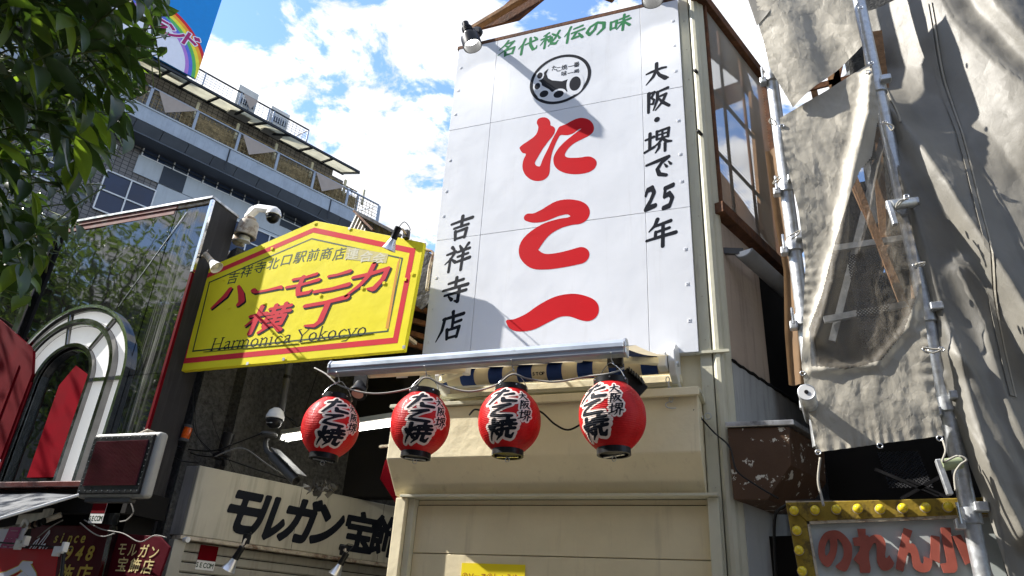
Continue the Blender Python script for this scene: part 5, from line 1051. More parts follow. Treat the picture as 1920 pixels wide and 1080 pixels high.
def opal(r0, r1, t0, t1, y):
    m = MB(); n = 14
    for i in range(n):
        a, b = t0 + (t1 - t0) * i / n, t0 + (t1 - t0) * (i + 1) / n
        m.quad((AX + r0 * math.cos(a), y, AZ + r0 * math.sin(a)), (AX + r1 * math.cos(a), y, AZ + r1 * math.sin(a)), (AX + r1 * math.cos(b), y, AZ + r1 * math.sin(b)), (AX + r0 * math.cos(b), y, AZ + r0 * math.sin(b)))
    m.build('opal_pane', m_opalit, aw_)
R_ = math.radians; gp = R_(2.2)
for r0, r1, y in ((RM + 0.022, RO - 0.058, GY - 0.01), (RI + 0.02, RM - 0.042, GY - 0.015)):
    ang = [R_(0), R_(56), R_(107), R_(180)]
    for a, b in zip(ang[:-1], ang[1:]): opal(r0, r1, a + gp, b - gp, y)
    for sx in (-1, 1):
        MB().box(*(sorted((AX + sx * r0, AX + sx * r1))), y, y + 0.004, AB + 0.01, AZ - 0.03).build('opal_pane', m_opalit, aw_)
for t in (R_(56), R_(107)):
    a = np.array([AX + (RI + 0.01) * math.cos(t), GY - 0.028, AZ + (RI + 0.01) * math.sin(t)]); b = np.array([AX + (RO - 0.05) * math.cos(t), GY - 0.028, AZ + (RO - 0.05) * math.sin(t)])
    MB().bar(a, b, 0.03, 0.03, up=(0, 1, 0)).build('spoke', m_darkchrome, aw_, bevel=0.004)
for sx, mat in ((-1, m_redpan), (1, m_chrome)):
    MB().box(*(sorted((AX + sx * (RI + 0.01), AX + sx * (RO - 0.05)))), GY - 0.04, GY - 0.012, AZ - 0.03, AZ + 0.012).build('crossbar', mat, aw_, bevel=0.004)
MB().box(AX - RM - 0.01, AX - RM + 0.012, GY - 0.088, GY - 0.076, AB, AZ + 0.18).build('red_liner', m_redpan, aw_)
MB().box(AX - RI - 0.02, AX - RI + 0.01, GY - 0.072, GY - 0.061, AB, AZ).build('red_liner', m_redpan, aw_)
# middle pane: dark reflecting glass with a red board behind its lower part
rp = [(-6.27, 2.60), (-5.80, 2.60), (-5.80, 3.46), (-6.14, 3.64), (-6.27, 3.45)]
MB().prism([(x, GY - 0.010, z) for x, z in rp], (0, 0.008, 0)).build('red_board', m_redcurt, aw_)
ip = [(x, GY + 0.012, z) for x, _, z in archpts(RI - 0.02, 0, 20)]
MB().prism(ip, (0, 0.006, 0)).build('inner_glass', m_mirror, aw_)
MB().box(AX - RO - 0.03, AX + RO + 0.08, GY - 0.12, GY + 0.04, AB - 0.05, AB - 0.003).build('sill', M('dark_red_sill', (0.10, 0.02, 0.015), 0.3, coat=0.5), aw_, bevel=0.006)
MB().box(-7.5, -5.0, GY - 0.02, GY + 0.4, 2.30, AB - 0.055).build('lower_fascia', m_void, gb)
# red flank between mirror building and jeweller sign
MB().box(-5.46, C0[0] - 0.37, 4.62, 4.95, 2.18, 2.83).build('maroon_fascia', m_maroon, gb, bevel=0.008)
MB().box(-7.5, -5.1, GY + 0.1, GY + 0.4, 0, 2.30).build('lower_wall', m_void, gb)

# LED panel
c = [P(178, 812, 4.15), P(310, 812, 4.15), P(292, 936, 4.15), P(148, 932, 4.15)]
lx0, lx1 = (c[0][0] + c[3][0]) / 2, (c[1][0] + c[2][0]) / 2 - 0.06; lz1, lz0 = (c[0][2] + c[1][2]) / 2, (c[2][2] + c[3][2]) / 2
lp = thing('led_panel', 'grey framed dotted display panel with a dark maroon face over the sunshade', 'display panel', ((lx0 + lx1) / 2, 4.2, lz0))
MB().box(lx0, lx1, 4.13, 4.22, lz0, lz1).build('casing', M('casing_grey', (0.34, 0.34, 0.32), 0.4, var=0.12, dirt=0.4, streak=True), lp, bevel=0.03, segs=4)
MB().box(lx0 + 0.025, lx1 - 0.04, 4.115, 4.135, lz0 + 0.025, lz1 - 0.025).build('face_rim', m_bplast, lp, bevel=0.012, segs=3)
m_led = M('led_face', (0.10, 0.035, 0.045), 0.18, var=0.2, coat=0.6)
MB().box(lx0 + 0.075, lx1 - 0.09, 4.108, 4.118, lz0 + 0.085, lz1 - 0.07).build('screen', m_led, lp)
m = MB(); nx, nzz = 40, 36; x0, x1, z0, z1 = lx0 + 0.08, lx1 - 0.095, lz0 + 0.09, lz1 - 0.075
for i in range(nx + 1): x = x0 + (x1 - x0) * i / nx; m.box(x - 0.0008, x + 0.0008, 4.105, 4.108, z0, z1)
for i in range(nzz + 1): z = z0 + (z1 - z0) * i / nzz; m.box(x0, x1, 4.1045, 4.1075, z - 0.0008, z + 0.0008)
o = m.build('dot_grid', m_maroon, lp); o['kind'] = 'stuff'
for i in range(11):
    for zz in (lz0 + 0.05, lz1 - 0.045): MB().lathe([(0.004, 0), (0.003, 0.004)], (lx0 + 0.05 + (lx1 - lx0 - 0.115) * i / 10, 4.115, zz), (0, -1, 0), 7).build('face_screw', m_steel, lp)
for i in range(1, 9):
    for xx in (lx0 + 0.05, lx1 - 0.065): MB().lathe([(0.004, 0), (0.003, 0.004)], (xx, 4.115, lz0 + 0.05 + (lz1 - lz0 - 0.095) * i / 9), (0, -1, 0), 7).build('face_screw', m_steel, lp)
MB().box(lx0 + 0.1, lx1 - 0.14, 4.14, 4.2, lz0 - 0.03, lz0 - 0.001).build('hinge', m_dkgrey, lp, bevel=0.003)
MB().tube([((lx0 + lx1) / 2, 4.22, lz1), ((lx0 + lx1) / 2 + 0.01, 4.3, lz1 + 0.06), ((lx0 + lx1) / 2 + 0.02, 4.5, lz1 + 0.05)], 0.014, 8).build('stay', m_rust, lp)
# sunshade, banners, small signs
sh = thing('sunshade', 'grey fabric sunshade with a bright edge below the arched window', 'sunshade', (-5.6, 4.2, 2.3))
a, b = P(148, 928, 4.05), P(-60, 990, 3.6); e = P(-60, 922, 4.5); f2 = P(138, 924, 4.5)
m = MB(); n = 12; vv = []
for i in range(n + 1):
    for j in range(7):
        s_, t_ = i / n, j / 6; vv.append((e * (1 - s_) + f2 * s_) * (1 - t_) + (b * (1 - s_) + a * s_) * t_ + np.array([0, 0, -0.02 * math.sin(math.pi * t_) + 0.006 * math.sin(s_ * 11 + t_ * 2)]))
m.add(vv, [(7 * i + j, 7 * i + 7 + j, 7 * i + 8 + j, 7 * i + j + 1) for i in range(n) for j in range(6)])
m.build('cloth', M('shade_cloth', (0.22, 0.23, 0.24), 0.6, var=0.15, trans=0.3), sh, smooth=True, solid=0.004)
MB().tube([b, a], 0.011, 8).build('front_pole', m_opal, sh)
pp = thing('strapped_pipe', 'dirty white pipe with black straps under the sunshade', 'pipe', P(60, 985, 4.4))
MB().tube([P(-40, 1002, 4.35), P(60, 985, 4.4), P(115, 965, 4.5)], 0.024, 12).build('pipe', m_rust, pp, smooth=True)
for x, y in ((62, 984), (72, 981), (80, 978)): MB().lathe([(0.03, 0), (0.03, 0.012)], P(x, y, 4.4), (1, 0.3, 0.15), 14).build('strap', m_bplast, pp)
MB().tube(spline([P(38, 992, 4.38), P(46, 975, 4.36), P(52, 985, 4.38), P(44, 1000, 4.37)]), 0.012, 8).build('cable_loop', m_opal, pp, smooth=True)
MB().bar(P(95, 965, 4.5), P(20, 975, 4.7), 0.03, 0.10).build('frame_rail', m_morgan, pp)
def panel_px(name, pts, y, mat, label, cat, thick=0.02):
    cc = sum(P(*q, y) for q in pts) / len(pts); t = thing(name, label, cat, (cc[0], y, cc[2] - 0.2)); MB().prism([P(*q, y) for q in pts], (0, thick, 0)).build('board', mat, t, bevel=0.003); return t
def text_px(t, s, x, y, yy, w_, h_, mat, dx, dy, shear=0.0, bold=1.5, res=56, hand=False):
    for j, ch in enumerate(s):
        if ch != ' ': letter(ch, plane_fn(P(x + dx * j, y + dy * j, yy), UX, UZ, w_, h_, shear), mat, t, bold=bold, res=res, hand=hand)
t = panel_px('shop_sign', [(60, 985), (214, 985), (196, 1100), (40, 1100)], 4.60, m_maroon, 'maroon shop sign lettered since 1948 in gold', 'sign')
for j, ch in enumerate('since'): letter(ch, plane_fn(P(112 + 12.5 * j, 1007, 4.596), UX, UZ, 0.105, 0.115, 0.12), m_gold, t, bold=2.2, res=44, hand=False)
for j, ch in enumerate('1948'): letter(ch, plane_fn(P(116 + 20 * j, 1036, 4.596), UX, UZ, 0.15, 0.155, 0.12), m_gold, t, bold=2.6, res=48, hand=False)
for j, ch in enumerate('飾店'): letter(ch, plane_fn(P(122 + 34 * j, 1078, 4.596), UX, UZ, 0.165, 0.17, 0.08), m_gold, t, bold=2.0, res=56, hand=False)
t = panel_px('tenant_sign', [(222, 1000), (300, 1006), (318, 1026), (292, 1100), (192, 1100)], 4.58, m_maroon, 'maroon sign with cream katakana and kanji beside the roller shutter guide', 'sign')
for j, ch in enumerate('モルガン'): letter(ch, plane_fn(P(229 + 20 * j, 1029 + 2 * j, 4.576), UX, UZ, 0.098, 0.11, 0.05), m_goldw, t, bold=1.0, res=44, hand=False)
for j, ch in enumerate('宝飾店'): letter(ch, plane_fn(P(229 + 24 * j, 1058 + 2 * j, 4.576), UX, UZ, 0.115, 0.115, 0.05), m_goldw, t, bold=1.0, res=50, hand=False)
tag(MB().bar(P(214, 985, 4.55), P(188, 1100, 4.55), 0.05, 0.05).build('chrome_post', m_darkchrome, bevel=0.006), 'chrome post between the two maroon signs', 'post')
tag(MB().prism([P(200, 940, 4.52), P(232, 940, 4.52), P(218, 985, 4.52), P(188, 982, 4.52)], (0, 0.01, 0)).build('mirror_strip', m_mirror), 'narrow mirror strip hanging below the display panel', 'mirror')
c = P(185, 957, 4.48); sticker(c, UX, UZ, 0.15, 0.20, 'red and white alarm sticker under the display panel', (0, -1, 0))
t = panel_px('red_banner', [(-60, 1026), (110, 1030), (98, 1110), (-60, 1110)], 4.15, m_flag, 'bright red banner with a white and gold swoosh at the bottom left', 'banner', 0.006)
st = [[(-20, 1085, 9), (10, 1078, 8), (35, 1066, 7), (42, 1056, 5), (60, 1055, 3)], [(42, 1060, 10), (52, 1066, 12), (62, 1080, 10), (66, 1095, 8)], [(30, 1085, 6), (42, 1076, 6), (54, 1090, 6)]]
for mat, kk, yy in ((m_gold, 1.3, 4.148), (m_bwhite, 1.0, 4.146)):
    for s_ in st: 
        pts = [(P(a, b, yy)[0], -P(a, b, yy)[2], r * 0.0028 * kk) for a, b, r in s_]; xs = np.linspace(min(p[0] for p in pts) - 0.05, max(p[0] for p in pts) + 0.05, 50); yz = np.linspace(min(p[1] for p in pts) - 0.05, max(p[1] for p in pts) + 0.05, 50)
        vs, fs = cut(sdf_strokes([pts], xs, yz), xs, yz); MB().add([(x, yy - 0.0005 * st.index(s_), -z) for x, z in vs], [f[::-1] for f in fs]).build('swoosh', mat, t)
t = panel_px('white_banner', [(0, 992), (48, 990), (36, 1036), (-14, 1040)], 4.30, m_bwhite, 'white banner corner with a plum kanji above the red banner', 'banner', 0.006)
letter('屋', plane_fn(P(20, 1010, 4.296), UX, UZ, 0.17, 0.2, 0.15), m_bplum, t, bold=4.0, res=64, hand=False)
t2 = thing('script_lettering', 'white script lettering on the maroon sign beside the plum kanji', 'lettering', P(75, 1015, 4.59))
STROKES['scr'] = [[(0,70,3),(14,40,3.5),(26,30,3),(22,60,3),(14,80,3),(30,70,2.5),(44,40,3),(60,2,4),(66,14,3.5),(52,60,3),(48,90,3),(60,60,3),(72,56,3),(70,86,3),(84,80,2.5),(96,66,2)]]
letter('scr', plane_fn(P(78, 1018, 4.592), UX, UZ, 0.22, 0.20, 0.2, 0.1), m_bwhite, t2, res=72)
for q, lb in (((112, 1030), 'white plastic clip holding the red banner on its black rod'), ((40, 1018), 'grey plastic clip over the plum kanji banner')):
    c = P(*q, 4.12); t = thing('banner_clip', lb, 'clip', c, 'clips on the banner rod')
    MB().box(c[0] - 0.045, c[0] + 0.02, 4.10, 4.125, c[2] - 0.05, c[2] + 0.02).build('jaw', m_wplast, t, bevel=0.004); MB().box(c[0] + 0.0, c[0] + 0.06, 4.09, 4.12, c[2] - 0.03, c[2] - 0.005).build('tongue', m_wplast, t, bevel=0.004); MB().box(c[0] + 0.045, c[0] + 0.075, 4.085, 4.13, c[2] - 0.02, c[2] + 0.05).build('grip', m_wplast, t, bevel=0.004)
tag(MB().tube([P(-40, 1014, 4.14), P(110, 1026, 4.14), P(135, 1028, 4.14)], 0.006, 8).build('banner_rod', m_bmetal), 'thin black rod carrying the banners', 'rod')
tag(MB().tube([P(121, 1026, 4.13), P(112, 1110, 4.13)], 0.013, 8).build('banner_pole', m_bmetal), 'black upright pole at the edge of the red banner', 'pole')
for pts, y, lb in (([(70, 1008), (95, 988), (118, 975)], 4.4, 'thin white wire rising left of the gold since'), ([(150, 980), (175, 1000), (195, 1006), (215, 1000)], 4.45, 'grey wires sagging over the maroon sign'), ([(158, 975), (190, 992), (230, 1000), (262, 1016), (290, 1004), (312, 1008)], 4.5, 'grey cable drooping along the top of the cream lettered sign'), ([(245, 942), (250, 960), (238, 975), (225, 978)], 4.4, 'thin wire looping beside the mirror strip')):
    tag(MB().tube(spline([P(a, b, y) for a, b in pts], 6), 0.005, 6).build('sign_wire', m_cable_g, smooth=True), lb, 'cable', 'wires over the maroon signs')

# ================================================================== right side: brown hood, gutter light, scaffolding
hd = thing('brown_hood', 'paint-chipped brown metal hood with a weathered cap beside the cream corner post', 'hood', P(1440, 900, 4.9))
q = [P(1363, 802, 4.9), P(1480, 800, 4.9), P(1483, 872, 4.9), P(1440, 937, 4.9), P(1375, 937, 4.9)]
MB().prism(q, D2 * 0.62).build('body', m_brown, hd, bevel=0.005)
z_ = q[0][2]; MB().prism([(q[0][0] - 0.01, 4.88, z_), (q[1][0] + 0.03, 4.88, z_), (q[1][0] + 0.03, 4.88, z_ + 0.035), (q[0][0] - 0.01, 4.88, z_ + 0.035)], D2 * 0.66).build('cap', m_capmetal, hd, bevel=0.004)
gl = thing('gutter_light', 'white half round tube light slung under the terrace screen', 'tube light', P(1400, 470, 5.3))
g0, g1_ = P(1393, 470, 5.05), None; g0 = np.array(g0); dirg = D2
m = MB(); n = 12; pr_ = [(0.075 * math.cos(t), -0.055 * math.sin(t)) for t in np.linspace(0, math.pi, n)]
MB().prism([g0 + N2 * a + np.array([0, 0, b]) for a, b in pr_], D2 * 1.2).build('housing', M('grey_enamel', (0.30, 0.31, 0.32), 0.5), gl, smooth='auto')
MB().prism([g0 - D2 * 0.006 + N2 * a * 0.85 + np.array([0, 0, b * 0.8 - 0.004]) for a, b in pr_], D2 * 0.004).build('end_lens', m_wplast, gl)
MB().bar(P(1333, 470, 5.06), g0 + np.array([0, 0.02, 0.0]), 0.03, 0.05).build('bracket', m_greyplast, gl)
tag(MB().tube(spline([P(1338, 466, 5.05), P(1347, 490, 5.1), P(1350, 560, 5.1), P(1355, 620, 5.12), P(1370, 660, 5.2)]), 0.003, 5).build('thin_wire', m_cable_g, smooth=True), 'thin wire hanging down the pinkish side wall', 'cable')
# dark building behind the scaffold
rb_ = thing('covered_building', 'dark unlit building behind the scaffold sheeting', 'building', (2.0, 5.6, 0))
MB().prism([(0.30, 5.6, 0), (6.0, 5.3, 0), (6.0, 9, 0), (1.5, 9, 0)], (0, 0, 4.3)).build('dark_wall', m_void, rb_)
MB().prism([(0.9, 5.5, 4.3), (6.0, 5.2, 4.3), (6.0, 9, 4.3), (1.6, 9, 4.3)], (0, 0, 5.5)).build('upper_wall', m_stucco, rb_)
MB().prism([(-0.14, 5.35, 2.3), (0.20, 5.25, 2.3), (0.6, 6.5, 2.3), (0.3, 6.7, 2.3)], (0, 0, -2.3)).build('gap_floor', m_void, rb_)
MB().prism([(0.36, 5.45, 4.3), (0.9, 5.4, 4.3), (0.9, 6.2, 4.3), (0.7, 6.2, 4.3)], (0, 0, 0.75)).build('upper_wall', m_stucco, rb_)
MB().box(0.95, 2.6, 5.0, 5.1, 0.0, 2.15).build('peeling_board', m_woodlt, rb_)

POLES = []
def scaf_pole(x, y, z0, z1, r, clamps, label):
    t = thing('scaffold_pole', label, 'scaffold pole', (x, y, z0), 'upright scaffold poles')
    MB().tube([(x, y, z0), (x, y, z1)], r, 20).build('tube', m_galv, t, smooth='auto')
    for zc in clamps:
        MB().lathe([(r * 1.0, -0.045), (r * 1.28, -0.04), (r * 1.28, 0.04), (r * 1.0, 0.045)], (x, y, zc), n=18).build('clamp_band', m_galv, t, smooth='auto')
        MB().box(x - r * 2.0, x - r * 0.9, y - r * 1.5, y - r * 0.2, zc - 0.075, zc - 0.02).build('clamp_jaw', m_galv, t, bevel=0.006)
        MB().box(x + r * 0.3, x + r * 1.9, y - r * 1.9, y - r * 0.6, zc + 0.015, zc + 0.065).build('clamp_jaw', m_galv, t, bevel=0.006)
        MB().tube([(x - r * 1.5, y - r * 1.8, zc - 0.05), (x - r * 1.5, y - r * 1.8, zc + 0.06)], r * 0.2, 8).build('clamp_bolt', m_steel, t)
    return t
scaf_pole(0.235, 4.62, 2.72, 8.5, 0.045, (3.02, 3.55, 4.10, 4.58, 5.6), 'galvanised scaffold pole at the gap side of the sheeting')
scaf_pole(0.935, 4.60, 0.0, 8.5, 0.044, (2.32, 2.94, 3.5, 4.25, 5.3), 'galvanised scaffold pole crossing the bulb framed sign')
ptt = thing('putlog_tube', 'short horizontal scaffold tube poking out at the lower left of the sheeting', 'scaffold tube', P(1510, 733, 4.35))
c = P(1512, 735, 4.22); MB().tube([c, c + np.array([0.04, 0.55, -0.0])], 0.045, 20, False).build('tube', m_galv, ptt, smooth='auto', solid=0.006)
MB().tube([c, c + np.array([0, 0.012, 0])], [0.045, 0.045], 20).build('end_plate', m_wplast, ptt); MB().lathe([(0.012, 0), (0.012, 0.003)], c + np.array([0, -0.001, 0]), (0, -1, 0), 12).build('hole', m_bplast, ptt)
c = P(1668, 385, 4.40); jk = thing('jack_clamp', 'grey scaffold jack clamp jutting left at mid height of the right pole', 'clamp', c)
MB().tube([c, P(1712, 380, 4.5)], 0.035, 14).build('tube', m_galv, jk, smooth='auto'); MB().bar(c + np.array([-0.005, 0, 0.03]), c + np.array([0.01, 0, -0.15]), 0.04, 0.03).build('plate', m_galv, jk, bevel=0.005)
c = P(1762, 872, 4.45); jk2 = thing('jack_clamp', 'rusty grey scaffold clamp jutting left above the bulb framed sign', 'clamp', c)
MB().tube([c, P(1800, 868, 4.5)], 0.032, 14).build('tube', M('greenish_pipe', (0.30, 0.34, 0.20), 0.5), jk2, smooth='auto'); MB().bar(c + np.array([-0.005, 0, 0.03]), c + np.array([0.02, 0, -0.16]), 0.04, 0.03).build('plate', m_galv, jk2, bevel=0.005)
# braces and a perforated deck seen through the thin sheet
sb_ = thing('scaffold_bracing', 'dark scaffold braces and perforated deck behind the thin sheet', 'scaffold frame', (0.6, 5.1, 2.5))
for a, b in (((1560, 250), (1760, 720)), ((1660, 240), (1560, 640)), ((1600, 330), (1720, 640)), ((1540, 470), (1740, 440)), ((1500, 240), (1640, 90)), ((1590, 60), (1640, 420)), ((1545, 600), (1760, 560)), ((1520, 140), (1560, 330))):
    MB().bar(P(*a, 4.95), P(*b, 5.0), 0.045, 0.03, up=(0, 1, 0)).build('brace', m_woodlt if a[0] % 40 == 0 else m_galv, sb_)
for a, b in (((1695, 280), (1720, 560)), ((1640, 240), (1665, 500))): MB().bar(P(*a, 5.05), P(*b, 5.05), 0.07, 0.02, up=(0, 1, 0)).build('board', m_woodlt, sb_)
def lattice(c, w_, h_, nx, nz, nm, tilt=0.0):
    m = MB(); c = np.array(c)
    for i in range(-nz, nx):
        a = np.array([i / nx, 0.0]); b = np.array([(i + nz) / nx, 1.0])
        for sg_ in (1, -1):
            a2, b2 = a.copy(), b.copy()
            if a2[0] < 0: t = -a2[0] / (b2[0] - a2[0]); a2 = a + (b - a) * t
            if b2[0] > 1: t = (1 - a[0]) / (b[0] - a[0]); b2 = a + (b - a) * t
            A_ = [(p[0] if sg_ == 1 else 1 - p[0], p[1]) for p in (a2, b2)]
            Q = [c + np.array([(p[0] - .5) * w_, tilt * p[1], (p[1] - .5) * h_]) for p in A_]; m.bar(Q[0], Q[1], 0.006, 0.006)
    return m.build(nm, m_bmetal, sb_, kind='stuff')
lattice(P(1632, 560, 4.9), 0.20, 0.7, 9, 30, 'expanded_mesh'); lattice(P(1700, 870, 5.2), 0.25, 0.3, 10, 12, 'expanded_mesh', 0.3)
for a, b in (((1700, 900), (1780, 935)), ((1690, 935), (1770, 890)), ((1640, 880), (1760, 930))): MB().bar(P(*a, 5.1), P(*b, 5.1), 0.02, 0.02).build('thin_brace', m_bmetal, sb_)

for a, b, w_, mt in (((1548, 60), (1592, 300), 0.09, m_woodlt), ((1600, 70), (1628, 300), 0.11, m_stucco), ((1575, 120), (1540, 280), 0.05, m_wood), ((1500, 170), (1620, 140), 0.05, m_wood), ((1640, 60), (1665, 260), 0.10, m_woodlt), ((1490, 215), (1660, 205), 0.06, m_stucco)):
    MB().bar(P(*a, 4.85), P(*b, 4.85), w_, 0.02, up=(0, 1, 0)).build('board', mt, sb_)
MB().prism([P(1600, 60, 5.15), P(1700, 60, 5.15), P(1720, 400, 5.15), P(1640, 400, 5.15)], (0, 0.03, 0)).build('dark_panel', m_stucco, sb_)
# sheets
def fbm(x, z, s, seed=0):
    v = 0; a = 1
    for k in range(4): v = v + a * np.sin(x * s * (1.3 + 0.3 * k) + 1.7 * np.sin(z * s * 0.8 + seed + k)) * np.cos(z * s * (1.1 - 0.1 * k) + 2.1 * np.sin(x * s * 0.7 + 2 * seed - k)); s *= 1.9; a *= 0.5
    return v
def segd(X, Z, pts):
    D = np.full(X.shape, 1e9); S = np.zeros(X.shape); acc = 0
    for (ax, az), (bx, bz_) in zip(pts[:-1], pts[1:]):
        dx, dz = bx - ax, bz_ - az; L2 = dx * dx + dz * dz; t = np.clip(((X - ax) * dx + (Z - az) * dz) / L2, 0, 1); d = np.hypot(X - ax - t * dx, Z - az - t * dz)
        side = np.sign((X - ax) * dz - (Z - az) * dx); m_ = d < np.abs(D); D = np.where(m_, d * np.where(side == 0, 1, side), D)
    return D
def cloth(left, right, nu, nv, yfn, name, mat, parent, mask=None, hem=True):
    """left and right: px polylines top to bottom; yfn(u, v, x, z) gives the depth"""
    def along(pl, t):
        seg = np.hypot(*(np.diff(np.array(pl, float), axis=0).T)); c_ = np.concatenate([[0], np.cumsum(seg)]) / seg.sum(); p = np.array(pl, float); return np.interp(t, c_, p[:, 0]), np.interp(t, c_, p[:, 1])
    V = np.linspace(0, 1, nv + 1); U = np.linspace(0, 1, nu + 1); lx, ly = along(left, V); rx_, ry_ = along(right, V)
    pxs = lx[:, None] * (1 - U) + rx_[:, None] * U; pys = ly[:, None] * (1 - U) + ry_[:, None] * U
    vs = []
    for i in range(nv + 1):
        for j in range(nu + 1):
            p = P(pxs[i, j], pys[i, j], 4.5); vs.append(p)
    vs = np.array(vs); X = vs[:, 0].reshape(nv + 1, nu + 1); Z = vs[:, 2].reshape(nv + 1, nu + 1); UU, VV = np.meshgrid(U, V); Yv = yfn(UU, VV, X, Z)
    vs[:, 1] = Yv.ravel(); m = MB(); fs = []
    for i in range(nv):
        for j in range(nu):
            if mask is not None and not mask(pxs[i, j], pys[i, j]): continue
            a = i * (nu + 1) + j; fs.append((a, a + nu + 1, a + nu + 2, a + 1))
    m.v = [tuple(p) for p in vs]; m.f = fs; o = m.build(name, mat, parent, smooth=True); return o
def inpoly(x, y, poly):
    r = False; n = len(poly)
    for i in range(n):
        (x0, y0), (x1, y1) = poly[i], poly[(i + 1) % n]
        if (y0 > y) != (y1 > y) and x < (x1 - x0) * (y - y0) / (y1 - y0) + x0: r = not r
    return r
def crumple(x, z, a=1.0): return a * (0.006 * fbm(x, z * 0.6, 5, 1) + 0.0008 * fbm(x, z, 31, 4))
s1 = thing('scaffold_sheet', 'upper crumpled beige scaffold sheet with a slanting lower hem', 'sheet', (0.5, 4.5, 5.0), 'beige scaffold sheets')
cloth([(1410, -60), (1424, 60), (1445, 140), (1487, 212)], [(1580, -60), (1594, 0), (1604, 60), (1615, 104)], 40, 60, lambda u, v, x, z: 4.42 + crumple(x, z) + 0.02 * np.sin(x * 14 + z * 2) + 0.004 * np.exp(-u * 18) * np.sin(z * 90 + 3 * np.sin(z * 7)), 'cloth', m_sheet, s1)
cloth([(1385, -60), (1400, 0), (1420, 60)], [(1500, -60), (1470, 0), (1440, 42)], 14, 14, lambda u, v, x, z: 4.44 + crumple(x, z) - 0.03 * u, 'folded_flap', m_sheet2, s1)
s2 = thing('scaffold_sheet', 'lower crumpled beige scaffold sheet with a see-through middle and eyelet hem', 'sheet', (0.55, 4.5, 2.65), 'beige scaffold sheets')
thinpoly = [(1632, 300), (1655, 170), (1672, 220), (1700, 330), (1722, 395), (1735, 480), (1716, 560), (1690, 630), (1650, 680), (1590, 697), (1520, 690), (1516, 620), (1540, 560), (1562, 470), (1590, 380), (1610, 330)]
ridge2 = [[P(*q, 4.5)[[0, 2]] for q in pl] for pl in ([(1632, 150), (1625, 230), (1602, 320), (1580, 440), (1560, 540), (1530, 640)], [(1655, 290), (1640, 350), (1625, 430), (1612, 480)], [(1740, 470), (1700, 620), (1640, 690), (1520, 700)])]
def y2(u, v, x, z):
    y = 4.46 + crumple(x, z, 1.0) + 0.003 * np.exp(-u * 16) * np.sin(z * 70 + 6 * np.sin(z * 5)) + 0.004 * np.exp(-(1 - u) * 14) * np.sin(z * 70 + 3 * np.sin(z * 6)) + 0.004 * np.exp(-(1 - v) * 40) * np.sin(x * 120 + 4 * np.sin(x * 13))
    for pl, a, w_ in zip(ridge2, (0.06, 0.03, 0.02), (0.05, 0.03, 0.03)): y = y - a * np.exp(-(segd(x, z, pl) / w_) ** 2)
    return y
L2_ = [(1492, 224), (1455, 232), (1462, 262), (1475, 330), (1500, 430), (1508, 520), (1512, 640), (1518, 740), (1531, 850)]
L2_ = [(1462, 228), (1472, 300), (1497, 400), (1510, 500), (1506, 600), (1503, 690), (1516, 770), (1531, 851)]
R2_ = [(1628, 128), (1650, 230), (1690, 350), (1712, 450), (1728, 560), (1738, 650), (1752, 740), (1768, 820)]
cloth(L2_, R2_, 120, 240, y2, 'cloth', m_sheet, s2, mask=lambda a, b: not inpoly(a, b, thinpoly)); cloth(L2_, R2_, 120, 240, y2, 'thin_cloth', m_sheetthin, s2, mask=lambda a, b: inpoly(a, b, thinpoly))
for x, y in ((1624, 133), (1466, 236), (1700, 372), (1716, 498), (1735, 655), (1762, 822), (1650, 836), (1534, 848), (1505, 700)):
    c = P(x, y, 4.455); MB().tube([c + np.array([0.014 * math.cos(t), 0, 0.014 * math.sin(t)]) for t in np.linspace(0, 2 * math.pi, 16)], 0.004, 6, False).build('eyelet', m_steel, s2, smooth=True)
ra, rb2 = P(1462, 230, 4.5), P(1650, 235, 4.5)
s3 = thing('scaffold_sheet', 'large smooth beige scaffold sheet draped in deep folds down the right edge', 'sheet', (1.6, 4.4, 1.5), 'beige scaffold sheets')
RG = [([(1645, 140), (1700, 225), (1765, 335), (1840, 455), (1960, 640)], 0.16, 0.075, 0.42), ([(1650, 200), (1700, 340), (1740, 470), (1785, 620), (1835, 800), (1900, 1090)], 0.20, 0.085, 0.46),
      ([(1752, -60), (1790, 20), (1860, 115), (1960, 215)], 0.13, 0.30, 0.16), ([(1830, -60), (1870, 20), (1960, 130)], 0.09, 0.06, 0.2), ([(1765, 690), (1800, 770), (1860, 890), (1920, 1000)], 0.09, 0.05, 0.16),
      ([(1760, 640), (1830, 700), (1900, 860), (1940, 940)], 0.06, 0.06, 0.15), ([(1800, 500), (1850, 600), (1890, 740), (1960, 900)], 0.05, 0.05, 0.12), ([(1762, 700), (1776, 780), (1792, 840)], 0.05, 0.02, 0.06)]
RG = [([P(*q, 4.5)[[0, 2]] for q in a], b, c, d) for a, b, c, d in RG]
def y3(u, v, x, z):
    hi = 1 / (1 + np.exp(-(z - 4.9) * 6)); t = np.clip((x - 1.0) / 0.9, 0, 1); t = t * t * (3 - 2 * t)
    y = 4.72 + 0.24 * hi * (1 - t) - 0.20 * t - 0.04 * u + 0.002 * fbm(x, z, 6, 2) + 0.010 * fbm(x, z, 2.2, 5) + 0.0012 * fbm(x, z, 22, 7)
    for pl, a, w_, L_ in RG:
        d = segd(x, z, pl); r = np.clip(1 - np.abs(d) / L_, 0, 1); r = np.where(np.abs(d) < 0.03, 1 - 0.03 / L_ * 0.5 - (d / 0.03) ** 2 * 0.5 * 0.03 / L_, r)
        y = y - a * np.where(d < 0, r, np.exp(-(d / w_) ** 2))
    return y
cloth([(1592, -60), (1605, 0), (1625, 90), (1640, 150), (1675, 300), (1700, 380), (1735, 520), (1752, 640), (1800, 800), (1850, 940), (1900, 1100)], [(2480, -60), (2480, 300), (2480, 700), (2500, 1110)], 240, 190, y3, 'cloth', m_sheet2, s3)
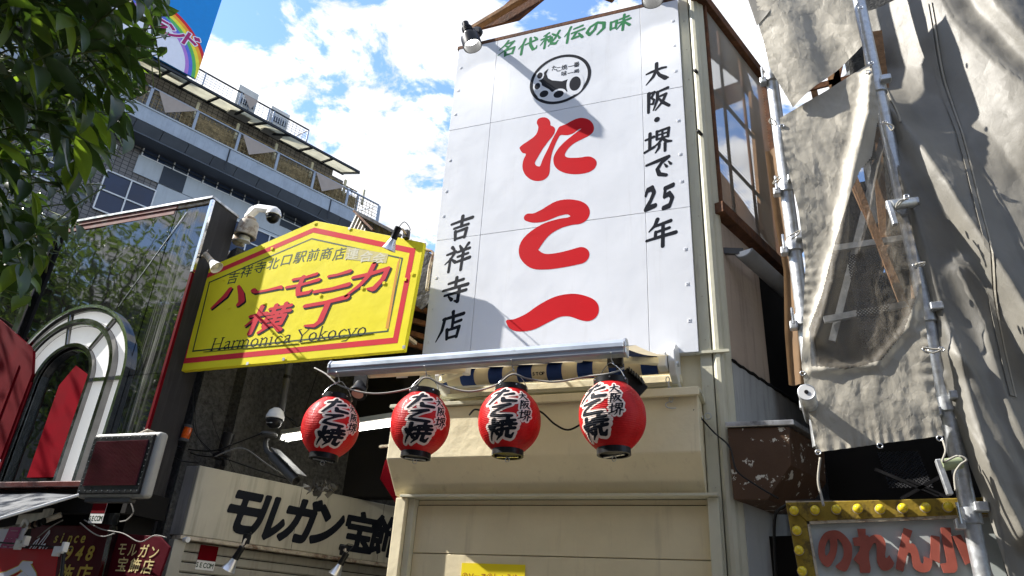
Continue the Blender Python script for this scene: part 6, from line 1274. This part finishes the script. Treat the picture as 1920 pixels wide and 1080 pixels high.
for x, y in ((1614, 14), (1634, 118), (1627, 135), (1660, 230), (1700, 368), (1728, 495), (1765, 655)):
    c = P(x, y, 4.40); MB().tube([c + np.array([0.014 * math.cos(t), 0, 0.014 * math.sin(t)]) for t in np.linspace(0, 2 * math.pi, 16)], 0.004, 6, False).build('eyelet', m_steel, s3, smooth=True)
def ribbon(pl, w_, nm, mat=m_sheet2):
    pts = spline([np.array([*P(*q, 4.5)[[0, 2]], 0]) for q in pl], 10); m = MB()
    X_ = np.array([p[0] for p in pts]); Z_ = np.array([p[1] for p in pts]); ya = y3((X_ - 0.95) / 1.6, 0, X_ - w_, Z_) - 0.006; yb = y3((X_ - 0.95) / 1.6, 0, X_ + w_, Z_) - 0.006
    for i in range(len(pts) - 1): m.quad((X_[i] - w_, ya[i], Z_[i]), (X_[i] + w_, yb[i], Z_[i]), (X_[i + 1] + w_, yb[i + 1], Z_[i + 1]), (X_[i + 1] - w_, ya[i + 1], Z_[i + 1]))
    m.build(nm, mat, s3, solid=0.004)
ribbon([(1742, -20), (1765, 90), (1800, 220), (1828, 380), (1862, 560), (1900, 740)], 0.012, 'seam'); ribbon([(1750, -20), (1773, 90), (1808, 220), (1836, 380), (1870, 560), (1908, 740)], 0.004, 'seam_stitching', m_sheet)
ribbon([(1660, 20), (1672, 130), (1690, 220)], 0.006, 'seam', m_sheet)
s4 = thing('scaffold_sheet', 'narrow brown translucent sheet strip rolled beside the gap', 'sheet', P(1470, 600, 4.7), 'beige scaffold sheets')
cloth([(1432, 250), (1450, 380), (1468, 480), (1470, 600), (1478, 700)], [(1470, 230), (1488, 380), (1500, 480), (1506, 620), (1508, 700)], 16, 90, lambda u, v, x, z: 4.72 + 0.02 * np.sin(u * 6) + crumple(x, z, 1.2), 'cloth', M('brown_sheet', (0.24, 0.15, 0.08), 0.7, var=0.2, trans=0.3), s4)
# ropes tying the sheets
for k, (a, b, y) in enumerate((((1662, 232), (1672, 245), 4.38), ((1700, 372), (1680, 390), 4.36), ((1716, 498), (1735, 492), 4.38), ((1735, 656), (1765, 655), 4.38), ((1455, 236), (1446, 222), 4.45), ((1462, 330), (1450, 345), 4.5), ((1485, 448), (1500, 432), 4.48))):
    pa, pb = P(*a, y), P(*b, y); m = MB()
    m.tube(spline([pa, (pa + pb) / 2 + rng.normal(0, 0.01, 3), pb, (pa + pb) / 2 + rng.normal(0, 0.015, 3) + np.array([0, -0.01, 0]), pa + rng.normal(0, 0.02, 3)]), 0.005, 6)
    tag(m.build('tie_rope', m_rope, smooth=True), ('knotted cord tying the sheets by the upper braces', 'knotted cord around the mid height jack clamp', 'cord tie joining both sheets below the jack clamp', 'cord tie across the right pole above the lower hem', 'cord tie at the upper hem on the gap pole', 'loose cord below the upper hem on the gap pole', 'loose cord by the middle clamp of the gap pole')[k], 'cord', 'cords tying the scaffold sheets')
tag(MB().tube(spline([P(1538, 858, 4.5), P(1534, 900, 4.5), P(1540, 930, 4.5), P(1544, 948, 4.48)]), 0.008, 6).build('frayed_cord', m_rope, smooth=True), 'frayed cord hanging from the left corner of the lower sheet', 'cord')
tag(MB().tube(spline([P(1768, 826, 4.44), P(1773, 845, 4.42), P(1768, 866, 4.42), P(1795, 855, 4.42), P(1812, 862, 4.42), P(1800, 872, 4.42), P(1790, 890, 4.42), P(1792, 920, 4.42)]), 0.006, 6).build('lashing_rope', m_rope, smooth=True), 'white rope lashed round the right pole above the bulbs', 'rope')
tag(MB().tube(spline([P(1640, 660, 5.1), P(1560, 940, 4.9), P(1500, 940, 4.75), P(1470, 950, 4.72), P(1452, 975, 4.75), P(1455, 1080, 4.8)][1:]), 0.010, 8).build('sign_feed_cable', m_cable_b, smooth=True), 'thick black cable running along the top of the bulb framed sign', 'cable')

# bulb framed sign
def bs(px, py, d=0.0): return P(px, py, 4.72 - d)
nb = thing('bulb_sign', 'weathered yellow framed sign with round bulbs and pink hiragana', 'sign', bs(1600, 1000))
TL, TR, BL, BR = bs(1473, 944), bs(1860, 934), bs(1510, 1140), bs(1900, 1130)
iTL, iTR, iBL = bs(1513, 979), bs(1858, 965), bs(1540, 1140)
MB().prism([BL, TL, TR, BR], (0, 0.10, 0)).build('box', m_dkgrey, nb)
MB().prism([TL, TR, iTR, iTL], (0, -0.035, 0)).build('frame_top', m_yframe, nb, bevel=0.004)
MB().prism([BL, TL, iTL, iBL], (0, -0.030, 0)).build('frame_side', m_yframe, nb, bevel=0.004)
m_opal2 = M('sign_opal', (0.46, 0.50, 0.48), 0.25, var=0.06, scale=2, coat=0.5, dirt=0.3, dirtcol=(0.25, 0.25, 0.22), dlo=0.5, dhi=0.8)
MB().prism([iBL, iTL, iTR, BR], (0, -0.006, 0)).build('face', m_opal2, nb)
MB().bar(iTL + np.array([0, -0.02, -0.008]), iTR + np.array([0, -0.02, -0.008]), 0.02, 0.016).build('inner_trim', m_rust, nb)
MB().bar(iTL + np.array([0.006, -0.02, 0]), iBL + np.array([0.006, -0.02, 0]), 0.02, 0.014).build('inner_trim', m_rust, nb)
first = None
for x, y in ((1489, 958), (1528, 957), (1568, 955.5), (1608, 954.5), (1650, 955), (1692, 953.5), (1735, 952), (1777, 951), (1494, 995), (1498, 1032), (1504, 1071), (1510, 1110)):
    c = P(x, y, 4.675)
    if first is None:
        m = MB(); m.lathe([(0.012, 0.0), (0.022, 0.006), (0.0265, 0.020), (0.024, 0.034), (0.014, 0.045), (0.002, 0.048)], c, (0, -1, 0), 20); first = m.build('bulb', m_bulb, nb, smooth=True); fc = c; ho = MB().lathe([(0.028, -0.002), (0.028, 0.004), (0.018, 0.006)], c, (0, -1, 0), 18).build('bulb_socket', m_rust, nb); OFF0 = c
    else:
        for src in (first, ho):
            o = src.copy(); COL.objects.link(o); o.parent = nb; o.location = tuple(np.array(c) - fc)
STROKES['nの'] = [[(54,18,8),(48,50,10),(34,76,11),(16,62,10),(16,36,9),(40,16,9),(68,18,10),(86,40,11),(82,68,11),(62,88,10)]]
STROKES['nれ'] = [[(28,4,9),(28,94,10)],[(4,28,7),(40,24,8),(24,50,8),(4,76,8)],[(28,48,7),(48,26,8),(66,28,9),(66,60,9),(72,84,10),(84,84,8),(96,70,6)]]
STROKES['nん'] = [[(48,4,10),(34,44,10),(10,92,10)],[(20,70,8),(38,48,8),(52,48,9),(56,78,9),(68,88,9),(82,80,8),(94,62,6)]]
STROKES['n小'] = [[(50,4,9),(54,40,9),(52,84,9),(36,88,7)],[(18,30,9),(6,70,9)],[(76,26,8),(98,66,9)]]
for polys, smo in (([[(180,380),(195,290),(250,210),(330,185),(400,200),(470,260),(515,340),(520,430),(500,520),(450,598),(355,550),(410,490),(435,420),(425,340),(375,270),(375,340),(360,430),(330,500),(285,552),(230,525),(190,460)], [(290,275),(255,340),(250,410),(265,440),(295,390),(300,330)]], True),
                   ([[(570,172),(655,170),(655,235),(680,238),(690,255),(715,238),(750,228),(785,230),(810,240),(838,268),(850,300),(856,340),(855,380),(848,430),(852,458),(865,465),(890,432),(942,515),(925,552),(900,575),(870,588),(840,590),(812,578),(790,550),(772,512),(765,470),(765,370),(762,335),(755,315),(740,312),(725,330),(690,400),(690,480),(705,560),(702,598),(695,612),(600,608),(590,530),(530,475),(590,390),(600,345),(540,340),(522,262),(585,252)]], False),
                   ([[(1035,160),(1122,190),(1090,290),(1095,318),(1118,316),(1140,325),(1165,360),(1180,400),(1190,445),(1195,470),(1205,505),(1220,520),(1232,510),(1235,490),(1235,445),(1320,480),(1318,520),(1310,560),(1290,592),(1260,605),(1225,608),(1190,600),(1155,580),(1130,550),(1120,500),(1115,450),(1105,420),(1085,405),(1070,430),(1060,470),(1030,600),(955,570),(962,500),(975,440),(1005,290)]], False),
                   ([[(1305,235),(1395,250),(1395,515),(1298,470)], [(1403,158),(1503,158),(1508,240),(1530,350),(1560,480),(1572,540),(1568,580),(1545,610),(1435,612),(1398,520),(1455,512),(1465,500),(1445,400),(1415,270)], [(1520,245),(1600,228),(1660,330),(1725,495),(1652,532),(1590,400)]], False)):
    o = traced(polys, 5.333, 1500, 960, 4.702, m_pinkl, nb, smo, 110, 1); sm = o.modifiers.new('solid', 'SOLIDIFY'); sm.thickness = 0.014; sm.offset = 1
MB().box(TL[0], TR[0], 4.70, 4.80, TL[2] + 0.001, TL[2] + 0.012).build('top_edge', m_rust, nb)

# ================================================================== far building
OF = CAMP + _n(ray(400, 270)) * 30.0; FF = Frame(OF, D3, N3)
fb_ = thing('office_block', 'large far grey office block with balconies rising to the left', 'building', (OF[0], OF[1], 0))
S0, S1 = -16.0, 7.6
WD = -1.1
MB().fbox(FF, S0, 6.2, 0, 19.85, -9, WD).build('tiled_wall', m_fartile, fb_)
MB().fbox(FF, S0, S1, 17.32, 17.9, -1.6, 0.0).build('balcony_ledge', m_farledge, fb_)
MB().fbox(FF, S0, S1, 17.9, 17.96, -1.6, 0.03).build('ledge_cap', m_farwhite, fb_)
s = S0
while s < S1 - 0.1:
    e = min(s + 0.95, S1); q = [FF.p(s + 0.01, 16.98, -0.28), FF.p(e - 0.01, 16.98, -0.28), FF.p(e - 0.01, 17.31, -0.02), FF.p(s + 0.01, 17.31, -0.02)]
    MB().prism(q, N3 * -0.05).build('slanted_panel', m_fardark, fb_); s = e
MB().fbox(FF, S0, S1, 16.93, 16.975, WD, -0.25).build('soffit', m_fardark, fb_)
for s in (0.62, 5.2, -4.0): MB().fbox(FF, s, s + 0.05, 16.95, 17.9, 0.0, 0.02).build('expansion_joint', m_farblack, fb_)
# pale wall band under the strip windows, navy panels, windows
def FP(x, y): return FF.px(x, y, WD)
sA, zA = FP(325, 298); _, zB = FP(320, 318)
MB().fbox(FF, FP(262, 285)[0], 6.9, FP(298, 344)[1] - 0.02, zB, WD, WD + 0.06).build('white_band', m_farwhite, fb_)
MB().fbox(FF, FP(285, 378)[0], 6.9, 10, FP(298, 344)[1] - 0.04, WD, WD + 0.05).build('white_band', m_farwhite, fb_)
s = FP(270, 273)[0]; ztop = FP(325, 296)[1]
while s < 6.5:
    e = s + 1.12
    MB().fbox(FF, s, e, zB, ztop, WD + 0.01, WD + 0.04).build('window', m_farglass, fb_)
    w_ = bpy.context.scene.objects[fb_.children[-1].name]
    for a, b, c_, d in ((s, e, ztop - 0.04, ztop), (s, e, zB - 0.01, zB + 0.03), (s, s + 0.04, zB + 0.03, ztop - 0.04), (s + 0.56, s + 0.59, zB + 0.03, ztop - 0.04)): MB().fbox(FF, a, b, c_, d, WD + 0.04, WD + 0.08).build('frame', m_farframe, w_)
    s = e + 0.03
MB().fbox(FF, S0, 6.9, zB + 0.14, zB + 0.17, WD + 0.12, WD + 0.16).build('conduit', m_farblack, fb_)
MB().fbox(FF, S0, 6.9, ztop + 0.02, ztop + 0.07, WD, WD + 0.09).build('dark_course', m_farblack, fb_)
for x0, y0, x1, y1 in ((308, 307, 340, 363), (528, 400, 560, 440), (-60, 300, -20, 350)):
    a, z1_ = FP(x0, y0); b, z0_ = FP(x1, y1); MB().fbox(FF, a, max(b, a + 0.7), z0_, z1_, WD + 0.06, WD + 0.075).build('navy_panel', m_farnavy, fb_)
def fwin(s0, s1, z0, z1, cols, rows_):
    w_ = MB().fbox(FF, s0, s1, z0, z1, WD + 0.02, WD + 0.065).build('window', m_farglass, fb_)
    t = 0.05
    for k in range(cols + 1): x = s0 + (s1 - s0) * k / cols; MB().fbox(FF, x - t / 2, x + t / 2, z0, z1, WD + 0.067, WD + 0.10).build('frame', m_farframe, w_)
    for k in range(rows_ + 1): zz = z0 + (z1 - z0) * k / rows_; MB().fbox(FF, s0, s1, zz - t / 2, zz + t / 2, WD + 0.068, WD + 0.105).build('frame', m_farframe, w_)
a, z1_ = FP(200, 318); b, _ = FP(295, 347); _, z0_ = FP(285, 420); fwin(a, b, z0_ - 0.3, z1_ - 0.05, 2, 2)
a2, z1_ = FP(437, 413); b2, z0_ = FP(520, 470); fwin(a2 - 0.2, b2 + 0.4, z0_ - 1.6, z1_, 3, 3); fwin(4.3, 6.2, z0_ - 1.6, z1_, 3, 3)
fwin(-5.4, -4.0, 14.2, 15.6, 2, 2)
MB().fbox(FF, -3.3, -2.8, 16.2, 16.6, WD, WD + 0.05).build('vent_window', m_farframe, fb_)
# balcony rail
s = -7.65; posts = []
while s < 7.7: posts.append(s); s += 1.70
for s in posts: MB().fbox(FF, s - 0.05, s + 0.05, 17.96, 18.78, -0.05, 0.01).build('rail_post', m_farpost, fb_)
MB().fbox(FF, S0, S1, 18.78, 18.83, -0.06, 0.02).build('top_rail', m_farpost, fb_)
m = MB()
for k in range(int((S1 + 8) / 0.17)): s = -8 + 0.17 * k; m.fbox(FF, s - 0.008, s + 0.008, 17.97, 18.78, -0.035, -0.018)
for k in range(1, 5): m.fbox(FF, -8, S1, 17.96 + 0.165 * k, 17.976 + 0.165 * k, -0.037, -0.02)
o = m.build('rail_mesh', m_farfence, fb_); o['kind'] = 'stuff'
for k in range(3): MB().fbox(FF, -1.3 if k == 0 else -1.3, 6.6, 17.97 + 0.30 * k, 17.97 + 0.30 * k + 0.27, -0.42, -0.40 + 0.005 * k).build('bamboo_board', m_farfence, fb_)
for k in range(40): s = -1.25 + 0.2 * k; MB().fbox(FF, s, s + 0.03, 17.97, 18.95, -0.40, -0.375).build('bamboo_upright', m_farfence, fb_) if s < 6.5 else None
# scrollwork above the bamboo
m = MB(); 
for k in range(26):
    s = -0.7 + 0.28 * k; m.tube([FF.p(s + 0.11 * math.cos(t) , 19.08 + 0.07 * math.sin(t), -0.4) for t in np.linspace(-0.5, 3.8, 9)], 0.018, 5); m.bar(FF.p(s, 18.98, -0.4), FF.p(s + 0.28, 19.16, -0.4), 0.02)
o = m.build('scrollwork', m_farfence, fb_); o['kind'] = 'stuff'
MB().fbox(FF, -0.9, 6.6, 19.16, 19.20, -0.42, -0.38).build('scroll_rail', m_farfence, fb_)
for s in (-0.85, 0.8, 2.5, 4.2, 5.9, 6.9): MB().fbox(FF, s - 0.05, s + 0.05, 18.6, 19.4, -0.36, -0.28).build('cream_post', m_goldw if False else M('cream_post', (0.45, 0.42, 0.30), 0.6), fb_)
# canopy with glazed bays
so = [FF.px(320, 128, 0.35)[0], FF.px(358, 148, 0.35)[0], FF.px(412, 177, 0.35)[0], FF.px(457, 205, 0.35)[0], FF.px(500, 229, 0.35)[0], FF.px(543, 253, 0.35)[0], FF.px(586, 276, 0.35)[0], FF.px(624, 297, 0.35)[0], FF.px(673, 325, 0.35)[0]]
zo = FF.px(500, 229, 0.35)[1]; zi = FF.px(436, 215, WD)[1]; si = [FF.px(x, y, WD)[0] for x, y in ((297, 143), (337, 163), (388, 192), (436, 215), (470, 231), (501, 246), (560, 282), (602, 305), (640, 325))]
so = [so[0] - 4.8, so[0] - 3.2, so[0] - 1.6] + so; si = [si[0] - 4.8, si[0] - 3.2, si[0] - 1.6] + si
for k in range(len(so) - 1):
    q = [FF.p(so[k], zo, 0.35), FF.p(so[k + 1], zo, 0.35), FF.p(si[k + 1], zi, WD), FF.p(si[k], zi, WD)]
    MB().prism(q, (0, 0, 0.02)).build('canopy_sheet', m_canopy, fb_)
MB().fbox(FF, S0, 5.6, 19.855, zi - 0.02, WD - 0.3, WD).build('tiled_wall', m_fartile, fb_)
for k in range(len(so)): MB().bar(FF.p(so[k], zo - 0.04, 0.35), FF.p(si[k], zi - 0.04, WD), 0.10, 0.07).build('canopy_rib', m_farblack, fb_)
MB().bar(FF.p(so[0] - 2, zo - 0.02, 0.38), FF.p(so[-1], zo - 0.02, 0.38), 0.07, 0.10).build('canopy_edge', m_farblack, fb_); MB().bar(FF.p(si[0] - 2, zi - 0.05, WD + 0.03), FF.p(si[-1] + 0.1, zi - 0.05, WD + 0.03), 0.07, 0.10).build('canopy_edge', m_farblack, fb_)
# roof terrace rail above
for s in (-5.2, -3.6, -2.2, -1.0, 0.5, 0.9, 1.75, 1.95, 3.58): MB().fbox(FF, s - 0.03, s + 0.03, 20.02, 20.62, -0.05, 0.0).build('roof_rail_post', m_farpost, fb_)
MB().fbox(FF, -8, 3.6, 20.6, 20.65, -0.05, 0.0).build('roof_rail', m_farblack, fb_); MB().fbox(FF, -8, 3.6, 19.93, 20.0, -3.0, -1.15).build('roof_deck_edge', m_farblack, fb_)
MB().bar(FF.p(3.58, 20.62, -0.03), FF.p(3.3, 20.62, -1.4), 0.04).build('roof_rail', m_farblack, fb_)
m = MB()
for k in range(56): s = -6 + 0.17 * k; m.fbox(FF, s - 0.006, s + 0.006, 20.0, 20.6, -0.03, -0.018)
for k in range(1, 5): m.fbox(FF, -6, 3.58, 20.0 + 0.12 * k, 20.012 + 0.12 * k, -0.03, -0.018)
o = m.build('roof_rail_mesh', m_farpost, fb_); o['kind'] = 'stuff'
# end of the balcony
MB().fbox(FF, 6.62, 6.70, 17.96, 19.05, -0.42, -0.30).build('end_post', m_farpost, fb_)
for s, z0_, z1_ in ((S1 - 0.03, 17.9, 18.8),): MB().fbox(FF, s - 0.04, s + 0.04, z0_, z1_, -0.06, 0.01).build('end_post', m_farpost, fb_)
MB().bar(FF.p(S1, 18.78, 0), FF.p(S1 - 0.4, 18.78, -1.3), 0.04).build('end_rail', m_farpost, fb_)
for s, lab_ in ((-2.35, 'beige triangular shade sail nearest the tree leaves on the far balcony'), (0.95, 'beige triangular shade sail in the middle of the far balcony'), (4.28, 'beige triangular shade sail near the far balcony end')):
    tag(MB().prism([FF.p(s, 18.76, 0.05), FF.p(s + 1.45, 18.76, 0.05), FF.p(s + 0.42, 18.02, 0.05)], N3 * 0.02).build('shade_sail', m_sail), lab_, 'shade sail', 'shade sails on the far balcony')
tag(MB().prism([FF.p(0.55, 20.6, 0.03), FF.p(1.2, 20.6, 0.03), FF.p(0.95, 20.03, 0.03)], N3 * 0.02).build('shade_sail', m_sail), 'small shade sail on the rooftop rail above the canopy', 'shade sail', 'shade sails on the far balcony')
for s, zz, lb in ((0.42, 21.2, 'pale rooftop unit box nearer the rainbow billboard'), (1.9, 21.05, 'pale rooftop unit box nearer the white signboard')):
    t = thing('rooftop_unit', lb, 'rooftop unit', FF.p(s + 0.4, 20.0, -0.6), 'rooftop unit boxes'); MB().fbox(FF, s, s + 0.85, 20.0, zz, -0.9, -0.3).build('box', m_acbox, t, bevel=0.01)
    MB().fbox(FF, s + 0.12, s + 0.75, 20.35, 20.62, -0.3, -0.28).build('dark_opening', m_farblack, t)
    for k in range(6): MB().fbox(FF, s + 0.15 + 0.1 * k, s + 0.18 + 0.1 * k, 20.35, 20.62, -0.28, -0.26).build('grille_bar', m_farframe, t)
# rainbow billboard
bd = thing('rainbow_billboard', 'blue and white rooftop billboard with a rainbow and plum katakana', 'billboard', FF.p(-3, 20.05, 0.1))
b0, b1, bzb, bzt = -6.2, -1.31, 20.03, 24.8
MB().fbox(FF, b0, b1, bzb, bzt, 0.02, 0.10).build('board', m_bblue, bd)
def fring(cs, cz, r0, r1, mat, nm, d, a0=0, a1=180):
    m = MB(); n = 60
    def clipq(t, r): 
        s_ = cs + r * math.cos(t); z_ = cz + r * math.sin(t); return FF.p(min(max(s_, b0), b1), min(max(z_, bzb), bzt), d)
    for k in range(n):
        t0, t1 = R_(a0 + (a1 - a0) * k / n), R_(a0 + (a1 - a0) * (k + 1) / n); m.quad(clipq(t0, r0), clipq(t0, r1), clipq(t1, r1), clipq(t1, r0))
    m.build(nm, mat, bd)
cs, cz = -3.50, 20.00
fring(cs, cz, 0.0, 1.78, m_bwhite, 'white_field', 0.104)
for k, col in enumerate(((0.42, 0.20, 0.62), (0.10, 0.16, 0.62), (0.10, 0.45, 0.12), (0.80, 0.72, 0.05), (0.85, 0.35, 0.03), (0.62, 0.02, 0.03))):
    fring(cs, cz, 1.72 + 0.135 * k, 1.72 + 0.135 * (k + 1), M('rainbow_%s' % 'violet blue green yellow orange red'.split()[k], col, 0.5), 'rainbow_band', 0.106 + 0.0012 * k)
for ch, px, py, w_ in (('ン', 326, 60, 0.9), ('ド', 356, 75, 0.9), ('ラ', 296, 44, 0.9)):
    s_, z_ = FF.px(px, py, 0.12)
    letter(ch, plane_fn(FF.p(s_, z_, 0.118), FF.u, UZ, w_ * 0.95, 0.75, 0.15), m_bwhite, bd, 'letter_outline', bold=8.0, res=56, hand=False, pad=14); letter(ch, plane_fn(FF.p(s_, z_, 0.121), FF.u, UZ, w_ * 0.95, 0.75, 0.15), m_bplum, bd, 'letter', bold=3.0, res=56, hand=False)
MB().fbox(FF, b0 + 0.5, b1 - 0.3, 20.0, 24.2, -0.5, 0.0).build('rear_frame', m_farblack, bd)

# ================================================================== trees
def leaf_mesh(name, fold, curl, wid, mat):
    n = 7; vs = []; fs = []
    for i in range(n + 1):
        t = i / n; w_ = wid * math.sin(math.pi * min(1, t ** 0.85 * 1.0)) ** 0.85 * (1 - 0.30 * t * t) if 0 < i < n else 0.004; x = t; zc = -curl * t * t
        vs += [(x, 0, zc), (x, w_, zc + fold * w_ + 0.02 * math.sin(t * 9)), (x, -w_, zc + fold * w_ - 0.02 * math.sin(t * 8))]
    for i in range(n):
        a = 3 * i; fs += [(a, a + 3, a + 4, a + 1), (a, a + 2, a + 5, a + 3)]
    vs.append((-0.18, 0, 0.02)); vs.append((-0.18, 0.012, 0.02)); fs.append((0, len(vs) - 1, len(vs) - 2))
    me = bpy.data.meshes.new(name); me.from_pydata(vs, [], fs); me.update(); me.polygons.foreach_set('use_smooth', [True] * len(me.polygons)); me.materials.append(mat); return me
LM = [leaf_mesh('leaf_blade', f, c, w_, m_leaf) for f, c, w_ in ((0.35, 0.22, 0.185), (0.5, 0.30, 0.205), (0.2, 0.14, 0.19), (0.45, 0.42, 0.175))]
LMy = [leaf_mesh('young_leaf_blade', 0.3, 0.2, 0.19, m_leaf2)]
tree = thing('street_tree', 'broad leaved street tree whose drooping twigs fill the upper left corner', 'tree', (-4.6, 0.9, 0))
region = [(-700, -600), (345, -600), (350, 5), (322, 62), (312, 115), (296, 165), (258, 212), (250, 262), (228, 312), (205, 350), (150, 395), (158, 440), (120, 475), (95, 540), (40, 575), (-700, 640)]
MB().tube([(-4.6, 0.9, 0), (-4.55, 0.95, 1.6), (-4.5, 1.0, 3.0), (-4.3, 1.1, 4.4), (-4.1, 1.2, 6.0)], [0.16, 0.13, 0.11, 0.08, 0.03], 12).build('trunk', m_bark, tree, smooth=True)
cand = []
def twig(p0, d0, ln, lsz):
    p = np.array(p0, float); d = _n(d0); pts = [p.copy()]; n = int(ln / 0.035)
    for k in range(n):
        d = _n(d + np.array([0, 0, -0.035]) + rng.normal(0, 0.06, 3)); p = p + d * 0.035; pts.append(p.copy())
        if k > 1:
            sidev = _n(np.cross(d, (0, 0, 1))) * (1 if k % 2 else -1); ld = _n(sidev * 0.55 + d * 0.6 + np.array([0.25, 0, -0.5]) + rng.normal(0, 0.22, 3)); up = _n(np.array([0, 0, 1.0]) + rng.normal(0, 0.3, 3) - d * 0.2)
            cand.append((p.copy(), ld, up, lsz * rng.uniform(0.75, 1.15), k > n - 5))
    ld = _n(d + np.array([0, 0, -0.3])); cand.append((p.copy(), ld, np.array([0, 0, 1.0]), lsz, True)); return pts
bm_tw = MB(); bm_br = MB()
def okp(q, mar=0): 
    c = ROT.T @ (np.array(q) - CAMP)
    if -c[2] < 0.4: return True
    x, y = proj(q); return inpoly(x, y, region)
nt_ = 0
tries = 0
while nt_ < 600 and tries < 9500:
    tries += 1
    px_, py_ = rng.uniform(-420, 330), rng.uniform(-330, 540); rr_ = rng.uniform(2.4, 5.0) if nt_ > 110 else rng.uniform(1.9, 2.6)
    if nt_ > 300: px_ = rng.uniform(-500, 200); py_ = rng.uniform(-500, 420)
    q = CAMP + _n(ray(px_, py_)) * rr_
    if not inpoly(px_, py_, region): continue
    d0 = np.array([0.75, 0.25, 0.15]) + rng.normal(0, 0.35, 3); k0 = len(cand); ln = rng.uniform(0.28, 0.5)
    q0 = q - _n(d0) * ln * 0.6; pts = twig(q0, d0, ln, rng.uniform(0.095, 0.125))
    keep = [c for c in cand[k0:] if okp(c[0] + c[1] * c[3] * 1.0) and okp(c[0])]; del cand[k0:]; cand += keep
    pts = [p for p in pts if okp(p)]
    if len(pts) > 2: bm_tw.tube(pts, [0.0035 - 0.002 * i / len(pts) for i in range(len(pts))], 5)
    nt_ += 1
for k in range(16):   # main limbs from the trunk into the crown
    e = CAMP + _n(ray(rng.uniform(-300, 180), rng.uniform(-300, 400))) * rng.uniform(2.8, 4.2); b = np.array([-4.45, 1.05, rng.uniform(2.6, 4.6)]); mid = (b + e) / 2 + np.array([0, 0, 0.25])
    pl = [p for p in spline([b, mid, e], 8) if okp(p)]
    if len(pl) > 2: bm_br.tube(pl, [0.035 - 0.028 * i / len(pl) for i in range(len(pl))], 8)
bm_br.build('branch', m_bark, tree, smooth=True); bm_tw.build('twigs', m_twig, tree, smooth=True, kind='stuff')
def leafM(c):
    p, ld, up, s, tip = c; x = _n(ld); y = _n(np.cross(up, x)); z = np.cross(x, y); return np.array([x, y, z]).T, np.array(p), s
def vis(c):
    x, y = proj(c[0]); return -20 < x < 360 and -20 < y < 600
dist = [np.linalg.norm(c[0] - CAMP) if vis(c) else 99 for c in cand]; order = np.argsort(dist)
top = set(int(i) for i in order[:300]); mb = MB()
tmpl = [(np.array([v.co[:] for v in me.vertices]), [tuple(p.vertices) for p in me.polygons]) for me in LM]
for i, c in enumerate(cand):
    R3, p, s = leafM(c)
    if i in top:
        me = LMy[0] if (c[4] and rng.random() < 0.55) else LM[i % 4]; o = bpy.data.objects.new('leaf', me); COL.objects.link(o); o.parent = tree
        q = Matrix([[*(R3[r] * s), 0] for r in range(3)] + [[0, 0, 0, 1]]); loc = p - OFF[tree.name]; q.translation = Vector(loc); o.matrix_local = q
    else:
        tv, tf = tmpl[i % 4]; mb.add((tv * s) @ R3.T + p, tf)
o = mb.build('foliage', m_leaf, tree, smooth=True); o['kind'] = 'stuff'
# the next tree along the street, seen in the mirror glass
def clump_tree(cx, cy, cz, R, nl, label, seed):
    r_ = np.random.default_rng(seed); t = thing('street_tree', label, 'tree', (cx, cy, 0), 'street trees reflected in the mirror glass')
    MB().tube([(cx, cy, 0), (cx + 0.05, cy, cz - R * 0.6), (cx, cy, cz + R * 0.3)], [0.17, 0.13, 0.05], 10).build('trunk', m_bark, t, smooth=True)
    cl = [np.array([cx, cy, cz]) + r_.normal(0, 0.42, 3) * R for _ in range(46)]; m = MB(); m2 = MB()
    for c in cl:
        m2.tube([(cx, cy, cz - R * 0.5), (np.array([cx, cy, cz]) + c) / 2, c], [0.05, 0.03, 0.01], 6)
        for _ in range(nl // 46):
            p = c + r_.normal(0, 0.20, 3) * R * 0.9; ld = _n(r_.normal(0, 1, 3) + np.array([0, 0, -0.8])); x = ld; y = _n(np.cross(_n(r_.normal(0, 0.5, 3) + np.array([0, 0, 1])), x)); z = np.cross(x, y); tv, tf = tmpl[int(r_.integers(4))]
            m.add((tv * r_.uniform(0.10, 0.15)) @ np.array([x, y, z]) + p, tf)
    m2.build('branch', m_bark, t, smooth=True); o = m.build('crown', m_leaf2, t, smooth=True); o['kind'] = 'stuff'
clump_tree(-10.8, 0.9, 5.6, 2.7, 9200, 'street tree reflected in the mirror glass building', 3)

# ================================================================== the other side of the street (unseen, added behind the camera to block sky light and darken reflections)
for k, (x0, x1, h, lab_) in enumerate(((-26, -15.2, 12, 'unseen grey office building added across the street, farthest along'), (-15, -3.2, 15, 'unseen brown tiled building added across the street'), (-3, 9, 13, 'unseen pale building added across the street behind the viewer'), (9.2, 24, 16, 'unseen tall grey building added across the street'))):
    t = thing('added_street_building', lab_, 'building', ((x0 + x1) / 2, -10, 0), 'unseen buildings added across the street'); mt = (m_morganside, m_brown, m_sidewall, m_sidewall2)[k]
    MB().box(x0, x1, -18, -9, 0, h).build('wall', mt, t)
    for zz in np.arange(3.6, h - 1.5, 3.2):
        for xx in np.arange(x0 + 0.8, x1 - 1.8, 2.4): MB().box(xx, xx + 1.6, -8.995, -8.96, zz, zz + 1.7).build('window', m_farglass, t)

clump_tree(-13.4, 1.0, 7.4, 2.6, 6500, 'taller street tree reflected at the top of the mirror glass', 5)
